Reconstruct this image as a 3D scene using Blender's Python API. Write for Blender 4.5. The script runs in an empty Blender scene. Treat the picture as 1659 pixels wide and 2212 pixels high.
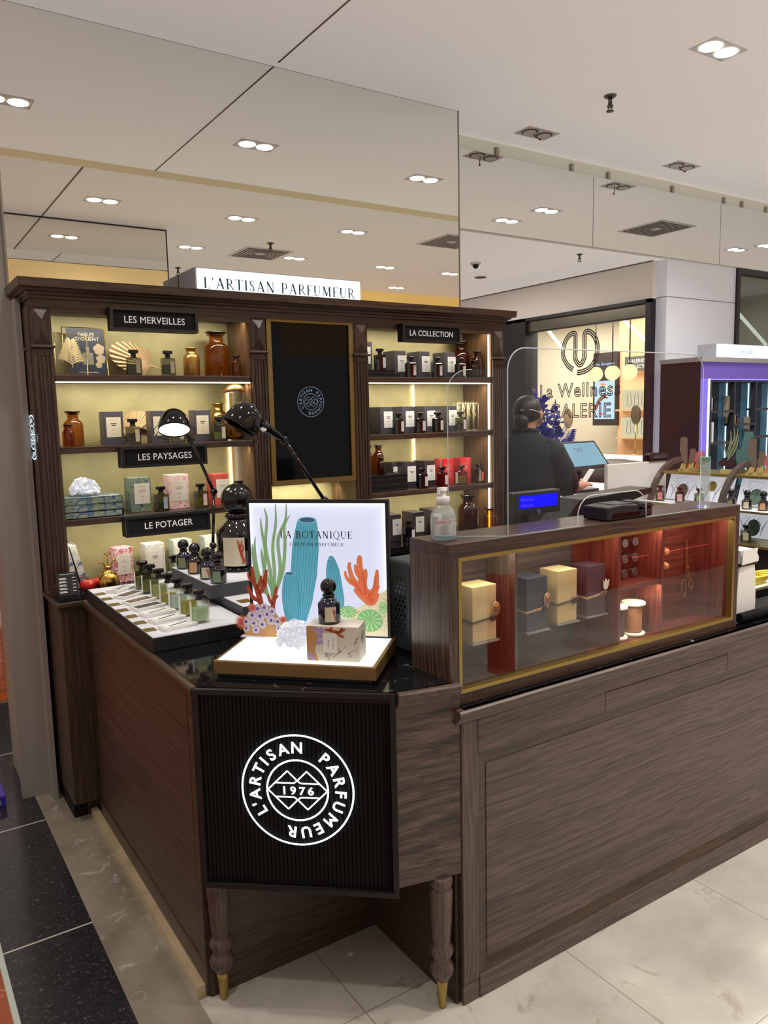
import bpy, bmesh, math, random
from mathutils import Vector, Matrix, Euler
random.seed(7)
PI = math.pi
SC = bpy.context.scene
COL = SC.collection

# ------------------------------------------------------------------ helpers
def lin(c):
    c = c / 255.0
    return c / 12.92 if c <= 0.04045 else ((c + 0.055) / 1.055) ** 2.4
def rgb(r, g, b, a=1.0): return (lin(r), lin(g), lin(b), a)

def tag(o, label=None, cat=None, group=None, kind=None):
    if label: o['label'] = label
    if cat: o['category'] = cat
    if group: o['group'] = group
    if kind: o['kind'] = kind
    return o
def thing(name, label, cat, loc=(0, 0, 0), rz=0.0, group=None):
    o = bpy.data.objects.new(name, None); COL.objects.link(o)
    o.empty_display_size = 0.02
    o.location = loc; o.rotation_euler = (0, 0, rz)
    return tag(o, label, cat, group)
KIDS = {}
def kids(o): return KIDS.get(o.name, [])
def adopt(c, p):
    c.parent = p; KIDS.setdefault(p.name, []).append(c)
def dup(o, loc=None, rz=None, label=None, group=None, parent=None):
    c = o.copy(); COL.objects.link(c)
    if parent is not None: adopt(c, parent)
    if loc is not None: c.location = loc
    if rz is not None: c.rotation_euler = (0, 0, rz)
    if label: c['label'] = label
    if group: c['group'] = group
    for k in kids(o): dup(k, parent=c)
    return c
def wloc(p):
    v = Vector((0, 0, 0))
    while p is not None:
        v += Vector(p.location); p = p.parent
    return v

class MB:
    def __init__(self, m=None):
        self.v = []; self.f = []; self.s = []; self.mi = []; self.m = m or Matrix.Identity(4); self.cur = 0
    def add(self, vs, fs, smooth=False):
        b = len(self.v)
        self.v += [self.m @ Vector(p) for p in vs]
        self.f += [tuple(i + b for i in q) for q in fs]
        self.s += [smooth] * len(fs); self.mi += [self.cur] * len(fs)
        return self
    def box(self, x0, x1, y0, y1, z0, z1):
        vs = [(x0,y0,z0),(x1,y0,z0),(x1,y1,z0),(x0,y1,z0),(x0,y0,z1),(x1,y0,z1),(x1,y1,z1),(x0,y1,z1)]
        return self.add(vs, [(0,3,2,1),(4,5,6,7),(0,1,5,4),(1,2,6,5),(2,3,7,6),(3,0,4,7)])
    def obox(self, c, h, rot):
        R = rot.to_matrix() if isinstance(rot, Euler) else rot
        vs = [Vector(c) + R @ Vector((sx*h[0], sy*h[1], sz*h[2])) for sz in (-1,1) for sx, sy in ((-1,-1),(1,-1),(1,1),(-1,1))]
        return self.add(vs, [(0,3,2,1),(4,5,6,7),(0,1,5,4),(1,2,6,5),(2,3,7,6),(3,0,4,7)])
    def quad(self, a, b, c, d): return self.add([a,b,c,d], [(0,1,2,3)])
    def prism(self, poly, z0, z1, f=None, smooth=False):
        n = len(poly); f = f or (lambda x, y, z: (x, y, z))
        vs = [f(x, y, z0) for x, y in poly] + [f(x, y, z1) for x, y in poly]
        self.add(vs, [tuple(range(n-1,-1,-1)), tuple(range(n, 2*n))])
        return self.add(vs, [(i, (i+1)%n, n+(i+1)%n, n+i) for i in range(n)], smooth)
    def poly(self, pts): return self.add(pts, [tuple(range(len(pts)))])
    def lathe(self, prof, c=(0,0,0), seg=20, R=None, smooth=True, squash=1.0, cap=True):
        R = R or Matrix.Identity(3); c = Vector(c); n = len(prof); vs = []
        for r, z in prof:
            for k in range(seg):
                a = 2*PI*k/seg
                vs.append(c + R @ Vector((r*math.cos(a), squash*r*math.sin(a), z)))
        fs = [(i*seg+k, i*seg+(k+1)%seg, (i+1)*seg+(k+1)%seg, (i+1)*seg+k) for i in range(n-1) for k in range(seg)]
        self.add(vs, fs, smooth)
        caps = []
        if cap and prof[0][0] > 1e-5: caps.append(tuple(range(seg-1,-1,-1)))
        if cap and prof[-1][0] > 1e-5: caps.append(tuple((n-1)*seg+k for k in range(seg)))
        if caps:
            self.add(vs, caps)
        return self
    def tube(self, pts, r, seg=10, smooth=True, closed=False):
        pts = [Vector(p) for p in pts]; n = len(pts)
        rr = r if isinstance(r, (list, tuple)) else [r]*n
        vs = []; up = None
        for i, p in enumerate(pts):
            if closed: t = pts[(i+1)%n] - pts[i-1]
            else: t = pts[min(i+1,n-1)] - pts[max(i-1,0)]
            t.normalize()
            if up is None:
                up = Vector((0,0,1)) if abs(t.z) < .9 else Vector((1,0,0))
            x = t.cross(up).normalized(); up = x.cross(t).normalized()
            for k in range(seg):
                a = 2*PI*k/seg
                vs.append(p + rr[i]*(math.cos(a)*x + math.sin(a)*up))
        m = n if closed else n-1
        fs = [(i*seg+k, i*seg+(k+1)%seg, ((i+1)%n)*seg+(k+1)%seg, ((i+1)%n)*seg+k) for i in range(m) for k in range(seg)]
        self.add(vs, fs, smooth)
        if not closed:
            self.add(vs, [tuple(range(seg-1,-1,-1)), tuple((n-1)*seg+k for k in range(seg))])
        return self
    def sphere(self, c, r, seg=16, rings=10, sc=(1,1,1), jit=0.0):
        prof = []; vs = []
        c = Vector(c)
        for i in range(rings+1):
            t = PI*i/rings
            for k in range(seg):
                a = 2*PI*k/seg
                q = 1 + (random.uniform(-jit, jit) if jit else 0)
                vs.append(c + Vector((sc[0]*r*q*math.sin(t)*math.cos(a), sc[1]*r*q*math.sin(t)*math.sin(a), -sc[2]*r*q*math.cos(t))))
        fs = [(i*seg+k, i*seg+(k+1)%seg, (i+1)*seg+(k+1)%seg, (i+1)*seg+k) for i in range(rings) for k in range(seg)]
        return self.add(vs, fs, True)
    def ribbon(self, pts, w, f, n=16):
        P = smooth_pts(pts, n); W = smooth_w(w, len(P)) if isinstance(w, (list, tuple)) else [w]*len(P)
        L = []; Rr = []
        for i, (x, y) in enumerate(P):
            a = P[max(i-1,0)]; b = P[min(i+1,len(P)-1)]
            dx, dy = b[0]-a[0], b[1]-a[1]; d = math.hypot(dx, dy) or 1
            nx, ny = -dy/d*W[i]/2, dx/d*W[i]/2
            L.append(f(x+nx, y+ny)); Rr.append(f(x-nx, y-ny))
        k = len(P)
        return self.add(L+Rr, [(i, k+i, k+i+1, i+1) for i in range(k-1)])
    def text(self, s, size, f, align='CENTER', spacing=1.0, weight=0.0, shear=0.0):
        vs, fs = text_geo(s, size, align, spacing, weight, shear)
        return self.add([f(x, y) for x, y in vs], fs)
    def build(self, name, mat, parent=None, local=False, bevel=0.0, label=None, kind=None, bseg=2):
        me = bpy.data.meshes.new(name)
        off = Vector((0,0,0)) if (local or parent is None) else wloc(parent)
        me.from_pydata([tuple(p - off) for p in self.v], [], self.f)
        me.polygons.foreach_set('use_smooth', self.s)
        mats = mat if isinstance(mat, (list, tuple)) else [mat]
        for m in mats: me.materials.append(m)
        if len(mats) > 1: me.polygons.foreach_set('material_index', self.mi)
        bm = bmesh.new(); bm.from_mesh(me)
        bmesh.ops.remove_doubles(bm, verts=bm.verts, dist=1e-6)
        if bevel:
            es = [e for e in bm.edges if len(e.link_faces) == 2 and e.calc_face_angle(0) > 0.5]
            bmesh.ops.bevel(bm, geom=es, offset=bevel, segments=bseg, affect='EDGES', profile=0.5, clamp_overlap=True)
        bmesh.ops.recalc_face_normals(bm, faces=bm.faces)
        bm.to_mesh(me); bm.free()
        o = bpy.data.objects.new(name, me); COL.objects.link(o)
        if parent is not None: adopt(o, parent)
        if label: o['label'] = label
        if kind: o['kind'] = kind
        return o

def smooth_pts(pts, n):
    if len(pts) < 3: 
        (a, b) = pts; return [(a[0]+(b[0]-a[0])*i/n, a[1]+(b[1]-a[1])*i/n) for i in range(n+1)]
    out = []; m = len(pts)-1
    for i in range(n+1):
        t = i/n*m; k = min(int(t), m-1); u = t-k
        p0 = pts[max(k-1,0)]; p1 = pts[k]; p2 = pts[k+1]; p3 = pts[min(k+2,m)]
        out.append(tuple(0.5*((2*p1[j]) + (-p0[j]+p2[j])*u + (2*p0[j]-5*p1[j]+4*p2[j]-p3[j])*u*u + (-p0[j]+3*p1[j]-3*p2[j]+p3[j])*u**3) for j in range(len(p1))))
    return out
def smooth_w(w, n):
    out = []; m = len(w)-1
    for i in range(n):
        t = i/(n-1)*m; k = min(int(t), m-1); u = t-k
        out.append(w[k]*(1-u)+w[k+1]*u)
    return out
_TX = {}
def text_geo(s, size, align='CENTER', spacing=1.0, weight=0.0, shear=0.0):
    key = (s, align, spacing, weight, shear)
    if key not in _TX:
        cu = bpy.data.curves.new('t', 'FONT'); cu.body = s; cu.size = 1.0; cu.align_x = align
        cu.space_character = spacing; cu.resolution_u = 3; cu.bevel_depth = weight; cu.bevel_resolution = 0; cu.shear = shear
        ob = bpy.data.objects.new('t', cu); COL.objects.link(ob)
        dg = bpy.context.evaluated_depsgraph_get(); dg.update()
        me = bpy.data.meshes.new_from_object(ob.evaluated_get(dg))
        _TX[key] = ([(v.co.x, v.co.y) for v in me.vertices], [tuple(p.vertices) for p in me.polygons])
        bpy.data.objects.remove(ob); bpy.data.curves.remove(cu); bpy.data.meshes.remove(me)
    vs, fs = _TX[key]
    return [(x*size, y*size) for x, y in vs], fs

# serif capitals, stroke-built: each glyph = list of (points, widths); unit cap height
TH, TK = 0.07, 0.165
def _arc(cx, cy, rx, ry, a0, a1, n=10):
    return [(cx+rx*math.cos(math.radians(a0+(a1-a0)*i/n)), cy+ry*math.sin(math.radians(a0+(a1-a0)*i/n))) for i in range(n+1)]
def _ser(x, y, w=0.26): return ([(x-w/2, y), (x+w/2, y)], [0.035, 0.035])
SER = {
 'L': (0.62, [([(.16,0),(.16,1)],TK), _ser(.16,.985), ([(.03,.015),(.58,.015)],.035), ([(.56,0),(.60,.25)],[.09,.02])]),
 "'": (0.25, [([(.14,1.0),(.08,.68)],[.13,.03])]),
 'A': (0.86, [([(.12,0),(.43,1)],TH), ([(.42,1.0),(.74,0)],TK), ([(.24,.36),(.62,.36)],TH), _ser(.12,.015,.24), _ser(.74,.015,.28)]),
 'R': (0.80, [([(.16,0),(.16,1)],TK), _ser(.16,.015), ([(.03,.98),(.36,.98)],TH), (_arc(.36,.74,.22,.24,90,-90),[.045,.12,.12,.045]), ([(.16,.50),(.36,.50)],TH), ([(.36,.5),(.76,0)],[.1,.1]), _ser(.74,.015,.16)]),
 'T': (0.74, [([(.37,0),(.37,1)],TK), _ser(.37,.015,.28), ([(.03,.98),(.71,.98)],.045), ([(.04,1),(.02,.76)],[.09,.02]), ([(.70,1),(.72,.76)],[.09,.02])]),
 'I': (0.36, [([(.18,0),(.18,1)],TK), _ser(.18,.015), _ser(.18,.985)]),
 'S': (0.60, [(_arc(.29,.75,.19,.23,20,180,8)+[(.2,.6),(.38,.44)]+_arc(.29,.25,.2,.24,0,-170,8)[1:],[.04,.05,.11,.13,.11,.05,.04]), ([(.47,.95),(.49,.72)],[.06,.02]), ([(.09,.05),(.07,.3)],[.06,.02])]),
 'N': (0.90, [([(.16,0),(.16,1)],TH), ([(.14,1),(.74,0)],TK), ([(.74,0),(.74,1)],TH), _ser(.16,.015,.24), _ser(.12,.985,.2), _ser(.74,.985,.24)]),
 'P': (0.70, [([(.16,0),(.16,1)],TK), _ser(.16,.015), ([(.03,.98),(.36,.98)],TH), (_arc(.36,.71,.24,.27,90,-90),[.045,.12,.12,.045]), ([(.16,.44),(.36,.44)],TH)]),
 'F': (0.62, [([(.16,0),(.16,1)],TK), _ser(.16,.015), ([(.03,.98),(.58,.98)],.045), ([(.57,1),(.59,.76)],[.09,.02]), ([(.16,.52),(.46,.52)],TH), ([(.45,.62),(.45,.42)],.03)]),
 'U': (0.84, [([(.16,1),(.16,.32)],TK), (_arc(.42,.3,.26,.3,180,360,10),[.12,.09,.05,.045]), ([(.68,.3),(.68,1)],TH), _ser(.16,.985), _ser(.68,.985,.24)]),
 'M': (1.06, [([(.16,0),(.18,1)],TH), ([(.17,1),(.52,.08)],TK), ([(.52,.08),(.85,1)],TH), ([(.86,1),(.88,0)],TK), _ser(.16,.015,.22), _ser(.88,.015,.26), _ser(.13,.985,.18), _ser(.91,.985,.2)]),
 'E': (0.66, [([(.16,0),(.16,1)],TK), ([(.03,.98),(.58,.98)],.045), ([(.03,.02),(.60,.02)],.045), ([(.57,1),(.59,.78)],[.09,.02]), ([(.59,0),(.62,.24)],[.09,.02]), ([(.16,.52),(.46,.52)],TH), ([(.45,.62),(.45,.42)],.03)]),
 'B': (0.74, [([(.16,0),(.16,1)],TK), ([(.03,.98),(.36,.98)],TH), ([(.03,.02),(.38,.02)],TH), (_arc(.34,.755,.2,.225,90,-90),[.045,.11,.11,.045]), (_arc(.36,.275,.25,.255,90,-90),[.045,.12,.12,.045]), ([(.16,.53),(.36,.53)],TH)]),
 'O': (0.92, [(_arc(.46,.5,.38,.5,90,450,24),[.045,.12,.045,.12,.045])]),
 'Q': (0.92, [(_arc(.46,.5,.38,.5,90,450,24),[.045,.12,.045,.12,.045]), ([(.42,.02),(.62,-.16),(1.0,-.2)],[.05,.11,.03])]),
 ' ': (0.40, []),
}
def serif(mb, s, size, f, track=0.10, align='CENTER'):
    W = sum(SER[c][0]+track for c in s)-track
    x = -W/2 if align == 'CENTER' else 0
    for c in s:
        w, st = SER[c]
        for pts, wd in st:
            mb.ribbon([(p[0]+x, p[1]) for p in pts], wd, lambda a, b: f(a*size, b*size), n=max(1, len(pts)-1) if len(pts) < 3 else 2*len(pts))
        x += w+track
    return W*size

# ------------------------------------------------------------------ materials
def nt(name):
    m = bpy.data.materials.new(name); m.use_nodes = True
    t = m.node_tree
    for n in list(t.nodes): t.nodes.remove(n)
    o = t.nodes.new('ShaderNodeOutputMaterial')
    return m, t, o
def N(t, k, **kw):
    n = t.nodes.new(k)
    for a, b in kw.items():
        if a in n.inputs.keys(): n.inputs[a].default_value = b
        else: setattr(n, a, b)
    return n
def pri(name, c, rough=.5, metal=0.0, spec=.5, emit=None, es=0.0, coat=0.0, noise=0.0, nscale=30):
    m, t, o = nt(name)
    p = N(t, 'ShaderNodeBsdfPrincipled')
    p.inputs['Base Color'].default_value = c; p.inputs['Roughness'].default_value = rough
    p.inputs['Metallic'].default_value = metal; p.inputs['Specular IOR Level'].default_value = spec
    p.inputs['Coat Weight'].default_value = coat
    if emit:
        p.inputs['Emission Color'].default_value = emit; p.inputs['Emission Strength'].default_value = es
    if noise:
        tc = N(t, 'ShaderNodeTexCoord'); nz = N(t, 'ShaderNodeTexNoise'); nz.inputs['Scale'].default_value = nscale; nz.inputs['Detail'].default_value = 4
        t.links.new(tc.outputs['Object'], nz.inputs['Vector'])
        r = N(t, 'ShaderNodeValToRGB')
        r.color_ramp.elements[0].position = .3; r.color_ramp.elements[1].position = .7
        r.color_ramp.elements[0].color = tuple(x*(1-noise) for x in c[:3])+(1,); r.color_ramp.elements[1].color = tuple(min(1, x*(1+noise)) for x in c[:3])+(1,)
        t.links.new(nz.outputs['Fac'], r.inputs['Fac']); t.links.new(r.outputs['Color'], p.inputs['Base Color'])
    t.links.new(p.outputs['BSDF'], o.inputs['Surface'])
    return m
def emi(name, c, s):
    m, t, o = nt(name); e = N(t, 'ShaderNodeEmission'); e.inputs['Color'].default_value = c; e.inputs['Strength'].default_value = s
    t.links.new(e.outputs['Emission'], o.inputs['Surface']); return m
def glass(name, tint, ior=1.45, dif=None, dmix=0.0, gl=1.0):
    m, t, o = nt(name)
    tr = N(t, 'ShaderNodeBsdfTransparent'); tr.inputs['Color'].default_value = tint
    g = N(t, 'ShaderNodeBsdfGlossy'); g.inputs['Roughness'].default_value = .02; g.inputs['Color'].default_value = (gl,gl,gl,1)
    lw = N(t, 'ShaderNodeLayerWeight'); lw.inputs['Blend'].default_value = .5
    pw = N(t, 'ShaderNodeMath', operation='POWER'); t.links.new(lw.outputs['Facing'], pw.inputs[0]); pw.inputs[1].default_value = 5.0
    F0 = ((ior-1)/(ior+1))**2
    fr = N(t, 'ShaderNodeMath', operation='MULTIPLY_ADD'); t.links.new(pw.outputs[0], fr.inputs[0]); fr.inputs[1].default_value = 1-F0; fr.inputs[2].default_value = F0
    mx = N(t, 'ShaderNodeMixShader')
    src = tr.outputs[0]
    if dif:
        d = N(t, 'ShaderNodeBsdfDiffuse'); d.inputs['Color'].default_value = dif
        m2 = N(t, 'ShaderNodeMixShader'); m2.inputs['Fac'].default_value = dmix
        t.links.new(tr.outputs[0], m2.inputs[1]); t.links.new(d.outputs[0], m2.inputs[2]); src = m2.outputs[0]
    t.links.new(fr.outputs[0], mx.inputs['Fac']); t.links.new(src, mx.inputs[1]); t.links.new(g.outputs[0], mx.inputs[2])
    t.links.new(mx.outputs[0], o.inputs['Surface']); return m
def wood(name, axis, dark, light, rough=.38, cross=110.0, along=1.3, bump=.15, coat=.1):
    m, t, o = nt(name)
    tc = N(t, 'ShaderNodeTexCoord')
    sc = [cross]*3; sc['xyz'.index(axis)] = along
    mp = N(t, 'ShaderNodeMapping'); mp.inputs['Scale'].default_value = sc
    t.links.new(tc.outputs['Object'], mp.inputs['Vector'])
    # slow wander bends the grain into cathedral arches
    wn = N(t, 'ShaderNodeTexNoise'); wn.inputs['Scale'].default_value = 2.5; wn.inputs['Detail'].default_value = 2
    t.links.new(tc.outputs['Object'], wn.inputs['Vector'])
    mul = N(t, 'ShaderNodeVectorMath', operation='SCALE'); mul.inputs['Scale'].default_value = 4.0
    t.links.new(wn.outputs['Color'], mul.inputs[0])
    ad = N(t, 'ShaderNodeVectorMath', operation='ADD'); t.links.new(mp.outputs[0], ad.inputs[0]); t.links.new(mul.outputs[0], ad.inputs[1])
    n1 = N(t, 'ShaderNodeTexNoise'); n1.inputs['Scale'].default_value = 1.0; n1.inputs['Detail'].default_value = 5; n1.inputs['Roughness'].default_value = .65
    t.links.new(ad.outputs[0], n1.inputs['Vector'])
    sc2 = [cross*4]*3; sc2['xyz'.index(axis)] = along*5
    mp2 = N(t, 'ShaderNodeMapping'); mp2.inputs['Scale'].default_value = sc2
    t.links.new(tc.outputs['Object'], mp2.inputs['Vector'])
    n2 = N(t, 'ShaderNodeTexNoise'); n2.inputs['Scale'].default_value = 1.0; n2.inputs['Detail'].default_value = 2
    t.links.new(mp2.outputs[0], n2.inputs['Vector'])
    r1 = N(t, 'ShaderNodeValToRGB'); r1.color_ramp.elements[0].position = .36; r1.color_ramp.elements[1].position = .62
    r1.color_ramp.elements[0].color = dark; r1.color_ramp.elements[1].color = light
    t.links.new(n1.outputs['Fac'], r1.inputs['Fac'])
    r2 = N(t, 'ShaderNodeValToRGB'); r2.color_ramp.elements[0].position = .34; r2.color_ramp.elements[1].position = .5
    r2.color_ramp.elements[0].color = (.45,.45,.45,1); r2.color_ramp.elements[1].color = (1,1,1,1)
    t.links.new(n2.outputs['Fac'], r2.inputs['Fac'])
    mm = N(t, 'ShaderNodeMix', data_type='RGBA', blend_type='MULTIPLY'); mm.inputs[0].default_value = .8
    t.links.new(r1.outputs[0], mm.inputs[6]); t.links.new(r2.outputs[0], mm.inputs[7])
    p = N(t, 'ShaderNodeBsdfPrincipled'); p.inputs['Roughness'].default_value = rough; p.inputs['Coat Weight'].default_value = coat; p.inputs['Coat Roughness'].default_value = .25
    t.links.new(mm.outputs[2], p.inputs['Base Color'])
    bp = N(t, 'ShaderNodeBump'); bp.inputs['Strength'].default_value = bump; bp.inputs['Distance'].default_value = .002
    t.links.new(n2.outputs['Fac'], bp.inputs['Height']); t.links.new(bp.outputs[0], p.inputs['Normal'])
    t.links.new(p.outputs[0], o.inputs['Surface']); return m
def marbled(name, base, vein, scale=6, rough=.12, w=.02, mlo=.52, spec=.5):
    m, t, o = nt(name)
    tc = N(t, 'ShaderNodeTexCoord')
    n1 = N(t, 'ShaderNodeTexNoise'); n1.inputs['Scale'].default_value = scale; n1.inputs['Detail'].default_value = 6; n1.inputs['Distortion'].default_value = 1.2
    t.links.new(tc.outputs['Object'], n1.inputs['Vector'])
    r = N(t, 'ShaderNodeValToRGB'); e = r.color_ramp.elements
    e[0].position = .5-w; e[0].color = (0,0,0,1); e[1].position = .5+w; e[1].color = (0,0,0,1); x = e.new(.5); x.color = (1,1,1,1)
    t.links.new(n1.outputs['Fac'], r.inputs['Fac'])
    n2 = N(t, 'ShaderNodeTexNoise'); n2.inputs['Scale'].default_value = scale*2.3; n2.inputs['Detail'].default_value = 3
    t.links.new(tc.outputs['Object'], n2.inputs['Vector'])
    r2 = N(t, 'ShaderNodeValToRGB'); r2.color_ramp.elements[0].position = mlo; r2.color_ramp.elements[1].position = mlo+.16
    t.links.new(n2.outputs['Fac'], r2.inputs['Fac'])
    ml = N(t, 'ShaderNodeMath', operation='MULTIPLY'); t.links.new(r.outputs[0], ml.inputs[0]); t.links.new(r2.outputs[0], ml.inputs[1])
    n3 = N(t, 'ShaderNodeTexNoise'); n3.inputs['Scale'].default_value = scale*.8; n3.inputs['Detail'].default_value = 8
    t.links.new(tc.outputs['Object'], n3.inputs['Vector'])
    r3 = N(t, 'ShaderNodeValToRGB'); r3.color_ramp.elements[0].position = .3; r3.color_ramp.elements[1].position = .7
    r3.color_ramp.elements[0].color = tuple(c*.72 for c in base[:3])+(1,); r3.color_ramp.elements[1].color = tuple(c*1.2 for c in base[:3])+(1,)
    t.links.new(n3.outputs['Fac'], r3.inputs['Fac'])
    mm = N(t, 'ShaderNodeMix', data_type='RGBA'); t.links.new(ml.outputs[0], mm.inputs[0]); t.links.new(r3.outputs[0], mm.inputs[6]); mm.inputs[7].default_value = vein
    p = N(t, 'ShaderNodeBsdfPrincipled'); p.inputs['Roughness'].default_value = rough; p.inputs['Specular IOR Level'].default_value = spec
    t.links.new(mm.outputs[2], p.inputs['Base Color']); t.links.new(p.outputs[0], o.inputs['Surface']); return m
def tiles(name, base, vein, grout, px, py, ox, oy, gw, rough=.2, scale=5, speck=False, spec=.5):
    """stone floor with thin joints on a regular grid in object space"""
    m = marbled(name, base, vein, scale, rough, .03, spec=spec); t = m.node_tree
    p = [n for n in t.nodes if n.type == 'BSDF_PRINCIPLED'][0]
    src = p.inputs['Base Color'].links[0].from_socket
    tc = N(t, 'ShaderNodeTexCoord'); sp = N(t, 'ShaderNodeSeparateXYZ'); t.links.new(tc.outputs['Object'], sp.inputs[0])
    outs = []
    for ax, per, off in ((0, px, ox), (1, py, oy)):
        if not per: continue
        s = N(t, 'ShaderNodeMath', operation='SUBTRACT'); t.links.new(sp.outputs[ax], s.inputs[0]); s.inputs[1].default_value = off
        d = N(t, 'ShaderNodeMath', operation='PINGPONG'); t.links.new(s.outputs[0], d.inputs[0]); d.inputs[1].default_value = per/2
        l = N(t, 'ShaderNodeMath', operation='LESS_THAN'); t.links.new(d.outputs[0], l.inputs[0]); l.inputs[1].default_value = gw/2
        outs.append(l.outputs[0])
    g = outs[0]
    if len(outs) > 1:
        mx = N(t, 'ShaderNodeMath', operation='MAXIMUM'); t.links.new(outs[0], mx.inputs[0]); t.links.new(outs[1], mx.inputs[1]); g = mx.outputs[0]
    mm = N(t, 'ShaderNodeMix', data_type='RGBA'); t.links.new(g, mm.inputs[0]); t.links.new(src, mm.inputs[6]); mm.inputs[7].default_value = grout
    t.links.new(mm.outputs[2], p.inputs['Base Color']); return m
def pattern(name, cols, scale=40, rough=.45, detail=3, dist=1.5):
    m, t, o = nt(name)
    tc = N(t, 'ShaderNodeTexCoord'); n = N(t, 'ShaderNodeTexNoise'); n.inputs['Scale'].default_value = scale; n.inputs['Detail'].default_value = detail; n.inputs['Distortion'].default_value = dist
    t.links.new(tc.outputs['Object'], n.inputs['Vector'])
    r = N(t, 'ShaderNodeValToRGB'); r.color_ramp.interpolation = 'CONSTANT'
    k = len(cols); e = r.color_ramp.elements
    while len(e) < k: e.new(.5)
    for i, c in enumerate(cols): e[i].position = 0 if i == 0 else .36 + .3*(i-1)/max(1, k-2); e[i].color = c
    t.links.new(n.outputs['Fac'], r.inputs['Fac'])
    p = N(t, 'ShaderNodeBsdfPrincipled'); p.inputs['Roughness'].default_value = rough
    t.links.new(r.outputs[0], p.inputs['Base Color']); t.links.new(p.outputs[0], o.inputs['Surface']); return m

D1, D2 = rgb(40,27,21), rgb(84,60,48)
W = {a: wood('dark_oak_'+a, a, D1, D2) for a in 'xyz'}
WR = {a: wood('grey_oak_'+a, a, rgb(66,52,47), rgb(106,87,79), rough=.42) for a in 'xyz'}
WL = {a: wood('brown_oak_'+a, a, rgb(44,32,21), rgb(80,60,40), rough=.42) for a in 'xyz'}
WM = {a: wood('red_tinted_oak_'+a, a, rgb(70,27,20), rgb(120,54,40), rough=.4) for a in 'xyz'}  # oak tinted red to carry the reddish reflection inside the case
WI = {a: wood('lit_side_oak_'+a, a, rgb(84,58,36), rgb(130,96,64), rough=.45) for a in 'xyz'}  # lighter copy of the oak for the warmly lit inner sides
M_marble = marbled('black_marble', rgb(17,18,21), rgb(190,190,190), 12, .07, .014, mlo=.60)
M_brassback = pri('aged_brass_panel', rgb(168,158,112), .45, .25, noise=.12, nscale=9)
M_brass = pri('brushed_brass', rgb(168,146,84), .34, .85)
M_bronze = pri('bronze_frame', rgb(140,118,70), .4, .7)
M_gold = pri('polished_gold', rgb(214,172,92), .22, 1.0)
M_goldtray = pri('gold_lacquer', rgb(132,104,62), .45, .35)
M_blk = pri('gloss_black', rgb(10,10,11), .08)
M_blkm = pri('satin_black', rgb(20,20,22), .45)
M_blkf = pri('matt_black', rgb(22,23,25), .7, spec=.2)
M_grey = pri('charcoal_tray', rgb(62,64,70), .6)
M_white = pri('white_lacquer', rgb(226,228,234), .4)
M_paper = pri('white_paper', rgb(238,236,232), .8)
M_cream = pri('cream_label', rgb(214,204,178), .7)
M_kraft = pri('kraft_paper', rgb(200,172,120), .6, noise=.05, nscale=12)
M_navy = pri('navy_paper', rgb(34,42,56), .55)
M_plum = pri('dark_plum_paper', rgb(58,46,56), .5)
M_ink = pri('ink', rgb(70,66,66), .8)
M_txt = pri('white_lettering', rgb(214,214,212), .6, emit=rgb(214,214,212), es=.25)
M_led = emi('led_white', rgb(255,255,255), 5.0)
M_ledw = emi('led_warm', rgb(255,240,206), 7.0)
M_lamp = emi('lamp_glow', rgb(255,246,226), 14.0)
M_glass = glass('clear_glass', (.97,.98,.97,1))
M_plexi = glass('acrylic', (.965,.97,.965,1), 1.5)
M_pedge = pri('acrylic_edge', rgb(196,202,202), .2, emit=rgb(190,195,195), es=.1)  # bright edge comes partly from added emission
M_mirror = pri('mirror', (.80,.80,.76,1), .0, 1.0)
M_gbot = glass('smoked_green_glass', (.50,.52,.42,1), 1.5)
M_gclear = glass('clear_bottle_glass', (.93,.95,.91,1), 1.5)
M_gdark = pri('olive_black_glass', rgb(26,25,16), .05, spec=.7, coat=.4)
M_amber = glass('amber_glass', (.74,.42,.14,1), 1.5, rgb(120,64,18), .12)
M_amberd = glass('dark_amber_glass', (.52,.26,.10,1), 1.5, rgb(62,30,12), .25)
M_cap = pri('black_cap', rgb(14,14,15), .18)
def liquid(n, c):
    m = pri('perfume_'+n, c, .25, emit=c, es=.10); return m  # faint emission added to lift the liquid's brightness
LQ = {'green': liquid('pale_green', rgb(164,184,150)), 'yellow': liquid('yellow', rgb(142,136,48)), 'mint': liquid('mint', rgb(164,182,172)),
      'lime': liquid('lime', rgb(150,154,98)), 'olive': liquid('olive', rgb(84,82,54)), 'amberish': liquid('honey', rgb(180,150,70))}
# ================================================================== SETTING
def struct(name, mb, mat, parent=None, bevel=0, label=None):
    o = mb.build(name, mat, parent, bevel=bevel)
    if parent is None: o['kind'] = 'structure'
    return o
M_ceil = pri('glowing_ceiling_paint', rgb(222,216,207), .9, noise=.015, nscale=.6, emit=rgb(212,207,204), es=.44)  # emission makes the whole ceiling glow as added ambient fill
M_wallw = pri('warm_white_glow_wall', rgb(216,208,199), .8, emit=rgb(210,202,192), es=.10)  # slight emission added to brighten the wall
M_colw = pri('cool_white_glow_panel', rgb(214,217,224), .45, emit=rgb(206,210,220), es=.16)  # column brightness lifted by added emission
M_fl_stone = tiles('cream_stone_floor', rgb(206,202,192), rgb(176,166,150), rgb(150,140,124), .617, .617, .985, 1.03, .003, .22, 3.5)
M_fl_black = tiles('black_stone_floor', rgb(42,42,45), rgb(120,120,122), rgb(205,200,190), 0, .785, 0, 2.474, .007, .16, 34)
M_fl_beige = marbled('polished_beige_shaded', rgb(150,140,124), rgb(196,192,184), 7, .14, .03)  # pale stone toned grey-beige for the shade this strip lies in
M_fl_red = tiles('red_marble_floor', rgb(168,84,46), rgb(214,176,132), rgb(206,180,148), .6, .6, .2, .3, .004, .12, 5)
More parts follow.
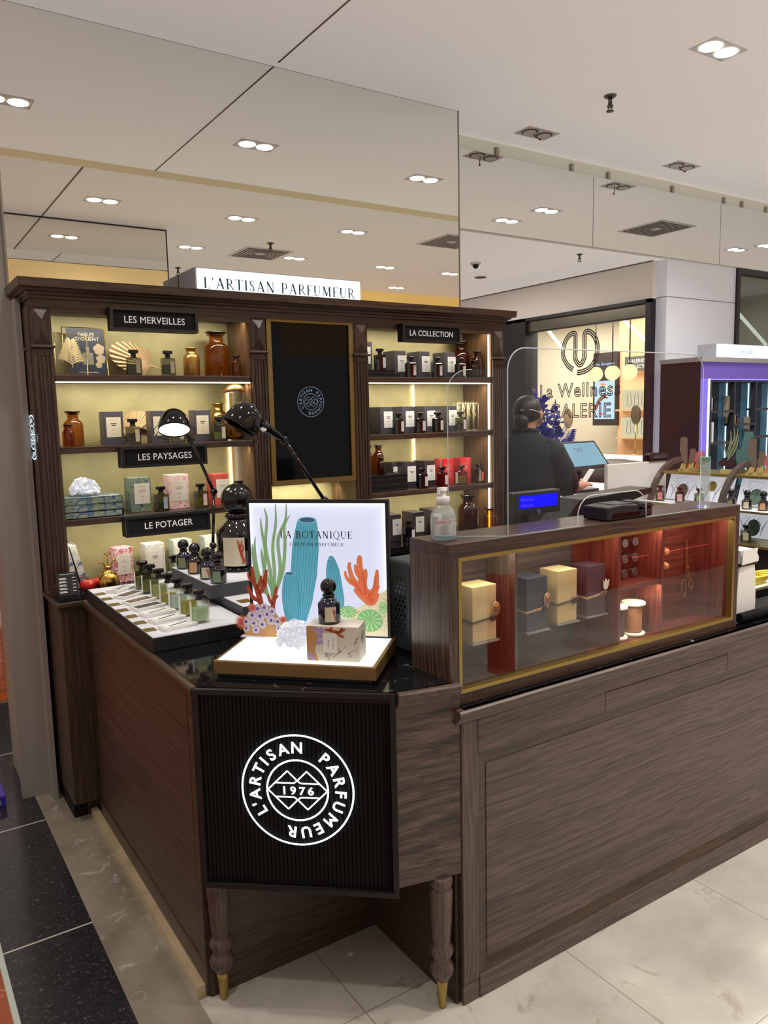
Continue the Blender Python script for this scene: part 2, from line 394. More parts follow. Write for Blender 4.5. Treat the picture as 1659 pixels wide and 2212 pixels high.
M_strip = marbled('cream_marble_strip', rgb(198,178,142), rgb(170,140,100), 8, .3, .02)

mb = MB(); mb.box(.63, 14, -9, 1.947, -.05, 0); mb.box(.654, 14, 1.947, 3.9, -.05, 0); mb.box(2.9, 14, 3.9, 14, -.05, 0)
struct('floor', mb, M_fl_stone)
struct('floor_beige_band', MB().box(.467,.6298,-9,3.54,-.05,0).box(.6298,.6538,1.948,3.54,-.05,0), M_fl_beige)
struct('floor_black_band', MB().box(.2,.467,-9,3.54,-.05,0).box(.2,.654,3.54,4.85,-.05,0).box(.654,2.9,3.9,4.85,-.05,0), M_fl_black)
struct('floor_red_marble', MB().box(-8,.2,-9,14,-.05,0).box(.2,2.9,4.85,14,-.05,0), M_fl_red)
struct('trim_1', MB().box(.19,.206,-9,4.85,-.02,.004), pri('pale_joint', rgb(190,200,190), .5))
struct('trim_2', MB().box(.63,.654,1.96,3.187,0,.03), M_strip)
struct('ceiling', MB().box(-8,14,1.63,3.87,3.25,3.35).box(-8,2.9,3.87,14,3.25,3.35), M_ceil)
struct('ceiling_step', MB().box(-8,14,-9,1.63,3.205,3.35), pri('glowing_cream_ceiling', rgb(216,209,199), .9, emit=rgb(210,203,196), es=.36))  # this ceiling part also glows by added emission
struct('trim_5', MB().box(-8,14,1.6302,1.634,3.205,3.2498), pri('cream_step_face_glow', rgb(226,208,166), .8, emit=rgb(226,206,170), es=.2))  # cream band made brighter with added emission
mb = MB(); mb.box(1.765,1.771,1.632,3.515,3.2455,3.2502); mb.box(1.296,1.306,-9,1.63,3.2005,3.2052)
struct('ceiling_joint', mb, pri('joint_shadow', rgb(140,132,122), .9))
# lower ceiling at the back with mirrored bulkhead
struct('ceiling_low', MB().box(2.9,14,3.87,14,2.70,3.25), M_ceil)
bk = struct('wall_bulkhead', MB().box(2.86,12,3.85,3.872,2.70,3.25), pri('glowing_bulkhead_paint', rgb(206,206,194), .7, emit=rgb(200,200,186), es=.18))  # unlit strip brightened by emission in its paint
xs = [2.862, 4.285, 5.735, 6.42, 7.9, 9.4]
for i in range(5):
    o = MB().box(xs[i]+.003, xs[i+1]-.003, 3.838, 3.849, 2.706, 3.172).build('mirror_panel', M_mirror); o['kind'] = 'structure'
cp = thing('mirror_clip', 'tiny metal clip', 'clip')
del_me = cp
cl = MB().box(-.012,.012,-.014,0,-.05,0).box(-.022,.0,-.006,0,-.045,-.005).build('clip_body', pri('clip_metal', rgb(170,166,150), .4, .5))
adopt(cl, cp)
cxs = [3.42, 4.08, 4.44, 5.14, 5.78, 6.02, 6.36]
for i, x in enumerate(cxs):
    lab = ['clip nearest the big mirror above the bulkhead mirrors', 'second clip from the big mirror above the bulkhead mirrors', 'clip just past the first mirror joint of the bulkhead', 'clip midway along the second bulkhead mirror', 'clip just past the second mirror joint of the bulkhead', 'clip near the start of the third bulkhead mirror', 'clip at the far end of the third bulkhead mirror'][i]
    if i == 0: cp.location = (x,3.85,3.222); cp['label'] = lab; cp['group'] = 'mirror clips on the bulkhead'
    else: dup(cp, (x,3.85,3.222), label=lab, group='mirror clips on the bulkhead')
# white column and right wall with the shop window
struct('wall_column', MB().box(5.108,5.98,3.85,3.945,0,2.70), M_colw)
struct('trim_3', MB().box(5.106,5.981,3.8485,3.86,2.422,2.427).box(5.1065,5.12,3.85,3.95,2.422,2.427), pri('panel_joint', rgb(120,120,124), .8))
mb = MB(); mb.box(5.06,5.2,3.94,9,2.42,2.70); mb.box(5.06,5.2,5.75,9,0,2.42); mb.box(5.06,5.2,3.94,5.75,0,.62)
struct('wall_right', mb, M_wallw)
struct('trim_4', MB().box(5.055,5.06,3.94,9,2.692,2.70), pri('joint_dark', rgb(110,104,98), .8))
wn = struct('window_1', MB().box(5.045,5.075,3.945,5.75,2.392,2.42).box(5.045,5.2,3.945,3.99,.62,2.42).box(5.045,5.2,5.30,5.75,.62,2.42).box(5.08,5.1,3.99,5.3,2.288,2.303), M_blkm)
MB().box(5.075,5.2,3.99,5.3,2.30,2.392).build('window_soffit', pri('brushed_steel', rgb(120,116,104), .25, .9), wn)
MB().box(5.088,5.094,3.99,5.3,.62,2.30).build('glass_pane', M_glass, wn)
# lettering on the shop window, seen on its inner plane
fY = lambda y0, z0: (lambda a, b: (5.0865, y0 - a, z0 + b))
M_letter = pri('dark_window_lettering', rgb(48,44,40), .5)
def loop(mb, c, rx, ry, w, a0=0, a1=360):
    P = _arc(c[0], c[1], rx, ry, a0, a1, 40); mb.ribbon(P, w, fY(0, 0), n=60)
lg = MB()
fE = lambda a, b: (5.0865, 4.685 - a, 2.085 + b)
cp_ = [(-.075,-.150),(-.14,-.108),(-.19,-.03),(-.185,.05),(-.15,.115),(-.10,.150),(-.055,.145),(-.05,.09),(-.05,.0),(-.048,-.065),(0,-.115),(.048,-.065),(.05,.0),(.05,.09),(.055,.145),(.10,.150),(.15,.115),(.185,.05),(.188,-.03),(.155,-.105),(.09,-.158),(.0,-.178),(-.03,-.175)]
Pc = smooth_pts(cp_, 130)
for o in (-.017, 0, .017):                            # three parallel lines folded into a rounded U emblem
    Q_ = []
    for i, (x, y) in enumerate(Pc):
        p, q = Pc[max(i-1,0)], Pc[min(i+1,len(Pc)-1)]; dx, dy = q[0]-p[0], q[1]-p[1]; d = math.hypot(dx, dy) or 1
        Q_.append((x-dy/d*o, y+dx/d*o))
    lg.ribbon(Q_, .012, fE, 130)
lg.build('window_emblem', M_letter, wn)
def outline_text(mb, s, size, f, r):
    cu = bpy.data.curves.new('t', 'FONT'); cu.body = s; cu.size = size; cu.align_x = 'CENTER'; cu.space_character = 1.12; cu.resolution_u = 4
    cu.fill_mode = 'NONE'; cu.bevel_depth = r; cu.bevel_resolution = 0; cu.offset = .0
    ob = bpy.data.objects.new('t', cu); COL.objects.link(ob)
    dg = bpy.context.evaluated_depsgraph_get(); dg.update()
    me = bpy.data.meshes.new_from_object(ob.evaluated_get(dg))
    mb.add([f(v.co.x, v.co.y) for v in me.vertices], [tuple(p.vertices) for p in me.polygons])
    bpy.data.objects.remove(ob); bpy.data.curves.remove(cu); bpy.data.meshes.remove(me)
wt = MB(); outline_text(wt, 'La Wellness', .165, fY(4.705, 1.705), .0042); outline_text(wt, 'GALERIE', .165, fY(4.685, 1.53), .0042)
wt.build('window_lettering', M_letter, wn)
# second shop front, right of the column
w2 = struct('window_2', MB().box(5.98,6.022,3.83,3.9,0,2.70).box(6.022,9,3.83,3.9,2.655,2.70), M_blkm)
MB().box(6.022,9,3.86,3.866,0,2.655).build('glass_pane', glass('grey_glass', (.33,.36,.35,1), 1.7), w2)
# far walls, and the red shop unit mirrored in the case glass
M_cream = M_cream
struct('wall_unit_red', MB().box(5.0,9,-1.6,-1.5,0,2.6), pri('red_unit_glow', rgb(176,44,30), .5, emit=rgb(176,40,26), es=.18))  # red unit reflected in the case glass, with added glow
struct('wall_left', MB().box(-8,.48,9.6,9.7,0,3.25), pri('cream_far_wall', rgb(226,206,166), .8))
struct('wall_far', MB().box(4.2,14,-2.0,-1.9,2.3,3.205), pri('yellow_wall_glow', rgb(240,206,128), .8, emit=rgb(240,200,120), es=.45))  # warm light on this wall is put in as emission
# mirror-clad column behind the cabinet with its grey side panel
mc = struct('wall_mirror', MB().box(.44,2.85,3.535,3.9,0,3.235), pri('mirror_column_edge', rgb(150,146,136), .5))
MB().box(.53,2.846,3.518,3.534,2.0,3.225).build('mirror_panel', M_mirror, mc)
MB().box(2.846,2.853,3.515,3.54,1.9,3.23).box(.522,.53,3.515,3.54,1.9,3.23).build('mirror_edge', pri('mirror_edge_metal', rgb(150,146,134), .3, .6), mc)
struct('wall_side_panel', MB().box(.42,.53,3.50,3.535,0,2.1).box(.526,.546,3.405,3.50,0,2.08), pri('grey_side_panel', rgb(150,145,138), .6))
# mirrored panel hanging from the ceiling beside the photographer, seen only as a reflection
pm = struct('wall_hanging', MB().box(.9,2.29,.12,.225,2.1,3.2), pri('pillar_paint', rgb(205,200,188), .7))
MB().box(.9,2.288,.225,.235,2.86,3.19).build('mirror_panel', M_mirror, pm)
MB().box(.9,2.288,.225,.234,2.1,2.855).build('reflection_panel', pri('warm_reflection_glow', rgb(236,208,150), .8, emit=rgb(236,200,140), es=.35), pm)  # glowing panel made up to stand for a yellow double reflection
MB().box(.9,2.29,.225,.238,3.188,3.2).box(2.286,2.294,.2,.24,2.1,3.2).build('panel_trim', pri('pillar_trim', rgb(60,54,48), .5), pm)

# ------------------------------------------------------------------ ceiling fittings
M_white2 = pri('fitting_white', rgb(236,236,238), .5)
M_dk = pri('fitting_hole', rgb(98,92,92), .7)
def downlight(lit, loc, label):
    t = thing('ceiling_downlight', label, 'ceiling light', loc, 0, 'twin ceiling downlights')
    MB().box(-.125,.125,-.07,.07,-.004,0).build('frame', M_white2, t, local=True)
    for sx in (-.058, .058):
        if lit: MB().lathe([(.0,-.0065),(.05,-.0065),(.052,-.003)], (sx,0,0), 20).build('lamp', M_lamp, t, local=True)
        else:
            h = MB().lathe([(.0,-.006),(.05,-.006),(.052,-.003)], (sx,0,0), 20).build('socket', M_dk, t, local=True)
            MB().lathe([(.034,-.0085),(.04,-.0085),(.04,-.006)], (sx,.004,0), 18).build('ring', M_white2, h, local=True)
    return t
D_lit = downlight(True, (3.47,2.36,3.25), 'large lit twin downlight hanging in the clear near upper right of ceiling')
D_off = downlight(False, (3.517,3.594,3.25), 'unlit twin downlight nearest the mirrored bulkhead start, wire hanging out')
MB().tube([(-.03,0,-.01),(-.025,-.01,-.03),(-.01,-.03,-.045)], .003, 6).tube([(-.01,-.03,-.045),(-.006,-.034,-.052)], .006, 6).build('loose_wire', pri('wire_red', rgb(120,50,50), .5), D_off, local=True)
dup(D_off, (4.859,3.562,3.25), label='unlit twin downlight farther along the bulkhead with loose wire')
for x, y, z, lab in [(.75,2.42,3.25,'lit downlight mirrored at the left border of the big mirror'),(2.147,2.42,3.25,'lit downlight mirrored large in the middle of the big mirror'),
    (1.60,.90,3.205,'lit downlight mirrored below the ceiling step near the pillar reflection'),(2.71,.88,3.205,'lit downlight mirrored above the illuminated sign, first row'),(3.76,.90,3.205,'lit downlight mirrored in first row toward the mirror edge'),
    (2.72,-.35,3.205,'lit downlight mirrored just beside the small pillar reflection'),(3.83,-.38,3.205,'lit downlight mirrored above the sign, second row'),(4.95,-.38,3.205,'lit downlight mirrored second row toward mirror edge'),(5.86,-.38,3.205,'lit downlight mirrored far in the lower mirror corner'),(5.86,-1.5,3.205,'lit downlight mirrored right above the yellow wall'),
    (4.90,2.78,3.25,'lit downlight mirrored in the first bulkhead mirror, upper one'),(4.84,2.36,3.25,'lit downlight mirrored in the first bulkhead mirror, lower one'),(7.92,2.57,3.25,'lit downlight mirrored in the third bulkhead mirror'),(8.03,2.84,3.25,'lit downlight mirrored at the edge of the bulkhead mirrors')]:
    dup(D_lit, (x,y,z), label=lab)
M_metal = pri('sprinkler_metal', rgb(110,104,98), .35, .8)
def sprinkler(loc, label):
    t = thing('fire_sprinkler', label, 'sprinkler', loc, 0, 'ceiling sprinklers')
    MB().lathe([(.0,-.008),(.028,-.008),(.034,-.0)], seg=16).build('escutcheon', M_metal, t, local=True)
    MB().tube([(0,0,-.006),(0,0,-.05)], .011, 10).build('pipe', M_metal, t, local=True)
    MB().tube([(0,0,-.05),(0,0,-.058)], .017, 12).tube([(-.013,0,-.045),(-.013,0,-.075)], .003, 6).tube([(.013,0,-.045),(.013,0,-.075)], .003, 6).lathe([(0,-.08),(.02,-.08),(.02,-.076),(0,-.076)], seg=12).build('deflector', M_metal, t, local=True)
    return t
S0 = sprinkler((3.46,2.99,3.25), 'metal fire sprinkler pointing down from the bright ceiling')
dup(S0, (4.375,4.041,2.70), label='small sprinkler on the low ceiling behind the bulkhead').scale = (.7,.7,.65)
dup(S0, (3.31,.15,3.205), label='sprinkler mirrored beside the air vent in the big mirror')
dup(S0, (2.95,-1.4,3.205), label='sprinkler mirrored just left of the illuminated sign')
def vent(loc, label, size=.5):
    t = thing('air_vent', label, 'air vent', loc, 0, 'square ceiling air vents')
    h = size/2
    MB().box(-h,h,-h,h,-.006,0).build('frame', M_white2, t, local=True)
    for k in range(5):
        a = h*.86*(1-k*.17); b = a-h*.07
        MB().box(-a,a,-a,-b,-.009,-.006).box(-a,a,b,a,-.009,-.006).box(-a,-b,-b,b,-.009,-.006).box(b,a,-b,b,-.009,-.006).build('slot', pri('vent_slot', rgb(70,68,66), .8) if k == 0 and False else M_slot, t, local=True)
    return t
M_slot = pri('vent_slot', rgb(120,116,112), .8)
V0 = vent((6.3,2.8,3.25), 'square slotted air vent mirrored in the bulkhead mirror')
dup(V0, (3.42,-.32,3.205), label='square slotted air vent mirrored above the illuminated sign')
dup(V0, (4.80,1.0,3.205), label='square slotted air vent cut by the big mirror edge')
t = thing('security_camera', 'small black dome camera under the low ceiling', 'camera', (3.90,4.625,2.70))
MB().lathe([(0,-.016),(.038,-.016),(.042,0)], seg=18).build('mount', M_white2, t, local=True)
MB().sphere((0,0,-.022), .025, 14, 8).build('dome', M_blk, t, local=True)
t = thing('ceiling_speaker', 'flat dark oval grille recessed in the low ceiling', 'speaker', (4.342,5.089,2.70))
MB().lathe([(0,-.006),(.05,-.006),(.055,0)], seg=24).build('rim', M_white2, t, local=True)
MB().lathe([(0,-.008),(.047,-.008),(.047,-.006)], seg=24).build('grille', M_slot, t, local=True)

# ================================================================== EMBLEM (round monogram, unit radius 1)
def emblem(mb, f, lw=.045, ring_txt=True):
    def ring(r):
        mb.ribbon(_arc(0,0,r,r,0,360,48), lw, f, n=72)
    ring(.975); ring(.535)
    s = "L'ARTISAN PARFUMEUR"
    wd = {"L":.6, "'":.34, "A":.82, "R":.8, "T":.72, "I":.42, "S":.74, "N":.86, "P":.76, "F":.68, "U":.86, "M":1.02, "E":.74, " ":.92}
    tot = sum(wd[c] for c in s); a0 = math.radians(218); span = math.radians(326); acc = 0
    for c in s:
        a = a0 - span*(acc+wd[c]/2)/tot; acc += wd[c]
        if c == ' ': continue
        vs, fs = text_geo(c, .275, 'CENTER', 1, .022)
        ca, sa = math.cos(a-PI/2), math.sin(a-PI/2); R0 = .662
        mb.add([f(x*ca-(y+R0)*sa, x*sa+(y+R0)*ca) for x, y in vs], fs)
    vs, fs = text_geo('1976', .195, 'CENTER', 1.45, .022)
    mb.add([f(x*1.1, y-.075) for x, y in vs], fs)
    def ln(*p): mb.ribbon(list(p), lw*.8, f, n=1) if len(p) == 2 else [mb.ribbon([p[i], p[i+1]], lw*.8, f, n=1) for i in range(len(p)-1)]
    ln((-.52,0),(-.17,.34),(0,.17),(.17,.34),(.52,0)); ln((-.52,0),(-.17,-.34),(0,-.17),(.17,-.34),(.52,0))
    ln((-.40,.125),(-.06,.125)); ln((.06,.125),(.40,.125)); ln((-.40,-.125),(-.06,-.125)); ln((.06,-.125),(.40,-.125))
    ln((-.06,.125),(0,.17),(.06,.125)); ln((-.06,-.125),(0,-.17),(.06,-.125))

# ================================================================== CABINET (back wall shelving)
cab = thing('display_cabinet', 'dark oak wall shelving with brass back, fluted pilasters and three bays', 'cabinet', (1.745,3.38,0))
def wp(name, mb, mat, parent, **k): return mb.build(name, mat, parent, **k)
wp('back_panel', MB().box(.62,2.86,3.503,3.513,.91,2.05), M_brassback, cab)
for x0, x1 in ((.625,1.449),(2.06,2.857)):
    for z in (1.777,1.494,1.205):
        wp('shelf', MB().box(x0,x1,3.262,3.503,z-.026,z), W['x'], cab, bevel=.002)
wp('side_board', MB().box(1.4445,1.4489,3.262,3.503,.91,2.04), WI['z'], cab); wp('side_board', MB().box(2.8525,2.8569,3.262,3.503,.945,2.04), WI['z'], cab)
wp('side_board', MB().box(.6251,.6285,3.262,3.503,.91,2.04), WI['z'], cab); wp('side_board', MB().box(2.0601,2.0635,3.262,3.503,.945,2.04), WI['z'], cab)
wp('side_board', MB().box(1.976,1.9809,3.262,3.503,.91,2.04), WI['z'], cab); wp('side_board', MB().box(1.5221,1.526,3.262,3.503,.91,2.04), W['z'], cab)
def pilaster(x0, x1):
    p = wp('pilaster', MB().box(x0,x1,3.256,3.50,.91,2.04), W['z'], cab)
    w = x1-x0; xm = (x0+x1)/2
    # fluted shaft: raised strips with grooves between
    m = MB(); k = 4; e = .012
    m.box(x0,x0+e,3.25,3.257,.9552,1.8498); m.box(x1-e,x1,3.25,3.257,.9552,1.8498)
    iw = (w-2*e)/ (k+ (k-1)*.0)
    for i in range(k-1):
        a = x0+e+ (i+.62)*(w-2*e)/(k-1+.24)-.004
        m.box(a, a+.0075, 3.251,3.257,.9552,1.8498)
    m.box(x0,x1,3.25,3.257,.91,.955); m.box(x0,x1,3.25,3.257,1.85,1.874)
    wp('fluting', m, W['z'], p, bevel=.0012, bseg=1)
    wp('capital', MB().box(x0-.008,x1+.008,3.236,3.26,1.876,1.886), W['x'], p, bevel=.003)
    # pyramid block above the capital
    b = MB(); a0, a1, z0, z1 = x0+.006, x1-.006, 1.895, 2.03
    b.add([(a0,3.254,z0),(a1,3.254,z0),(a1,3.254,z1),(a0,3.254,z1),(xm,3.236,(z0+z1)/2+.02),(xm,3.236,(z0+z1)/2-.02)], [(0,1,5),(1,2,4,5),(2,3,4),(3,0,5,4)])
    wp('diamond_block', b, W['z'], p)
for a, b in ((.555,.625),(1.449,1.522),(1.981,2.06),(2.857,2.935)): pilaster(a, b)
sp = wp('end_panel', MB().box(.551,.556,3.256,3.505,.91,2.04).box(.546,.552,3.27,3.30,.93,2.03).box(.546,.552,3.44,3.48,.93,2.03).box(.546,.552,3.3,3.44,1.876,1.886), W['z'], cab)
wp('end_panel', MB().box(2.934,2.938,3.256,3.505,.91,2.04), W['z'], cab)
mb = MB(); emblem(mb, lambda a, b: (.5485, 3.372 - a*.105, 1.536 + b*.089), .05); wp('round_emblem', mb, emi('emblem_glow_side', rgb(215,232,245), 1.6), sp)
wp('top_rail', MB().box(.625,1.449,3.253,3.263,2.008,2.031).box(2.06,2.857,3.253,3.263,2.008,2.031).box(.555,2.935,3.252,3.505,2.03,2.062), W['x'], cab)
c = wp('cornice', MB().box(.548,2.942,3.242,3.515,2.06,2.074), W['x'], cab, bevel=.002)
mb = MB()
prof = [(.0,2.072),(.010,2.074),(.013,2.084),(.024,2.088),(.027,2.094),(.045,2.098),(.047,2.130)]
for (o0, z0), (o1, z1) in zip(prof, prof[1:]):
    a = [(.556-o0,3.515,z0),(.556-o0,3.242-o0,z0),(2.934+o0,3.242-o0,z0),(2.934+o0,3.515,z0)]
    b = [(.556-o1,3.515,z1),(.556-o1,3.242-o1,z1),(2.934+o1,3.242-o1,z1),(2.934+o1,3.515,z1)]
    mb.add(a+b, [(i,i+1,5+i,4+i) for i in range(3)])
mb.add([(.509,3.515,2.13),(.509,3.195,2.13),(2.981,3.195,2.13),(2.981,3.515,2.13)], [(0,1,2,3)])
wp('crown', mb, W['x'], c)
# base below the shelves
wp('base', MB().box(.562,2.935,3.145,3.50,.08,.878).box(.62,2.9,3.2,3.5,0,.08), WL['z'], cab)
wp('base_edge', MB().box(.545,.662,3.118,3.5,.886,.906).box(.552,.662,3.128,3.5,.875,.886), WL['x'], cab, bevel=.004)
wp('base_top', MB().box(.556,2.06,3.128,3.505,.9,.9105), M_marble, cab)
wp('raised_base_top', MB().box(2.062,2.93,3.13,3.503,.912,.945), M_marble, cab)
wp('side_plinth', MB().box(.567,.62,3.2,3.5,.0,.09), M_blkf, cab)
# LED strips under shelves and in corners
for x0, x1 in ((.63,1.447),(2.066,2.852)):
    for z in (1.751,):
        wp('shelf_light', MB().box(x0,x1,3.268,3.276,z-.005,z-.0005), M_ledw, cab)
for x, z0, z1 in ((1.43,.96,1.178),(1.43,1.21,1.466),(1.43,1.50,1.72),(2.50,1.56,1.745),(2.50,1.3,1.465),(2.843,.95,1.178),(2.843,1.21,1.466),(2.843,1.5,1.748),(2.843,1.785,2.02)):
    front = x > 2.8
    y = 3.268 if front else 3.492
    wp('corner_light', MB().box(x-.003,x+.003,y,y+.006,z0,z1), M_ledw, cab)
# TV bay
tv = thing('display_screen', 'tall black screen in a brass frame with glowing round emblem', 'screen', (1.755,3.27,1.278))
wp('frame', MB().box(1.529,1.98,3.257,3.30,1.278,1.302).box(1.529,1.98,3.257,3.30,2.019,2.042).box(1.529,1.552,3.257,3.30,1.302,2.019).box(1.957,1.98,3.257,3.30,1.302,2.019), M_bronze, tv)
wp('screen', MB().box(1.551,1.958,3.268,3.30,1.301,2.02), pri('black_screen', rgb(7,9,14), .06, spec=.18), tv)
mb = MB(); emblem(mb, lambda a, b: (1.747+a*.071, 3.2672, 1.661+b*.071), .035); wp('round_emblem', mb, emi('emblem_screen', rgb(150,166,186), .55), tv)
# hanging name boards
def board(txt, x0, x1, z0, z1, name, lab):
    t = thing(name, lab, 'sign', ((x0+x1)/2, 3.23, z0))
    wp('board', MB().box(x0,x1,3.208,3.2515 if z0 > 1.9 else 3.2615,z0,z1), M_blkf, t, bevel=.002)
    e = .011
    wp('rim', MB().box(x0,x1,3.2,3.209,z0,z0+e).box(x0,x1,3.2,3.209,z1-e,z1).box(x0,x0+e,3.2,3.209,z0+e,z1-e).box(x1-e,x1,3.2,3.209,z0+e,z1-e), pri('satin_rim', rgb(28,28,31), .3) if txt == '' else M_rim, t)
    m = MB(); m.text(txt, .0375, lambda a, b: ((x0+x1)/2+a*.93, 3.2072, (z0+z1)/2-.0135+b), weight=.006, spacing=1.04); wp('lettering', m, M_txt, t)
M_rim = pri('satin_rim', rgb(30,30,33), .3)
board('LES MERVEILLES', .836, 1.193, 1.949, 2.039, 'name_board', 'black hanging name board reading LES MERVEILLES over the top shelf')
board('LES PAYSAGES', .845, 1.204, 1.403, 1.488, 'name_board', 'black name board reading LES PAYSAGES fixed below the second shelf')
board('LE POTAGER', .844, 1.203, 1.12, 1.2035, 'name_board', 'black name board reading LE POTAGER fixed below the third shelf')
board('LA COLLECTION', 2.234, 2.594, 1.948, 2.036, 'name_board', 'black hanging name board reading LA COLLECTION in the far bay')
# illuminated shop sign on the cornice
sg = thing('illuminated_sign', 'white illuminated sign with serif shop lettering standing on the cornice', 'sign', (1.645,3.37,2.13))
wp('housing', MB().box(1.229,2.06,3.305,3.513,2.1305,2.238), pri('sign_housing', rgb(150,148,150), .5), sg)
wp('lit_face', MB().box(1.236,2.054,3.2985,3.306,2.134,2.233), emi('sign_glow', rgb(240,250,255), 1.7), sg)
mb = MB(); serif(mb, "L'ARTISAN PARFUMEUR", .046, lambda a, b: (1.6415+a, 3.2975, 2.1515+b), .16); wp('lettering', mb, pri('teal_ink', rgb(36,70,88), .6), sg)

# ================================================================== LEFT COUNTER with corner block
lc = thing('left_counter', 'brown oak counter running from the shelving with black marble top', 'counter', (.95,2.5,0))
wp('body', MB().box(.662,1.213,1.947,3.118,0,.876), WL['z'], lc)
mb = MB()   # frame around the recessed herringbone field
mb.box(.654,.664,1.947,1.985,0,.876); mb.box(.654,.664,3.10,3.118,0,.876); mb.box(.654,.664,1.985,3.10,.76,.876); mb.box(.654,.664,1.985,3.10,0,.085)
wp('side_frame', mb, WL['y'], lc, bevel=.002)
mdiag = wood('diagonal_oak', 'y', rgb(50,34,24), rgb(88,62,45), .45)
for n in mdiag.node_tree.nodes:
    if n.type == 'MAPPING': n.inputs['Rotation'].default_value = (math.radians(38), 0, 0)
wp('side_field', MB().box(.659,.663,1.985,3.10,.085,.76), mdiag, lc)
edge = MB()
pathpts = [(.654,3.15),(.654,1.9),(1.037,1.557),(1.217,1.545)]
def sweep(mb, path, prof):
    """prof = (outward offset, z); path is walked with the outside on its right"""
    ring = []
    for i, p in enumerate(path):
        d0 = Vector(p)-Vector(path[i-1]) if i else Vector(path[1])-Vector(p)
        d1 = Vector(path[i+1])-Vector(p) if i < len(path)-1 else d0
        d0.normalize(); d1.normalize()
        n0 = Vector((d0.y, -d0.x)); n1 = Vector((d1.y, -d1.x)); b = (n0+n1).normalized(); k = 1/max(.3, b.dot(n0))
        ring.append([(p[0]+b.x*o*k, p[1]+b.y*o*k, z) for o, z in prof])
    m = len(prof); vs = [q for r in ring for q in r]
    fs = [(i*m+j, (i+1)*m+j, (i+1)*m+j+1, i*m+j+1) for i in range(len(path)-1) for j in range(m-1)]
    mb.add(vs, fs); mb.add([q for q in ring[0]], [tuple(range(m))]); mb.add([q for q in ring[-1]], [tuple(range(m))])
PR = [(0,.868),(.004,.870),(.006,.878),(.012,.881),(.013,.888),(.018,.891),(.018,.9045),(.014,.909),(0,.909)]
PRn = PR
sweep(edge, [(.654,3.116),(.654,1.9)], PRn); wp('edge_moulding', edge, WL['y'], lc)
edge = MB(); sweep(edge, [(1.045,1.555),(1.20,1.522),(1.2145,1.519)], PRn); wp('edge_moulding', edge, WR['x'], lc)
wp('marble_top', MB().prism([(.655,3.126),(.655,1.899),(1.037,1.557),(1.193,1.53),(1.193,1.712),(1.75,1.712),(1.75,1.938),(1.34,1.94),(1.34,3.126)], .88, .91), M_marble, lc)
# corner block carrying the emblem
wp('corner_block', MB().prism([(.658,1.947),(.658,1.911),(1.041,1.578),(1.043,1.559),(1.2145,1.519),(1.2145,1.529),(1.194,1.529),(1.194,1.947)], .385, .876), WR['x'], lc)
sf = MB().box(0,.1765,-.0015,.004,.405,.868).build('side_face', wood('cathedral_oak', 'x', rgb(46,35,31), rgb(112,91,80), .42, cross=60, along=3.0))
adopt(sf, lc); sf.location = (1.043-.95, 1.559-2.5, 0); sf.rotation_euler = (0,0,math.atan2(1.519-1.559, 1.2145-1.043))
sf = MB().box(0,.1765,-.0015,.004,.385,.4045).build('side_lip', WR['x'])
adopt(sf, lc); sf.location = (1.043-.95, 1.559-2.5, 0); sf.rotation_euler = (0,0,math.atan2(1.519-1.559, 1.2145-1.043))
wp('knee_wall', MB().box(.662,1.208,1.940,1.947,0,.385).box(1.203,1.214,1.53,1.94,0,.385), WM['x'] if False else WL['x'], lc)
# black ribbed panel in its own frame: local frame u along the panel, n outward
TLp = Vector((.640,1.8935)); TRp = Vector((1.037,1.5505)); du = (TRp-TLp).normalized(); dn = Vector((-du.y, du.x)); 
if dn.y > 0: dn = -dn
LNG = (TRp-TLp).length
def pf(u, d, z): q = TLp+du*u+dn*d; return (q.x, q.y, z)
def pbox(mb, u0, u1, d0, d1, z0, z1):
    vs = [pf(u0,d0,z0),pf(u1,d0,z0),pf(u1,d1,z0),pf(u0,d1,z0),pf(u0,d0,z1),pf(u1,d0,z1),pf(u1,d1,z1),pf(u0,d1,z1)]
    mb.add(vs, [(0,3,2,1),(4,5,6,7),(0,1,5,4),(1,2,6,5),(2,3,7,6),(3,0,4,7)])
mb = MB(); fr = .014
pbox(mb,0,LNG,-.012,.002,.362,.362+fr); pbox(mb,0,LNG,-.012,.002,.908-fr,.908); pbox(mb,0,fr,-.012,.002,.362+fr,.908-fr); pbox(mb,LNG-fr,LNG,-.012,.002,.362+fr,.908-fr)
pn = wp('emblem_panel', mb, M_blkm, lc, bevel=.001)
mb = MB(); n = 46
for i in range(n):
    u0 = fr+(LNG-2*fr)*i/n; w = (LNG-2*fr)/n
    vs = [pf(u0,-.012,.376),pf(u0+w*.5,-.0068,.376),pf(u0+w,-.012,.376),pf(u0,-.012,.894),pf(u0+w*.5,-.0068,.894),pf(u0+w,-.012,.894)]
    mb.add(vs, [(0,1,4,3),(1,2,5,4)])
wp('ribbed_face', mb, pri('ribbed_black', rgb(15,14,15), .6, spec=.25), pn)
mb = MB(); emblem(mb, lambda a, b: pf(LNG*.508+a*.150, -.0035, .643+b*.152), .03); wp('round_emblem', mb, emi('emblem_glow', rgb(236,246,255), 3.2), pn)
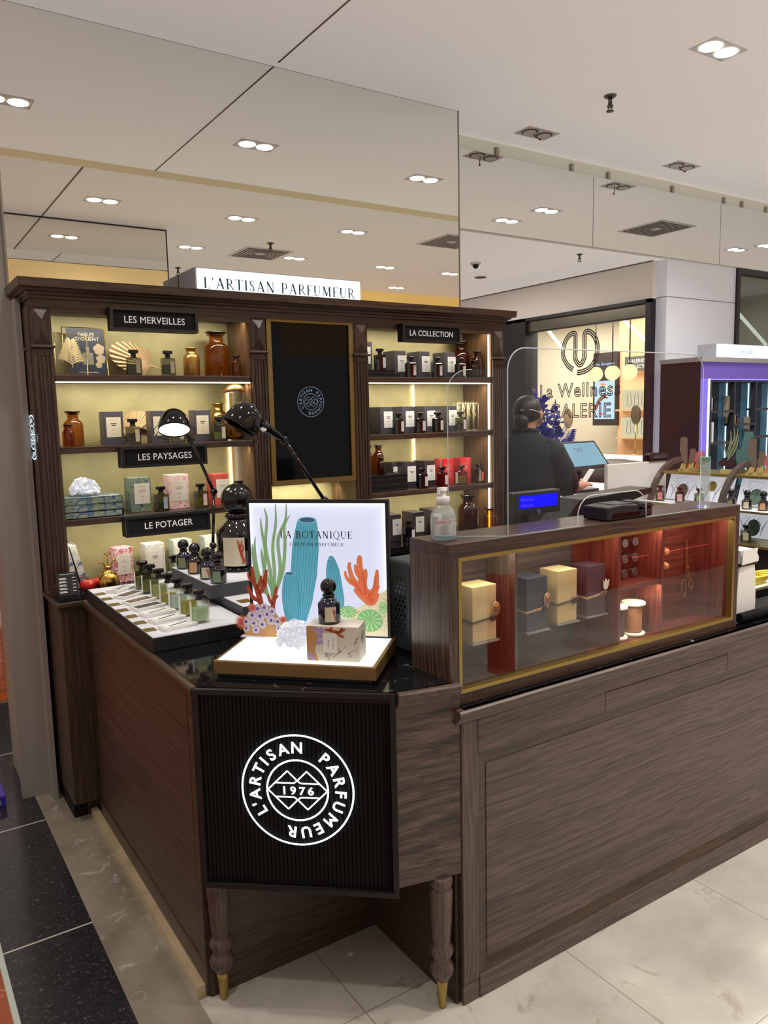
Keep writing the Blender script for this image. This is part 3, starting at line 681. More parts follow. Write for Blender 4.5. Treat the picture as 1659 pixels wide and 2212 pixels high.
# turned legs with brass feet
LEG = [(.0,.0)]
def leg(x, y, ztop):
    s = ztop/.385
    pr = [(.0235,.385),(.026,.372),(.026,.360),(.021,.352),(.0255,.345),(.026,.335),(.0235,.262),(.020,.196),(.0185,.188),(.0225,.183),(.026,.174),(.026,.164),(.020,.150),(.0185,.142),(.0215,.138),(.0265,.122),(.0265,.110),(.021,.093),(.014,.083)]
    l = wp('leg', MB().lathe([(r*1.22, z*s) for r, z in reversed(pr)], (x,y,0), 24), WR['z'], lc)
    wp('brass_foot', MB().lathe([(.0095,0),(.0105,.006),(.0150,.06),(.0175,.083*s)], (x,y,0), 18), M_brass, l, label='tapered brass foot tip')
leg(.690,1.917,.385); leg(1.168,1.546,.385)

# ================================================================== RIGHT COUNTER
rc = thing('right_counter', 'long grey-brown oak cash counter with framed panel and black marble top', 'counter', (2.5,1.75,0))
XE = 4.6
wp('body', MB().box(1.219,XE,1.521,1.938,0,.82), WR['x'], rc)
wp('corner_stile', MB().box(1.2155,1.2705,1.5115,1.522,.06,.80), WR['z'], rc, bevel=.002)
wp('top_rail', MB().box(1.2715,1.762,1.5115,1.522,.703,.80).box(2.372,XE,1.5115,1.522,.703,.80).box(1.762,2.372,1.5115,1.522,.764,.80), WR['x'], rc, bevel=.001)
wp('drawer_front', MB().box(1.764,2.370,1.5115,1.522,.703,.762), WR['x'], rc, bevel=.001)
wp('base_rail', MB().box(1.272,XE,1.511,1.522,0,.07).box(1.2155,1.2705,1.513,1.522,0,.058), WR['x'], rc, bevel=.001)
mb = MB()  # spots without a fitting are added fill, mostly for the left floor
a = [(1.2705,.703),(XE,.703),(XE,.071),(1.2705,.071)]; b = [(1.302,.668),(XE-.03,.668),(XE-.03,.106),(1.302,.106)]
for i in range(4):
    j = (i+1) % 4
    mb.add([(a[i][0],1.5125,a[i][1]),(a[j][0],1.5125,a[j][1]),(b[j][0],1.5185,b[j][1]),(b[i][0],1.5185,b[i][1])], [(0,1,2,3)])
wp('panel_bevel', mb, WL['x'], rc)
wp('front_panel', MB().box(1.302,XE-.03,1.5165,1.522,.106,.668), WR['x'], rc)
edge = MB(); sweep(edge, [(1.197,1.515),(XE,1.515)], [(o*1.35, z-.069) for o, z in PR]); wp('edge_moulding', edge, WR['x'], rc)
wp('marble_top', MB().box(1.2175,XE,1.50,1.938,.822,.84), M_marble, rc)
# ================================================================== PRODUCT KITS
def oct_(w, d, c):
    x, y = w/2, d/2
    return [(-x+c,-y),(x-c,-y),(x,-y+c),(x,y-c),(x-c,y),(-x+c,y),(-x,y-c),(-x,-y+c)]
def perfume(name, gl, liq, cap, lab, label_face='front', liq_h=.6, w=.058, d=.042, h=.106):
    """flat-sided flacon with a mushroom cap; a label strip on its front or its narrow side"""
    t = thing(name, None, 'perfume bottle')
    hb = h*.70
    MB().prism(oct_(w,d,.010), 0, hb).build('glass_body', gl, t, local=True, bevel=.0015, bseg=1)
    if liq: MB().prism(oct_(w-.008,d-.008,.009), .009, .009+(hb-.012)*liq_h).build('perfume', liq, t, local=True)
    c = MB().lathe([(.0125,hb),(.0125,hb+.004),(.0105,hb+.006),(.0105,h*.86),(.017,h*.875)], seg=16).build('collar', cap, t, local=True)
    MB().prism(oct_(.040,.030,.009), h*.875, h).build('cap', cap, t, local=True, bevel=.0012, bseg=1)
    if label_face == 'front': MB().box(-.0085+.012,.0085+.012,-d/2-.0006,-d/2-.0001,.012,hb-.012).build('label', lab, t, local=True)
    elif label_face == 'wide': MB().box(-.016,.016,-d/2-.0006,-d/2-.0001,.012,hb-.014).build('label', lab, t, local=True)
    else: MB().box(-w/2-.0006,-w/2-.0001,-d/2+.011,d/2-.011,.008,hb-.006).build('label', lab, t, local=True)
    return t
def carton(name, body, lab, w=.073, d=.070, h=.138, txt=None, ink=None, lx=0.0, wrap=True):
    t = thing(name, None, 'carton')
    MB().box(-w/2,w/2,-d/2,d/2,0,h).build('box', body, t, local=True, bevel=.0012, bseg=1)
    lw, lh = w*.74, h*.59
    l = MB().box(lx-lw/2,lx+lw/2,-d/2-.0006,-d/2-.0001,h*.235,h*.235+lh).build('label', lab, t, local=True)
    m = MB(); ff = lambda a, b: (lx+a, -d/2-.0009, h*.235+b)
    m.text("L'ARTISAN PARFUMEUR", .0034, lambda a, b: ff(a, lh*.86+b))
    if txt:
        for i, s in enumerate(txt): m.text(s, .0058, lambda a, b: ff(a, lh*.66-i*.0075+b), weight=0)
    else:
        m.box(lx-.012,lx+.012,-d/2-.0009,-d/2-.0006,h*.235+lh*.66,h*.235+lh*.70).box(lx-.008,lx+.008,-d/2-.0009,-d/2-.0006,h*.235+lh*.57,h*.235+lh*.61)
    m.box(lx-.007,lx+.007,-d/2-.0009,-d/2-.0006,h*.235+lh*.36,h*.235+lh*.375).box(lx-.005,lx+.005,-d/2-.0009,-d/2-.0006,h*.235+lh*.16,h*.235+lh*.175)
    m.build('lettering', ink or M_ink, l, local=True)
    return t
M_stop = pri('dark_brown_stopper', rgb(26,16,12), .08, coat=.4)
def apothecary(name, gl, scale=1.0, h=.197, r=.055, stop=True, stopm=None):
    t = thing(name, None, 'bottle')
    MB().lathe([(r*.9,0),(r,.006),(r,h*.60),(r*.93,h*.68),(r*.70,h*.745),(r*.56,h*.765),(r*.54,h*.90),(r*.70,h*.915),(r*.70,h*.94),(r*.58,h*.945)], seg=28).build('glass_body', gl, t, local=True)
    if stop: MB().lathe([(r*.4,h*.90),(r*.46,h*.952),(r*.80,h*.962),(r*.84,h*.985),(r*.80,h)], seg=24).build('stopper', stopm or M_stop, t, local=True)
    return t
def ball_bottle(name, gl, lab, s=1.0, art=None):
    t = thing(name, None, 'perfume bottle')
    pr = [(.026,0),(.0285,.002),(.0285,.046),(.027,.050),(.019,.058),(.015,.062),(.0135,.064),(.0135,.068)]
    MB().lathe([(r*s, z*s) for r, z in pr], seg=14).build('glass_body', gl, t, local=True)
    MB().lathe([(r*s, z*s) for r, z in [(.015,.066),(.0165,.069),(.015,.072),(.010,.074)]], seg=20).build('collar', M_cap, t, local=True)
    MB().sphere((0,0,.091*s), .0205*s, 22, 14).build('ball_cap', M_cap, t, local=True)
    m = MB(); R = .0292*s
    a0, a1 = math.radians(205), math.radians(262); k = 8
    vs = [(R*math.cos(a0+(a1-a0)*i/k), R*math.sin(a0+(a1-a0)*i/k), z*s) for z in (.007,.044) for i in range(k+1)]
    m.add(vs, [(i,i+1,k+2+i,k+1+i) for i in range(k)], True)
    l = m.build('label', lab, t, local=True)
    if art:
        m = MB(); f = lambda a, b: ((R+.0004*s)*math.cos(a/.0292), (R+.0004*s)*math.sin(a/.0292), b*s)
        for pts, w in art: m.ribbon([(math.radians(a)*.0292, b) for a, b in pts], [q*.0011 for q in w], f, 12)
        m.build('label_print', M_coral, l, local=True)
    return t
M_coral = pri('coral_red_print', rgb(178,70,36), .6)
CORAL_ART = [([(255,.018),(252,.025),(249,.030),(246,.038),(244,.041)],[3,3,2,1]), ([(249,.030),(253,.034),(255,.040)],[2.5,2,1]), ([(252,.025),(257,.028),(258,.034)],[2.5,2,1]), ([(256,.018),(258,.014),(256,.010)],[3,3,2])]
def place(t, loc, label, rz=0, group=None):
    t.location = loc; t.rotation_euler = (0,0,rz); t['label'] = label
    if group: t['group'] = group
    return t

# ================================================================== TRAYS ON THE LEFT COUNTER
M_side = pri('tray_side_black', rgb(26,27,30), .5)
def tray(x0, x1, y0, y1, z0, z1, lab, side):
    t = thing('display_tray', lab, 'tray', ((x0+x1)/2,(y0+y1)/2,z0))
    MB().box(x0,x1,y0,y1,z0,z1-.0015).build('base', side, t, bevel=.001)
    MB().box(x0+.004,x1-.004,y0+.004,y1-.004,z1-.002,z1).build('white_top', M_white, t)
    return t
tray(.651,.966,2.257,3.082,.911,.955, 'long black-sided display tray with white top holding scent cards', M_side)
tray(.972,1.30,2.335,2.95,.911,.984, 'middle grey riser tray with one gold tag, under the ball bottles tray', M_grey)
tray(.930,1.29,2.508,2.915,.9845,1.031, 'highest grey-sided tray carrying the ball-capped bottles', M_grey)
M_tag = pri('gold_tag', rgb(150,128,74), .35, .6)
gx = [2.966,2.867,2.761,2.658,2.554,2.457,2.354]
ord_ = ['nearest the red box end','second from the shelving end','third from the shelving end','middle one','third from the front','second from the front','nearest the front edge']
for i, y in enumerate(gx):
    t = MB().box(.656,.690,y-.019,y+.019,.9553,.9572).build('gold_tag', M_tag)
    tag(t, 'small gold square tag on the long tray, '+ord_[i], 'name tag', 'gold tags along the long tray')
t = MB().box(.99,1.03,2.385,2.43,.9842,.986).build('gold_tag', M_tag); tag(t, 'gold square tag alone on the middle grey riser', 'name tag')
# stacks of blotter cards, fanned
ARTC = [rgb(128,142,146),rgb(150,128,62),rgb(178,150,64),rgb(120,104,60),rgb(96,120,84),rgb(120,108,66),rgb(120,128,110)]
BACK = [rgb(190,198,200),rgb(96,88,84),rgb(110,100,90),rgb(84,78,74),rgb(236,236,232),rgb(240,240,238),rgb(240,240,240)]
cy = [2.983,2.863,2.743,2.64,2.535,2.436,2.331]; ca = [40,33,20,16,12,15,12]
for i in range(7):
    t = thing('scent_card_stack', ['pale blue-grey printed','dark and gold printed','grey printed with gold sprays','charcoal printed with gold dots','white with a green leaf','white with brown sprigs','white with small grey leaves'][i]+' scent card stack on the long tray', 'cards', (.752,cy[i],.9555), math.radians(ca[i]), 'scent card stacks')
    m = MB()
    for k in range(6):
        R = Matrix.Rotation(math.radians(-k*.9), 3, 'Z'); m.obox((.002*k*.3,.0,.0008+k*.0016), (.054,.0255,.0007), R)
    m.build('cards', M_paper, t, local=True)
    p = MB().box(-.046,.046,-.018,.018,.0105,.0109).build('print', pri('card_back', BACK[i], .7), t, local=True)
    m = MB(); f = lambda a, b: (a, b, .0113)
    m.ribbon([(-.036,-.006),(-.012,.0),(.012,.002),(.036,.007)], [.002,.004,.003,.001], f, 12)
    for k in range(5):
        x = -.028+.014*k; y = -.004+.0026*k
        m.ribbon([(x,y),(x+.006,y+.007)], [.004,.006,.001], f, 4); m.ribbon([(x,y),(x+.009,y-.006)], [.004,.006,.001], f, 4)
    m.build('sprig', pri('card_print', ARTC[i], .7), p, local=True)
# seven testers in a row
fl = [('lime','olive'),('lime',0),('lime',0),('yellow',0),('mint',0),('yellow',0),('green',0)]
by = [2.962,2.868,2.762,2.656,2.557,2.451,2.345]
bl = ['olive tinted tester bottle nearest the shelving in the row on the long tray','second tester from the shelving, pale lime, dark cap','third tester from the shelving, lime perfume','middle tester of the row, golden yellow perfume low in the glass','pale mint tester just behind the yellow-green one','yellow-green tester second from the front of the row','clear pale green tester standing at the front of the long tray']
for i in range(7):
    t = perfume('tester_bottle', M_gclear if i > 1 else M_gbot, LQ[fl[i][0]], M_cap, M_paper, 'side', .62 if i not in (3,) else .42)
    place(t, (.832,by[i],.9555), bl[i], math.radians(-4), 'tester bottles in a row')
# four ball-capped bottles and the oversized one
G_navy = pri('navy_glass', rgb(10,18,44), .05, coat=.5); G_brown = pri('brown_black_glass', rgb(34,24,10), .05, coat=.5); G_teal = pri('teal_black_glass', rgb(8,20,26), .05, coat=.5)
lab_gold = pattern('label_gold_green', [rgb(150,140,80),rgb(120,130,90),rgb(176,150,86)], 60); lab_pch = pri('label_peach', rgb(204,160,120), .6); lab_sage = pri('label_sage', rgb(120,140,112), .6)
ball = [(G_navy,lab_gold,(.965,2.868),'blue-black ball-capped bottle with golden label, farthest back on the high tray',None),(G_brown,lab_pch,(.967,2.752),'brown ball-capped bottle with peach label on the high tray',None),
        (G_navy,M_cream,(.968,2.628),'navy ball-capped bottle with coral-print label on the high tray',CORAL_ART),(G_teal,lab_sage,(.972,2.535),'teal-black ball-capped bottle with sage label at the high tray corner',None)]
for g, l, (x, y), lab, art in ball:
    place(ball_bottle('ball_cap_bottle', g, l, 1.0, art), (x,y,1.0315), lab, 0, 'ball-capped bottles')
place(ball_bottle('ball_cap_bottle', G_navy, lab_gold), (1.135,2.86,1.0315), 'ball-capped bottle half hidden behind the giant bottle', 0)
place(ball_bottle('ball_cap_bottle', G_brown, lab_pch), (1.228,2.56,1.0315), 'brown ball-capped bottle almost hidden by the light box edge', 0)
big = place(ball_bottle('giant_ball_bottle', G_dk if False else pri('giant_black_glass', rgb(9,8,8), .04, coat=.6), M_cream, 2.88, CORAL_ART), (1.135,2.735,1.033), 'giant black display bottle with ball cap and coral label')
MB().lathe([(.088,.0),(.09,.003),(.09,.010),(.084,.013)], seg=30).build('plinth', M_blk, big, local=True)

# ================================================================== LIGHT BOX
lb = thing('light_box', 'glowing upright panel with sea plant artwork on a gold-edged base', 'light box', (.906,2.121,.911), -PI/4)
L_ = lambda mb, n, m, p=None, **k: mb.build(n, m, p or lb, local=True, **k)
L_(MB().box(.006,.425,-.252,.010,0,.012), 'foot', M_blkm)
L_(MB().box(-.006,.438,-.262,.020,.010,.045), 'gold_base', M_goldtray, bevel=.0015)
L_(MB().box(.004,.428,-.252,.000,.0445,.0462), 'lit_top', emi('base_glow', rgb(255,253,246), 1.25))
pnl = L_(MB().box(.003,.427,.0,.018,.0455,.447), 'panel', M_blkm)
e = .009
L_(MB().box(.003,.427,-.004,.001,.0465,.0465+e*.5).box(.003,.427,-.004,.001,.447-e,.447).box(.003,.003+e,-.004,.001,.05,.44).box(.427-e,.427,-.004,.001,.05,.44), 'panel_frame', M_blkm, pnl)
def grad_emi(name, c, s):
    """backlit sheet: a touch brighter toward its edges"""
    m = emi(name, c, s); t = m.node_tree; e_ = [n for n in t.nodes if n.type == 'EMISSION'][0]
    tc = N(t, 'ShaderNodeTexCoord'); sp = N(t, 'ShaderNodeSeparateXYZ'); t.links.new(tc.outputs['Generated'], sp.inputs[0])
    outs = []
    for ax in (0, 2):
        a = N(t, 'ShaderNodeMath', operation='SUBTRACT'); t.links.new(sp.outputs[ax], a.inputs[0]); a.inputs[1].default_value = .5
        b = N(t, 'ShaderNodeMath', operation='ABSOLUTE'); t.links.new(a.outputs[0], b.inputs[0])
        c_ = N(t, 'ShaderNodeMath', operation='MULTIPLY'); t.links.new(b.outputs[0], c_.inputs[0]); c_.inputs[1].default_value = 2
        d = N(t, 'ShaderNodeMath', operation='POWER'); t.links.new(c_.outputs[0], d.inputs[0]); d.inputs[1].default_value = 14
        outs.append(d.outputs[0])
    m_ = N(t, 'ShaderNodeMath', operation='MAXIMUM'); t.links.new(outs[0], m_.inputs[0]); t.links.new(outs[1], m_.inputs[1])
    mr = N(t, 'ShaderNodeMapRange'); t.links.new(m_.outputs[0], mr.inputs[0]); mr.inputs[3].default_value = s; mr.inputs[4].default_value = s*1.5
    t.links.new(mr.outputs[0], e_.inputs['Strength']); return m
L_(MB().box(.011,.419,-.001,.0005,.05,.439), 'lit_sheet', grad_emi('sheet_glow', rgb(222,224,246), .98), pnl)
def prt(n, c, s=.38): return pri('print_'+n, c, .6, emit=c, es=s)
P_g, P_gd = prt('seaweed', rgb(132,168,120)), prt('seaweed_line', rgb(92,132,92))
P_b, P_bd, P_bl = prt('sponge', rgb(84,164,186)), prt('sponge_line', rgb(52,118,150)), prt('sponge_mouth', rgb(58,92,132))
P_o, P_od = prt('orange_coral', rgb(222,122,80), .3), prt('orange_line', rgb(170,66,32))
P_r, P_tan, P_lav, P_vio, P_pink = prt('rust_coral', rgb(164,68,38)), prt('tan_rock', rgb(196,150,96)), prt('lavender_polyp', rgb(196,186,204)), prt('violet_dot', rgb(92,62,140)), prt('pink_anemone', rgb(206,96,104))
P_hill, P_hl, P_ug, P_ugl = prt('speckled_hill', rgb(220,212,180)), prt('hill_squiggle', rgb(150,150,110)), prt('urchin', rgb(122,178,112)), prt('urchin_pale', rgb(190,220,170))
def lay(d): return lambda a, b: (a, -.0014-d*.0004, b-.911)
# seaweed
m = MB()
for pts in ([(.075,1.06),(.082,1.14),(.080,1.22),(.092,1.29),(.093,1.347)],[(.078,1.07),(.100,1.15),(.097,1.24),(.122,1.30),(.126,1.348)],[(.072,1.06),(.070,1.14),(.058,1.22),(.065,1.30),(.058,1.335)],[(.066,1.05),(.050,1.12),(.056,1.20),(.048,1.27),(.046,1.305)],[(.082,1.08),(.108,1.15),(.118,1.23),(.118,1.28),(.136,1.314)],[(.060,1.07),(.034,1.13),(.024,1.20),(.027,1.25)],[(.050,1.08),(.026,1.13),(.018,1.19),(.017,1.228)],[(.072,1.09),(.052,1.15),(.046,1.19),(.044,1.215)],[(.072,1.0),(.074,1.06),(.080,1.12)]):
    m.ribbon(pts, [.008,.011,.010,.008,.002], lay(1), 26)
sw = L_(m, 'seaweed_print', P_g, pnl)
def sponge(x0, z0, x1, z1, wid, lines, d):
    """tube sponge: bottom (x0,z0) to mouth (x1,z1), widths along it"""
    m = MB(); pts = [(x0,z0),((x0*2+x1)/3,(z0*2+z1)/3),((x0+2*x1)/3,(z0+2*z1)/3),(x1,z1)]
    m.ribbon(pts, wid, lay(d), 26); s = L_(m, 'sponge_print', P_b, pnl)
    m = MB(); P = smooth_pts(pts, 26); Wd = smooth_w(wid, 27)
    for k in range(lines+1):
        u = -1+2*k/lines
        if k in (0, lines): u *= .985
        m.ribbon([(P[i][0]+u*.5*Wd[i], P[i][1]) for i in range(0,27,3)], .0012 if k in (0,lines) else .0009, lay(d+1), 26)
    L_(m, 'sponge_lines', P_bd, s)
    m = MB(); r = wid[-1]/2; m.poly([lay(d+1)(x1+r*math.cos(a*PI/12), z1+r*.34*math.sin(a*PI/12)) for a in range(24)]); L_(m, 'mouth_rim', prt('rim', rgb(150,206,214)), s)
    m = MB(); m.poly([lay(d+2)(x1+r*.85*math.cos(a*PI/12), z1+r*.26*math.sin(a*PI/12)) for a in range(24)]); L_(m, 'mouth', P_bl, s)
sponge(.156,.985,.188,1.300,[.020,.062,.080,.080,.056],9,2)
sponge(.130,.983,.130,1.142,[.016,.044,.054,.050,.030],8,5)
sponge(.270,1.03,.256,1.193,[.030,.050,.046,.040,.014],7,2)
sponge(.228,1.0,.228,1.072,[.01,.024,.024,.02,.012],4,5)
# orange coral
m = MB()
m.ribbon([(.375,1.062),(.362,1.085),(.338,1.105),(.318,1.13),(.309,1.165),(.312,1.178)], [.016,.028,.024,.016,.012,.008], lay(3), 24)
m.ribbon([(.330,1.112),(.312,1.12),(.300,1.134),(.296,1.152)], [.014,.013,.010,.006], lay(3), 14)
m.ribbon([(.352,1.09),(.346,1.13),(.340,1.165),(.340,1.190),(.341,1.199)], [.022,.024,.018,.016,.006], lay(3), 20)
m.ribbon([(.345,1.125),(.330,1.15),(.326,1.172)], [.012,.012,.006], lay(3), 10)
m.ribbon([(.350,1.11),(.356,1.14),(.357,1.160)], [.014,.014,.012,.005], lay(3), 10)
m.ribbon([(.368,1.082),(.384,1.10),(.388,1.13),(.391,1.158)], [.024,.022,.017,.014,.006], lay(3), 18)
m.ribbon([(.386,1.10),(.396,1.112)], [.012,.006], lay(3), 5)
m.ribbon([(.322,1.10),(.345,1.085),(.372,1.066),(.392,1.09)], [.01,.03,.03,.008], lay(3), 14)
oc = L_(m, 'orange_coral_print', P_o, pnl)
m = MB()
for pts in ([(.345,1.08),(.338,1.10),(.326,1.118)],[(.356,1.085),(.352,1.115),(.347,1.15)],[(.37,1.08),(.38,1.10),(.386,1.13)],[(.36,1.075),(.37,1.09)]): m.ribbon(pts, .0016, lay(4), 10)
L_(m, 'coral_lines', P_od, oc)
# speckled hill with urchins
hill = [(.215,.963),(.24,.985),(.275,1.012),(.30,1.02),(.33,1.045),(.36,1.06),(.385,1.083),(.418,1.10),(.418,.963)]
m = MB(); m.poly([lay(1)(a, b) for a, b in hill]); hl = L_(m, 'hill_print', P_hill, pnl)
m = MB()
for k in range(150):
    x = random.uniform(.25,.415); z = random.uniform(.97,1.09)
    top = 1.0+ (x-.26)*.62
    if z > min(1.09, top): continue
    a = random.uniform(0,6.28); m.ribbon([(x,z),(x+.004*math.cos(a),z+.004*math.sin(a)),(x+.005*math.cos(a+1),z+.005*math.sin(a+1))], .0009, lay(2), 5)
L_(m, 'squiggles', P_hl, hl)
def urchin(x, z, rx, rz):
    m = MB(); m.poly([lay(3)(x+rx*math.cos(a*PI/14), z+rz*math.sin(a*PI/14)) for a in range(28)]); u = L_(m, 'urchin_print', P_ug, pnl)
    m = MB()
    for k in range(12):
        a = k*PI/6+.2; m.ribbon([(x+rx*.25*math.cos(a), z+rz*.1+rz*.25*math.sin(a)), (x+rx*.92*math.cos(a), z+rz*.92*math.sin(a))], [.001,.0035], lay(4), 2)
    L_(m, 'urchin_ribs', P_ugl, u)
urchin(.302,1.032,.026,.018); urchin(.366,1.008,.038,.033); urchin(.405,1.046,.012,.018)
# lettering printed over the artwork
m = MB(); serif(m, 'LA BOTANIQUE', .021, lambda a, b: lay(9)(.213+a, 1.247+b), .13); serif(m, "L'ARTISAN PARFUMEUR", .0098, lambda a, b: lay(9)(.214+a, 1.2245+b), .16)
L_(m, 'lettering', pri('umber_ink', rgb(62,56,48), .5), pnl)
# cut-out coral standee at its left foot: a flat printed board in front of the sheet
st = thing('coral_standee', 'flat printed cut-out of rust coral and lavender polyps on the light box', 'cut-out', (.906,2.121,.957), -PI/4)
S_ = lambda mb, n, mt, p=None: mb.build(n, mt, p or st, local=True)
Fs = lambda d, thick=0: (lambda a, b: (a, -.030-d*.0008, b-.957))
Pp = lambda n, c: pri('standee_'+n, c, .6, emit=c, es=.12)
blob = []
for a, b in [(.075,.955),(.118,.958),(.128,.985),(.118,1.005),(.098,1.02),(.085,1.045),(.06,1.055),(.04,1.05),(.022,1.04),(.005,1.025),(-.012,1.005),(-.014,.985),(-.004,.962),(.012,.945)]: blob.append((a,max(.958,b)))
m = MB(); m.add([(a,-.030,b-.957) for a, b in blob]+[(a,-.033,b-.957) for a, b in blob], [tuple(range(14)), tuple(range(27,13,-1))]+[(i,(i+1)%14,14+(i+1)%14,14+i) for i in range(14)])
S_(m, 'board', Pp('tan', rgb(196,150,96)))
S_(MB().box(-.015,.06,-.045,-.022,0,.003), 'base_strip', M_white)
m = MB(); random.seed(3)
pol = [(.038,1.042,.013),(.058,1.046,.012),(.02,1.022,.013),(.044,1.020,.014),(.066,1.026,.013),(.082,1.035,.011),(.0,1.002,.013),(.024,.998,.012),(.05,.995,.012),(.078,1.008,.013),(.098,1.005,.012),(.03,.978,.011),(.1,.985,.009),(.0,.982,.01)]
for x, z, r in pol: m.poly([Fs(6)(x+r*(1+.14*(k%2))*math.cos(k*PI/12), z+r*(1+.14*(k%2))*math.sin(k*PI/12)) for k in range(24)])
pl_ = S_(m, 'polyps', Pp('lav', rgb(200,190,206)))
m = MB()
for x, z, r in pol: m.poly([Fs(7)(x+r*.36*math.cos(k*PI/6), z+r*.36*math.sin(k*PI/6)) for k in range(12)])
S_(m, 'polyp_eyes', Pp('vio', rgb(92,62,140)), pl_)
m = MB()
for pts, w in [([(.05,1.03),(.046,1.065),(.04,1.09),(.03,1.12),(.026,1.15),(.024,1.166)],[.018,.018,.016,.012,.008]),([(.036,1.10),(.048,1.12),(.052,1.14)],[.013,.012,.006]),([(.042,1.085),(.06,1.11),(.064,1.135),(.070,1.158)],[.015,.015,.012,.007]),([(.06,1.11),(.056,1.13)],[.012,.007]),([(.044,1.065),(.024,1.075),(.012,1.10),(.008,1.11)],[.014,.013,.010,.006]),([(.026,1.12),(.014,1.135),(.012,1.15)],[.010,.008,.004]),
               ([(.086,1.03),(.084,1.05),(.090,1.075),(.096,1.10),(.098,1.11)],[.014,.014,.011,.006]),([(.086,1.055),(.074,1.07),(.072,1.085)],[.010,.009,.005]),([(.09,1.072),(.102,1.082)],[.009,.005])]:
    m.ribbon(pts, w, Fs(3), 20)
S_(m, 'rust_coral', Pp('rust', rgb(164,68,38)))
m = MB()
for (cx, cz, r) in ((-.012,1.0,.022),(.116,1.012,.012),(.022,1.045,.014)):
    for k in range(13):
        a = PI*.35+PI*1.3*k/12 if cx < 0 else PI*2*k/12
        m.ribbon([(cx,cz),(cx+r*math.cos(a),cz+r*math.sin(a))], [.006,.0025], Fs(8), 3)
S_(m, 'anemone_fringe', Pp('pink', rgb(206,112,86)))
# white coral, boxed perfume and bottle standing on the lit base
def frilly(m, c, d, r, h):
    Q = Vector((0,0,1)).rotation_difference(Vector(d).normalized()).to_matrix(); c = Vector(c); seg = 11; vs = []
    ph = random.uniform(0,6)
    for rr, zz, am in ((.15,0,0),(.45,.35,.05),(.85,.75,.14),(1.12,1.0,.26)):
        for k in range(seg):
            a = 2*PI*k/seg; q = rr*(1+am*math.sin(4*a+ph)+random.uniform(-am,am)*.5)
            vs.append(c + Q @ Vector((r*q*math.cos(a), r*q*math.sin(a), h*(zz+am*.5*math.sin(3*a+ph)))))
    m.add(vs, [(i*seg+k, i*seg+(k+1)%seg, (i+1)*seg+(k+1)%seg, (i+1)*seg+k) for i in range(3) for k in range(seg)], True)
def blob_coral(name, lab, loc, n, R, hs, fr, seed, zs=.75):
    random.seed(seed); t = thing(name, lab, 'coral', loc); m = MB()
    m.sphere((0,0,hs*.36), R*.62, 14, 8, (1,.8,zs*.75), .1)
    for k in range(n):
        a = random.uniform(0, 2*PI); el = math.asin(random.uniform(-.12,1))
        d = Vector((math.cos(a)*math.cos(el), math.sin(a)*math.cos(el)*.85, math.sin(el)))
        r = random.uniform(*fr); p = Vector((0,0,hs*.34)) + Vector((d.x*R*.72, d.y*R*.72, d.z*hs*.52))
        p.z = max(p.z, r*.7+.002)
        frilly(m, p-d*r*.4, d+Vector((random.uniform(-.3,.3),random.uniform(-.3,.3),random.uniform(0,.3))), r, r*1.15)
    o = m.build('branches', M_wcoral, t, local=True); lo = min(v.co.z for v in o.data.vertices)
    for v in o.data.vertices: v.co.z -= lo
    return t
M_wcoral = pri('white_coral', rgb(232,233,236), .7, emit=rgb(226,230,240), es=.22)  # emission added to make the coral look whiter
blob_coral('white_coral', 'frilly white coral piece on the glowing base of the light box', (.945,1.915,.9575), 75, .052, .080, (.010,.015), 5)
t = blob_coral('white_coral', 'rounded white coral lump resting on the pile of patterned books', (.728,3.36,1.2895), 55, .058, .072, (.013,.018), 8)
bx = thing('printed_gift_box', 'pale gift box with sea motif lying under the small bottle', 'carton', (.995,1.762,.9575), -PI/4)
B_ = lambda mb, n, mt, p=None, **k: mb.build(n, mt, p or bx, local=True, **k)
B_(MB().box(-.071,.071,-.038,.038,0,.094), 'box', pri('ivory_carton', rgb(222,216,200), .5), bevel=.001)
fb = lambda d=0: (lambda a, b: (a, -.0384-d*.0003, b))
m = MB(); m.poly([fb()(-.0705,.001), fb()(-.040,.001), fb()(-.050,.03), fb()(-.040,.06), fb()(-.045,.0935), fb()(-.0705,.0935)]); B_(m, 'tan_print', prt('tan2', rgb(190,142,88), .05))
m = MB()
for x, z, r in [(-.045,.085,.008),(-.03,.083,.008),(-.036,.068,.008),(-.022,.066,.006),(-.028,.052,.006),(-.040,.05,.006)]: m.poly([fb(1)(x+r*math.cos(k*PI/8), z+r*math.sin(k*PI/8)) for k in range(16)])
for x, z in [(-.066,.01),(-.058,.014),(-.062,.02),(-.054,.006)]: m.poly([fb(1)(x+.005*math.cos(k*PI/6), z+.005*math.sin(k*PI/6)) for k in range(12)])
B_(m, 'polyp_print', prt('lav2', rgb(170,146,190), .05))
m = MB()
for pts in ([(-.02,.086),(.0,.082),(.02,.08),(.035,.088)],[(.01,.081),(.022,.07),(.032,.068)],[(.02,.08),(.028,.092)],[(-.008,.083),(.0,.092)]): m.ribbon(pts, [.006,.007,.004], fb(2), 10)
B_(m, 'coral_print', M_coral)
m = MB(); random.seed(11)
for k in range(26):
    x = random.uniform(-.03,.062); z = random.uniform(.004,.03+.03*max(0,x/.06)); m.ribbon([(x,z),(x+random.uniform(.004,.012),z+random.uniform(.004,.01))], .0011, fb(2), 2)
B_(m, 'twig_print', prt('twig', rgb(112,108,116), .03))
l = B_(MB().box(-.026,.012,-.0392,-.0386,.024,.074), 'label', M_paper)
m = MB(); m.text("L'ARTISAN PARFUMEUR", .003, lambda a, b: (-.0+b, -.0395, .049-a)); m.text('Abyssae', .006, lambda a, b: (-.013+b, -.0395, .049-a)); B_(m, 'lettering', M_ink, l)
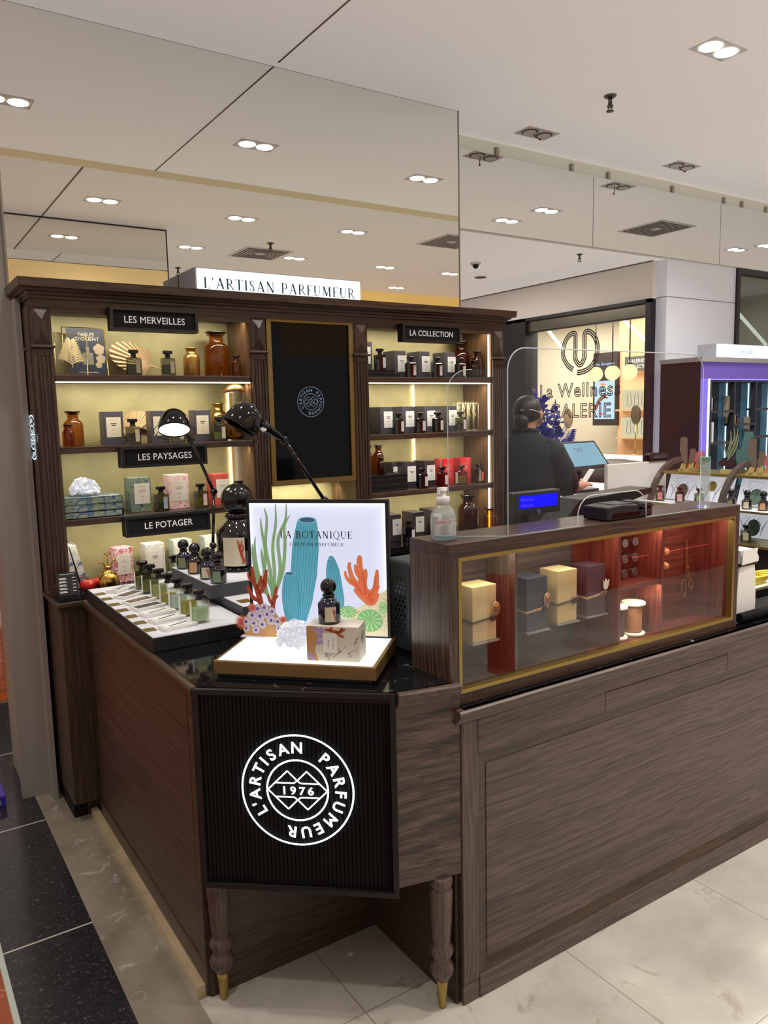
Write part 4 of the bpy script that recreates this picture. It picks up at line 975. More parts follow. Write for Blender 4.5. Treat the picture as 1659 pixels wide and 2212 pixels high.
m = MB(); emblem(m, lambda a, b: (.0714, a*.016, .06+b*.016), .06); B_(m, 'round_emblem', M_ink)
place(ball_bottle('ball_cap_bottle', G_navy, M_cream, 1.06, CORAL_ART), (.984,1.777,1.0525), 'small navy ball-capped bottle standing on the sea motif gift box', math.radians(14))

# ================================================================== ITEMS BESIDE THE TRAYS
sgn = thing('price_sign', 'small black leaning sign with white text lines on a block', 'sign', (.60,3.165,.9107), math.radians(-6))
MB().box(-.036,.036,-.018,.012,0,.02).build('block', M_blkm, sgn, local=True, bevel=.001)
R = Euler((math.radians(-16),0,0)).to_matrix()
MB().obox((0,.008,.058), (.036,.002,.045), R).build('card', pri('black_card', rgb(26,26,28), .5), sgn, local=True)
m = MB(); g = lambda a, b: tuple(Vector((0,.008,.058)) + R @ Vector((a,-.0026,b)))
m.text("L'ARTISAN PARFUMEUR", .0052, lambda a, b: g(a, .036+b))
for k in range(5):
    z = .022-.013*k
    for x0, x1, zz in ((-.03,-.006,z),(-.03,-.002,z-.004),(.018,.030,z)): m.add([g(x0,zz), g(x1,zz), g(x1,zz+.0022), g(x0,zz+.0022)], [(0,1,2,3)])
m.build('lettering', M_txt, sgn, local=True)
M_tom = pri('tomato_red', rgb(196,36,20), .12, coat=.5); M_stem = pri('stem_green', rgb(70,92,40), .6)
def tomato(loc, r, lab):
    t = thing('tomato', lab, 'tomato', loc, 0, 'red tomatoes')
    m = MB(); k = 24; pr = []
    vs = []; seg, rings = 30, 14
    for i in range(rings+1):
        a = PI*i/rings
        for j in range(seg):
            b = 2*PI*j/seg; q = 1+.05*math.cos(5*b)*math.sin(a)
            rr = r*math.sin(a)*q; z = -r*.86*math.cos(a) - (.16*r*math.exp(-(a-PI)**2*8))
            vs.append((rr*math.cos(b), rr*math.sin(b), z+r*.86))
    m.add(vs, [(i*seg+j, i*seg+(j+1)%seg, (i+1)*seg+(j+1)%seg, (i+1)*seg+j) for i in range(rings) for j in range(seg)], True)
    m.build('fruit', M_tom, t, local=True)
    m = MB()
    for j in range(5):
        b = 2*PI*j/5; m.tube([(0,0,r*1.58),(.4*r*math.cos(b),.4*r*math.sin(b),r*1.66)], [.003,.001], 6)
    m.tube([(0,0,r*1.55),(.002,0,r*1.9)], .0028, 6); m.build('stem', M_stem, t, local=True)
tomato((.692,3.245,.9107), .033, 'glossy red tomato nearest the black price sign')
tomato((.748,3.29,.9107), .029, 'red tomato half hidden behind the gold atomiser')
ms = thing('plant_mister', 'polished gold plant mister with pump and hook spout', 'mister', (.767,3.215,.9107))
MB().lathe([(.036,0),(.041,.004),(.042,.04),(.040,.058),(.034,.070),(.020,.080),(.013,.084),(.013,.092),(.016,.094),(.016,.102),(.008,.105)], seg=28).build('body', M_gold, ms, local=True)
MB().tube([(0,0,.10),(0,0,.150)], .0028, 8).lathe([(.0,.149),(.014,.149),(.0145,.153),(.0,.154)], seg=14).build('pump', M_gold, ms, local=True)
MB().tube([(-.012,0,.104),(-.02,0,.118),(-.03,0,.122),(-.034,0,.114)], .003, 8).tube([(.010,0,.104),(.02,0,.116),(.026,0,.128)], .0028, 8).tube([(.026,0,.128),(.03,0,.126),(.03,0,.118)], .0035, 8).build('spout', M_gold, ms, local=True)
# lamps with jointed arms
def jlamp(lab, base, elbow, piv, head, aim, lit, name='desk_lamp', low=None):
    t = thing(name, lab, 'lamp', base); O = Vector(base)
    v = lambda p: tuple(Vector(p)-O)
    b = MB().lathe([(.045,0),(.045,.008),(.012,.02),(.011,.03)], (0,0,0), 22).build('base', M_blk, t, local=True)
    jt = low or (base[0], base[1], base[2]+.03)
    MB().tube([v((base[0],base[1],base[2]+.02)), v(jt)], .007, 10).build('stem', M_blk, t, local=True)
    a1 = MB().tube([v(jt), v(elbow)], .0062, 12).build('lower_arm', M_blk, t, local=True)
    a2 = MB().tube([v(elbow), v(piv)], .0062, 12).build('upper_arm', M_blk, t, local=True)
    for n_, p in (('joint', jt), ('joint', elbow), ('joint', piv)):
        MB().sphere(v(p), .014, 14, 8).tube([tuple(Vector(v(p))+Vector((0,-.018,0))), tuple(Vector(v(p))+Vector((0,.018,0)))], .009, 12).build(n_, M_blk, t, local=True)
    d = Vector(aim).normalized(); Q = Vector((0,0,1)).rotation_difference(-d).to_matrix()   # lathe axis points away from the beam
    h = Vector(head)-O
    r = .058
    sh = MB().lathe([(r,-.028),(r*1.01,-.02),(r*.98,.0),(r*.86,.026),(r*.62,.046),(r*.34,.056),(0,.059)], h, 28, Q, cap=False).build('shade', M_blk, t, local=True)
    sh.modifiers.new('t', 'SOLIDIFY').thickness = .002
    pv = Vector(v(piv)) - h; lz = Q.transposed() @ pv; rad = Vector((lz.x, lz.y, 0)).normalized()
    nk = h + Q @ (rad*r*.86 + Vector((0,0,.008 if lit else .022)))
    dn_ = (Vector(v(piv))-nk)
    MB().tube([tuple(nk), tuple(nk+dn_*.35), tuple(nk+dn_*.4), tuple(nk+dn_*.75), tuple(nk+dn_*.8), v(piv)], [.020,.017,.014,.013,.010,.009] if not lit else [.008]*6, 14).build('neck', M_blk, t, local=True)
    if lit: MB().lathe([(.0,-.022),(r*.97,-.022)], h, 26, Q).build('bulb', M_lamp, t, local=True, label='glowing lamp face')
    ring = [tuple(h + Q @ Vector((r*1.28*math.cos(a*PI/16), r*1.28*math.sin(a*PI/16), -.03))) for a in range(32)]
    m = MB().tube(ring, .0014, 6, closed=True)
    for a in (0.3, 2.4, 4.5): m.tube([tuple(h + Q @ Vector((r*1.28*math.cos(a), r*1.28*math.sin(a), -.03))), tuple(h + Q @ Vector((r*.99*math.cos(a), r*.99*math.sin(a), -.008)))], .0012, 5)
    m.build('wire_guard', M_blk, t, local=True)
    return t
jlamp('lit black jointed lamp leaning over the second shelf', (1.133,3.03,.911), (1.148,3.0,1.302), (1.045,2.95,1.513), (.967,2.90,1.578), (-.16,-.46,-.9), True, low=(1.133,3.0,1.084))
l2 = jlamp('unlit glossy black jointed lamp whose arm rises behind the light box', (1.45,2.45,.911), (1.27,2.30,1.312), (1.128,2.3,1.520), (.99,2.30,1.588), (-.62,.05,-.9), False, low=(1.45,2.45,1.0))
MB().box(-.0,.0,-.0,.0,0,0) if False else None
MB().sphere((-.4,-.1655,.648), .008, 10, 6, (1.5,.3,1)).build('white_badge', M_txt, l2, local=True)
# black computer case behind the counter corner
pc = thing('computer_case', 'charcoal computer case with punched holes beside the display case', 'computer', (1.45,1.845,.911))
MB().box(1.248,1.62,1.782,1.905,.911,1.178).build('shell', pri('charcoal_plastic', rgb(52,58,62), .5), pc, bevel=.012, bseg=3)
m = MB()
for i in range(13):
    for j in range(3):
        y = 1.805+.018*j+(.009 if i % 2 else 0); z = .965+.0135*i
        m.add([(1.2476, y+.0052*math.cos(k*PI/4), z+.0052*math.sin(k*PI/4)) for k in range(8)], [tuple(range(8))])
m.build('vent_holes', M_blk, pc)
m = MB().box(1.25,1.6,1.7795,1.783,.925,1.165).build('navy_face', pri('navy_plastic', rgb(20,26,36), .35), pc, bevel=.001)
# ================================================================== SHELF GOODS: LEFT BAY
Z1, Z2, Z3, ZB = 1.7775, 1.4945, 1.2055, .9110
def fern_frame():
    t = thing('fern_frame', 'leaning thin gold glass frame with a pressed pale fern on the top shelf', 'frame', (.706,3.335,Z1), math.radians(4))
    R = Euler((math.radians(-14), math.radians(6), 0)).to_matrix()
    g = lambda a, y, b: tuple(R @ Vector((a, y, b)))
    w, h = .063, .172
    fr = [g(-w,0,.002), g(w,0,.002), g(w,0,h), g(-w,0,h)]
    MB().tube(fr, .0022, 8, closed=True).tube([g(0,.03,.0),g(0,.004,h*.75)], .0016, 6).build('frame', M_gold, t, local=True)
    MB().add([g(-w,0,.002), g(w,0,.002), g(w,0,h), g(-w,0,h)], [(0,1,2,3)]).build('glass_pane', M_glass, t, local=True)
    m = MB(); f = lambda a, b: g(a, -.001, b)
    m.ribbon([(.005,.035),(.0,.08),(-.004,.14)], [.003,.002,.001], f, 10)
    for k in range(10):
        z = .048+.0095*k; L = .050*(1-.085*k)
        for q_ in (-1,1):
            m.ribbon([(.003-.0008*k, z), (q_*L*.55, z+.018), (q_*L, z+.022)], [.003,.006,.001], f, 6)
            for w_ in (.3,.5,.7,.88): m.ribbon([(q_*L*w_, z+.008+.014*w_), (q_*(L*w_+.007), z+.018+.014*w_)], [.0035,.001], f, 2); m.ribbon([(q_*L*w_, z+.008+.014*w_), (q_*(L*w_+.010), z+.004+.014*w_)], [.0035,.001], f, 2)
    m.build('pressed_fern', pri('dried_fern', rgb(196,176,126), .7), t, local=True)
fern_frame()
t = thing('framed_poster', 'navy floral poster in thin gold frame reading FABLES D\'ORIENT', 'picture', (.786,3.42,Z1))
R = Euler((math.radians(-6),0,0)).to_matrix(); g = lambda a, b, y=0: tuple(R @ Vector((a, y, b)))
MB().tube([g(-.085,.003),g(.085,.003),g(.085,.203),g(-.085,.203)], .0025, 8, closed=True).build('frame', M_gold, t, local=True)
p = MB().add([g(-.07,.004),g(.082,.004),g(.082,.2),g(-.07,.2)], [(0,1,2,3)]).build('poster', pri('navy_print', rgb(34,40,58), .45), t, local=True)
m = MB(); m.text('FABLES', .021, lambda a, b: g(.008+a, .168+b, -.001), weight=0); m.text("D'ORIENT", .021, lambda a, b: g(.012+a, .150+b, -.001), weight=0); m.text("L'ARTISAN PARFUMEUR", .0075, lambda a, b: g(.006+a, .016+b, -.001)); m.build('lettering', pri('cream_print', rgb(214,204,170), .6), p, local=True)
m = MB()
for cx, cz, r in ((.055,.115,.024),(.06,.075,.02),(.05,.05,.014),(-.045,.1,.015)):
    for k in range(5):
        a = k*2*PI/5+.4; m.poly([g(cx+.5*r*math.cos(a)+.5*r*math.cos(b*PI/5), cz+.5*r*math.sin(a)+.5*r*math.sin(b*PI/5), -.0008-.0001*k) for b in range(10)])
m.build('flowers', pri('beige_print', rgb(170,152,122), .7), p, local=True)
m = MB(); m.add([g(-.012,.05,-.0009),g(.03,.05,-.0009),g(.03,.1,-.0009),g(-.012,.1,-.0009)], [(0,1,2,3)]); m.add([g(.002,.1,-.0009),g(.016,.1,-.0009),g(.016,.125,-.0009),g(.002,.125,-.0009)], [(0,1,2,3)]); m.build('printed_flacon', pri('flacon_print', rgb(120,118,96), .6), p, local=True)
def palm(loc, lab, R, tilt, stem, name='dried_palm_leaf', span=(25,160), rf=None):
    t = thing(name, lab, 'dried leaf', loc, 0, 'dried palm fans')
    m = MB(); n = 40; vs = [(0,0,0)]
    c, s = math.cos(tilt), math.sin(tilt)
    for i in range(n+1):
        a = math.radians(span[0]+(span[1]-span[0])*i/n); q = (rf(math.degrees(a)) if rf else R*(1-.14*abs(math.cos(2*(a-PI/2)))))*(1 if i % 2 else .985)
        x, z = q*math.cos(a), q*math.sin(a); vs.append((x*c-z*s, (.010 if i % 2 else .0), x*s+z*c))
    m.add(vs, [(0,i,i+1) for i in range(1,n+1)])
    m.build('blade', pri('palm_blade', rgb(222,192,150), .7), t, local=True)
    MB().tube([(0,.004,0), (stem[0]*.5,.006,stem[1]*.45), (stem[0],.004,stem[1])], .0028, 6).build('stem', pri('palm_stem', rgb(200,170,124), .7), t, local=True)
    return t
palm((1.058,3.435,Z1+.052), 'pleated pale palm fan leaning behind the bottles on the top shelf', .165, 0, (.105,-.043), span=(92,232), rf=lambda d: .055+.130*math.exp(-((d-158)/36)**2))
palm((.975,3.465,Z2+.045), 'pleated palm fan between the first two grey boxes, stalk crossing to the amber bottles', .105, math.radians(20), (-.20,-.038), span=(15,165))
palm((1.075,3.478,Z2+.04), 'pleated palm fan mostly hidden behind the middle grey box', .115, math.radians(-8), (.05,-.035), span=(15,165))
gold_lab = pri('gilt_label', rgb(176,160,96), .4, .4)
place(perfume('perfume_bottle', M_gbot, LQ['olive'], M_cap, M_cream, 'front', .62, .060), (.951,3.32,Z1), 'smoky green bottle standing before the palm fan on the top shelf')
place(perfume('perfume_bottle', M_gbot, LQ['olive'], M_cap, M_cream, 'front', .62, .058), (1.095,3.32,Z1), 'smoky green bottle between palm stalk and gold jar, top shelf')
place(apothecary('gold_jar', pri('gold_leaf', rgb(182,140,78), .32, .85, noise=.12, nscale=20), 1, .134, .036, False), (1.222,3.385,Z1), 'squat gold apothecary jar beside the big amber one')
place(apothecary('amber_jar', M_amber, 1, .200, .056), (1.340,3.385,Z1), 'largest amber apothecary jar on the top shelf')
place(apothecary('amber_vial', M_amber, 1, .092, .021), (1.404,3.315,Z1), 'tiny amber vial right beside the largest amber jar')
place(apothecary('amber_jar', M_amber, 1, .142, .038), (.702,3.355,Z2), 'tall amber jar at the column end of the second shelf')
place(apothecary('amber_vial', M_amber, 1, .090, .0225), (.668,3.295,Z2), 'small amber jar in front of the tall one, second shelf')
Cg = pri('slate_carton', rgb(70,68,76), .38); Cd = pri('dark_carton', rgb(56,54,60), .38); Cp = pri('plum_carton', rgb(58,48,54), .38)
Lc = M_cream; Lw = pri('white_label', rgb(222,220,218), .6)
place(carton('perfume_carton', Cg, Lc, .080), (.856,3.368,Z2), 'slate carton with cream label before the palm stalk, second shelf')
place(perfume('perfume_bottle', M_gbot, LQ['olive'], M_cap, M_cream, 'front', .6, .060), (.923,3.295,Z2), 'olive bottle between two slate cartons beside the palm fan')
place(carton('perfume_carton', Cg, Lc, .076), (1.050,3.368,Z2), 'slate carton partly hidden behind the lit lamp shade')
place(perfume('perfume_bottle', M_gbot, LQ['lime'], M_cap, M_cream, 'front', .55), (1.112,3.295,Z2), 'pale bottle behind the lit lamp shade')
place(carton('perfume_carton', Cg, Lc, .075), (1.240,3.368,Z2), 'slate carton with cream label beside the brass jar')
place(apothecary('gold_jar', pri('brass_leaf', rgb(196,160,84), .28, .9, noise=.1, nscale=20), 1, .178, .042, False), (1.352,3.43,Z2), 'tall brass apothecary jar by the hourglass')
place(perfume('perfume_bottle', M_gbot, LQ['yellow'], M_cap, M_cream, 'front', .5), (1.300,3.295,Z2), 'amber-yellow bottle in front of the brass jar')
hg = thing('hourglass', 'tall hourglass with coppery mirrored top bulb', 'hourglass', (1.394,3.34,Z2))
MB().lathe([(.0,.002),(.030,.004),(.044,.026),(.050,.052),(.046,.085),(.020,.118),(.006,.130)], seg=28).build('lower_bulb', pri('copper_glass', rgb(176,120,60), .12, .85), hg, local=True)
MB().lathe([(.006,.130),(.020,.142),(.040,.180),(.049,.205),(.0495,.214)], seg=28).build('upper_bulb', glass('hourglass_glass', (.93,.9,.84,1), 1.5), hg, local=True)
MB().lathe([(.0495,.214),(.047,.232),(.036,.246),(.018,.254),(.0,.256)], seg=28).build('mirrored_crown', pri('copper_mirror', rgb(186,146,90), .1, .9), hg, local=True)
# third shelf: books, patterned cartons
M_bkpat = pattern('book_marbling', [rgb(40,62,108),rgb(92,118,140),rgb(150,166,150),rgb(132,148,84)], 34)
for k in range(3):
    t = thing('patterned_book', 'blue and green marbled book, '+['bottom','middle','top'][k]+' of the pile under the white coral', 'book', (.742,3.36,Z3+.028*k), math.radians([0,1.5,-1][k]), 'pile of marbled books')
    MB().box(-.115,.112,-.078,.088,.002,.026).build('pages', M_paper, t, local=True)
    MB().box(-.118,.118,-.082,.09,0,.003).box(-.118,.118,-.082,.09,.0245,.0278).box(.112,.118,-.082,.09,.003,.0245).box(-.118,.118,-.082,-.078,.0,.0278).build('cover', M_bkpat, t, local=True)
pB = pattern('blue_marbling', [rgb(52,74,88),rgb(96,118,122),rgb(140,146,108),rgb(70,98,104)], 60)
pP = pattern('pink_marbling', [rgb(214,120,130),rgb(232,190,190),rgb(236,216,210),rgb(200,86,104)], 60)
pR = pattern('red_marbling', [rgb(168,44,44),rgb(206,96,84),rgb(184,58,52),rgb(220,150,136)], 50)
pM = pattern('crimson_toile', [rgb(150,26,56),rgb(206,120,130),rgb(228,206,204),rgb(168,40,66)], 55)
pT = pattern('grey_toile', [rgb(180,178,168),rgb(220,220,210),rgb(200,196,186),rgb(150,144,136)], 55)
pS = pattern('sage_toile', [rgb(178,190,174),rgb(214,222,210),rgb(196,206,194),rgb(160,176,156)], 45)
Li = pri('ivory_label', rgb(226,218,206), .6)
place(carton('perfume_carton', pB, Li, .090, .075, .147, ['UN AIR DE','BRETAGNE'], lx=.006), (.949,3.372,Z3), 'blue-green marbled carton with ivory label on the third shelf', math.radians(3))
place(carton('perfume_carton', pP, Li, .090, .075, .149, ['LE CHANT DE','CAMARGUE']), (1.117,3.372,Z3), 'pink marbled carton with ivory label on the third shelf', math.radians(2))
place(carton('perfume_carton', pR, Li, .077, .075, .141, ['MANDARINA','CORSICA'], lx=.008), (1.310,3.372,Z3), 'red marbled carton with ivory label behind the lamp arm')
lbB = pattern('label_blue', [rgb(120,150,176),rgb(170,190,204),rgb(90,120,150)], 90); lbP = pattern('label_pink', [rgb(224,150,158),rgb(236,206,206),rgb(206,110,126)], 90)
place(perfume('perfume_bottle', M_gbot, LQ['olive'], M_cap, lbB, 'front', .55, .063), (1.026,3.30,Z3), 'bottle with blue label between the blue and pink cartons')
place(perfume('perfume_bottle', M_gbot, LQ['yellow'], M_cap, lbP, 'front', .5, .063), (1.202,3.30,Z3), 'bottle with pink label between the pink and red cartons')
place(perfume('perfume_bottle', M_gbot, LQ['olive'], M_cap, lbP, 'front', .5), (1.385,3.31,Z3), 'bottle whose cap shows above the giant bottle')
# counter level
M_toile = pattern('blue_toile', [rgb(92,112,150),rgb(206,206,200),rgb(222,222,214),rgb(120,126,140)], 28)
for k in range(2):
    t = thing('toile_book', ['blue toile patterned book leaning by the fluted pilaster','blue toile patterned book leaning outermost, red foot band'][k], 'book', (.652+.036*k,3.40,ZB), 0, 'leaning toile books')
    R = Euler((math.radians(-3), math.radians(13+2*k), 0)).to_matrix() if True else None
    R = Matrix.Rotation(math.radians(-(11+2*k)), 3, 'Y') 
    A = lambda mb, x0, x1, y0, y1, z0, z1: mb.obox(tuple(R @ Vector(((x0+x1)/2,(y0+y1)/2,(z0+z1)/2))), ((x1-x0)/2,(y1-y0)/2,(z1-z0)/2), R)
    m = MB(); A(m, 0.002,.022,-.07,.07,.002,.180); m.build('pages', M_paper, t, local=True)
    m = MB(); A(m, 0,.003,-.073,.073,0,.183); A(m, .022,.025,-.073,.073,0,.183); A(m, 0,.025,-.076,-.072,0,.183); m.build('cover', M_toile, t, local=True)
    m = MB(); A(m, -.0005,.0256,-.0768,-.0718,.004,.05); m.build('foot_band', pattern('rust_toile', [rgb(170,120,110),rgb(120,110,130),rgb(206,190,180)], 60), t, local=True)
place(carton('perfume_carton', pM, Li, .077, .075, .148, ['MUSC','AMARANTE'], pri('red_ink', rgb(170,40,60), .7)), (.862,3.375,ZB), 'crimson toile carton on the counter beside the gold mister', math.radians(4))
place(carton('perfume_carton', pT, Li, .086, .075, .150), (1.000,3.385,ZB), 'grey toile carton second in the counter row')
place(carton('perfume_carton', pS, Li, .084, .075, .150), (1.130,3.40,ZB), 'pale sage carton behind the ball-capped bottles')
place(carton('perfume_carton', pS, Li, .083, .075, .150), (1.277,3.41,ZB), 'pale sage carton behind the lamp joint')
place(perfume('perfume_bottle', M_gclear, LQ['mint'], M_cap, M_cream, 'wide', .4), (1.050,3.26,ZB), 'clear bottle with white label between grey and sage cartons')

# ================================================================== SHELF GOODS: RIGHT BAY
def flats(z, n, x0, x1, y0, y1, labs, h=.028):
    for k in range(n):
        t = thing('flat_gift_box', labs[k], 'box', ((x0+x1)/2,(y0+y1)/2,z+h*k), 0, 'flat black boxes')
        s = .03 if (n == 2 and k == 1) else 0
        MB().box(x0,x1-s,y0,y1,z+h*k,z+h*k+h*.42).build('tray', M_blkm, t, bevel=.001)
        MB().box(x0-.0008,x1+.0008-s,y0-.0008,y1+.0008,z+h*k+h*.45,z+h*k+h-.0006).build('lid', M_blkf, t, bevel=.001)
flats(Z1, 2, 2.066, 2.272, 3.29, 3.42, ['lower flat black box under a bottle on the Collection top shelf','upper flat black box under a bottle on the Collection top shelf'], .018)
place(carton('perfume_carton', Cg, Lw, .066, .07, .140), (2.105,3.372,Z1+.0365), 'slate carton standing on the flat black boxes, top Collection shelf')
place(perfume('perfume_bottle', M_gdark, None, M_cap, Lw, 'front'), (2.172,3.318,Z1+.0365), 'dark bottle with strip label standing on the flat black boxes')
cart = carton('perfume_carton', Cg, Lw, .073, .105, .138, lx=.012); place(cart, (2.311,3.395,Z1), 'slate carton next to the flat boxes on the Collection top shelf')
bot = perfume('perfume_bottle', M_gdark, None, M_cap, Lw, 'front'); place(bot, (2.349,3.305,Z1), 'first dark bottle past the flat boxes, Collection top shelf')
dup(cart, (2.466,3.398,Z1), label='slate carton in the middle of the Collection top shelf')
dup(bot, (2.517,3.305,Z1), label='second dark bottle past the flat boxes, Collection top shelf')
dup(cart, (2.637,3.398,Z1), label='slate carton beside the dark amber jar, Collection top shelf')
dup(bot, (2.674,3.305,Z1), label='third dark bottle, in front of the dark amber jar')
place(apothecary('amber_jar', M_amberd, 1, .205, .056), (2.775,3.43,Z1), 'big dark amber jar at the end of the Collection top shelf')
aj = place(apothecary('amber_jar', M_amberd, 1, .146, .030), (2.815,3.33,Z1), 'small amber bottle by the pilaster, Collection top shelf')
place(apothecary('amber_vial', M_amberd, 1, .092, .023), (2.772,3.31,Z1), 'smallest amber vial of the Collection top shelf trio')
t = thing('easel_mirror', 'slanted pale mirror edge showing beside the pilaster, second Collection shelf', 'mirror', (2.10,3.40,Z2))
R = Matrix.Rotation(math.radians(-14), 3, 'Y')
MB().obox(tuple(R @ Vector((.0,0,.07))), (.022,.004,.068), R).build('glass_plate', pri('pale_mirror', rgb(200,208,204), .15, .4), t, local=True)
MB().obox(tuple(R @ Vector((.023,0,.07))), (.0025,.006,.07), R).build('frame', M_blk, t, local=True)
M_cello = M_glass
for i, (x, lab) in enumerate([(2.219,'first slate carton from the screen on the second Collection shelf'),(2.355,'second slate carton on the second Collection shelf'),(2.493,'third slate carton on the second Collection shelf'),(2.638,'slate carton nearest the glass tubes, second Collection shelf')]): dup(cart, (x,3.395,Z2), label=lab)
for i, (x, lab) in enumerate([(2.263,'dark bottle between first and second cartons, second Collection shelf'),(2.399,'dark bottle between second and third cartons, second Collection shelf'),(2.515,'dark bottle before the third carton, second Collection shelf')]): dup(bot, (x,3.30,Z2), label=lab)
place(perfume('perfume_bottle', M_gbot, LQ['olive'], pri('grey_cap', rgb(60,56,50), .3), Lw, 'front', .5, .06), (2.669,3.30,Z2), 'lighter bottle next to the glass tubes of dried flowers')
gt = None
for i in range(4):
    lab = 'square glass tube with dried stems, '+['next to the cartons','second from the cartons','third from the cartons','nearest the pilaster'][i]
    x = 2.715+.038*i
    if gt is None:
        gt = thing('flower_tube', lab, 'vase', (x,3.38,Z2), 0, 'glass tubes with dried flowers')
        h = .150
        MB().box(-.017,.017,-.017,.017,.002,h).build('glass_box', M_glass, gt, local=True)
        m = MB()
        for sx, sy in ((-1,-1),(1,-1),(1,1),(-1,1)): m.tube([(sx*.017,sy*.017,.001),(sx*.017,sy*.017,h)], .0014, 5)
        for z in (.002,h): m.tube([(-.017,-.017,z),(.017,-.017,z),(.017,.017,z),(-.017,.017,z)], .0014, 5, closed=True)
        m.build('brass_edges', pri('pale_brass', rgb(226,222,190), .3, .5), gt, local=True)
        m = MB()
        for k in range(6): a = k; m.tube([(.004*math.cos(a),.004*math.sin(a),.004),(.006*math.cos(a),.006*math.sin(a),.09),(.016*math.cos(a*1.7),.012*math.sin(a),.15+.006*(k%3))], [.0009,.0011,.0006], 5)
        for k in range(3): m.sphere((.006*math.cos(k*2),.006*math.sin(k*2),.085+.02*k), .006, 8, 6, (1,1,2.4))
        m.build('dried_stems', pri('dried_grass', rgb(214,196,140), .7), gt, local=True)
    else: dup(gt, (x,3.38,Z2), label=lab)
flats(Z3, 3, 2.068, 2.303, 3.285, 3.42, ['lowest flat black box of the stack of three under amber bottles','middle flat black box of the stack of three under amber bottles','topmost flat black box of the stack of three under amber bottles'], .0285)
zz = Z3+.0862
place(apothecary('amber_jar', M_amberd, 1, .146, .030), (2.125,3.385,zz), 'amber jar cut by the pilaster on the stacked black boxes')
place(apothecary('amber_jar', M_amberd, 1, .148, .028), (2.186,3.375,zz), 'amber jar standing free on the stacked black boxes')
place(apothecary('amber_vial', M_amberd, 1, .088, .021), (2.163,3.315,zz), 'small amber vial in front of two jars on the stacked boxes')
cp2 = place(carton('perfume_carton', Cp, Lw, .073, .10, .138, lx=.010), (2.374,3.41,Z3), 'plum carton just past the stacked black boxes')
t = carton('perfume_carton', Cd, Lw, .05, .075, .135); place(t, (2.322,3.455,Z3) if False else (2.33,3.462,Z3), 'black carton peeking out behind the plum one and the stacked boxes')
dup(cp2, (2.494,3.40,Z3), label='plum carton beside the first red carton')
Cr = pri('red_carton', rgb(196,34,44), .35, coat=.3); Lr = pri('red_label', rgb(214,60,66), .5)
rd = place(carton('perfume_carton', Cr, Lr, .076, .075, .141, None, pri('pale_red_ink', rgb(240,190,186), .7)), (2.630,3.40,Z3), 'red carton next to the plum cartons')
dup(rd, (2.754,3.40,Z3), label='red carton farther from the plum cartons, near the pilaster')
place(perfume('perfume_bottle', pri('black_glass', rgb(14,12,14), .05, coat=.4), None, M_cap, Lw, 'front', w=.06), (2.408,3.30,Z3), 'black bottle with strip label before the plum cartons')
place(perfume('perfume_bottle', pri('wine_glass', rgb(74,12,14), .05, coat=.4), None, M_cap, Lw, 'front', w=.06), (2.540,3.30,Z3), 'wine red bottle with strip label before the first red carton')
place(perfume('perfume_bottle', M_gbot, LQ['amberish'], pri('brown_cap', rgb(64,44,34), .3), M_cream, 'none' if False else 'side', .6, .066), (2.680,3.31,Z3), 'honey coloured bottle in front of the second red carton')
place(perfume('perfume_bottle', M_gbot, LQ['olive'], M_cap, pri('red_strip', rgb(190,60,66), .5), 'front', .4, .064), (2.818,3.33,Z3), 'smoky bottle with red strip label near the pilaster')
ZR = .9455
dup(cp2, (2.222,3.335,ZR), label='plum carton on the counter nearest the light box frame')
dup(cp2, (2.372,3.34,ZR), label='plum carton second on the counter, behind a black bottle')
dup(cp2, (2.515,3.38,ZR), label='plum carton half hidden behind the sanitiser bottle')
b0 = place(perfume('perfume_bottle', pri('black_glass2', rgb(12,12,13), .05, coat=.4), None, M_cap, Lw, 'front'), (2.275,3.24,ZR), 'black bottle with strip label between two plum cartons on the counter')
dup(b0, (2.455,3.27,ZR), label='black bottle mostly hidden behind the sanitiser')
place(apothecary('amber_jar', M_amberd, 1, .200, .058), (2.735,3.32,ZR), 'big amber jar on the counter behind the acrylic screen wing')
place(apothecary('amber_jar', M_amber, 1, .130, .042, True), (2.805,3.22,ZR), 'smaller honey amber jar beside the big one on the counter')

# ================================================================== DISPLAY CASE ON THE RIGHT COUNTER
dc = thing('display_case', 'dark oak glass-fronted display case with brass trim on the counter', 'display case', (1.82,1.61,.84))
X0, X1, YF, YB_, ZA, ZT = 1.195, 2.445, 1.53, 1.70, .8405, 1.267
wp('case_top', MB().box(X0,X1,YF,YB_,1.231,ZT), W['x'], dc, bevel=.001)
wp('case_bottom', MB().box(X0,X1,YF,YB_,ZA,.872), W['x'], dc, bevel=.001)
wp('case_side', MB().box(X0,1.2245,YF,YB_,.872,1.231), wood('case_side_oak', 'z', rgb(44,30,24), rgb(98,76,64), .3), dc, bevel=.001)
wp('case_side', MB().box(2.4215,X1,YF,YB_,.872,1.231), W['z'], dc, bevel=.001)
wp('case_back', MB().box(1.224,1.80,1.678,1.695,.87,1.233), W['x'], dc); wp('case_back', MB().box(1.80,2.4222,1.678,1.695,.87,1.233), WM['x'], dc)  # right part uses the oak tinted red for the reflection
wp('lining', MB().box(1.76,2.4215,1.55,1.678,.871,.8735), WM['x'], dc); wp('lining', MB().box(2.419,2.4222,1.55,1.678,.872,1.231), WM['z'], dc)
tb = .010
wp('brass_trim', MB().box(1.2245,2.4215,1.5285,1.549,1.231-tb,1.2312).box(1.2245,2.4215,1.5285,1.549,.8718,.872+tb).box(1.2243,1.2245+tb,1.5285,1.549,.872+tb,1.231-tb).box(2.4215-tb,2.4217,1.5285,1.549,.872+tb,1.231-tb), M_brass, dc)
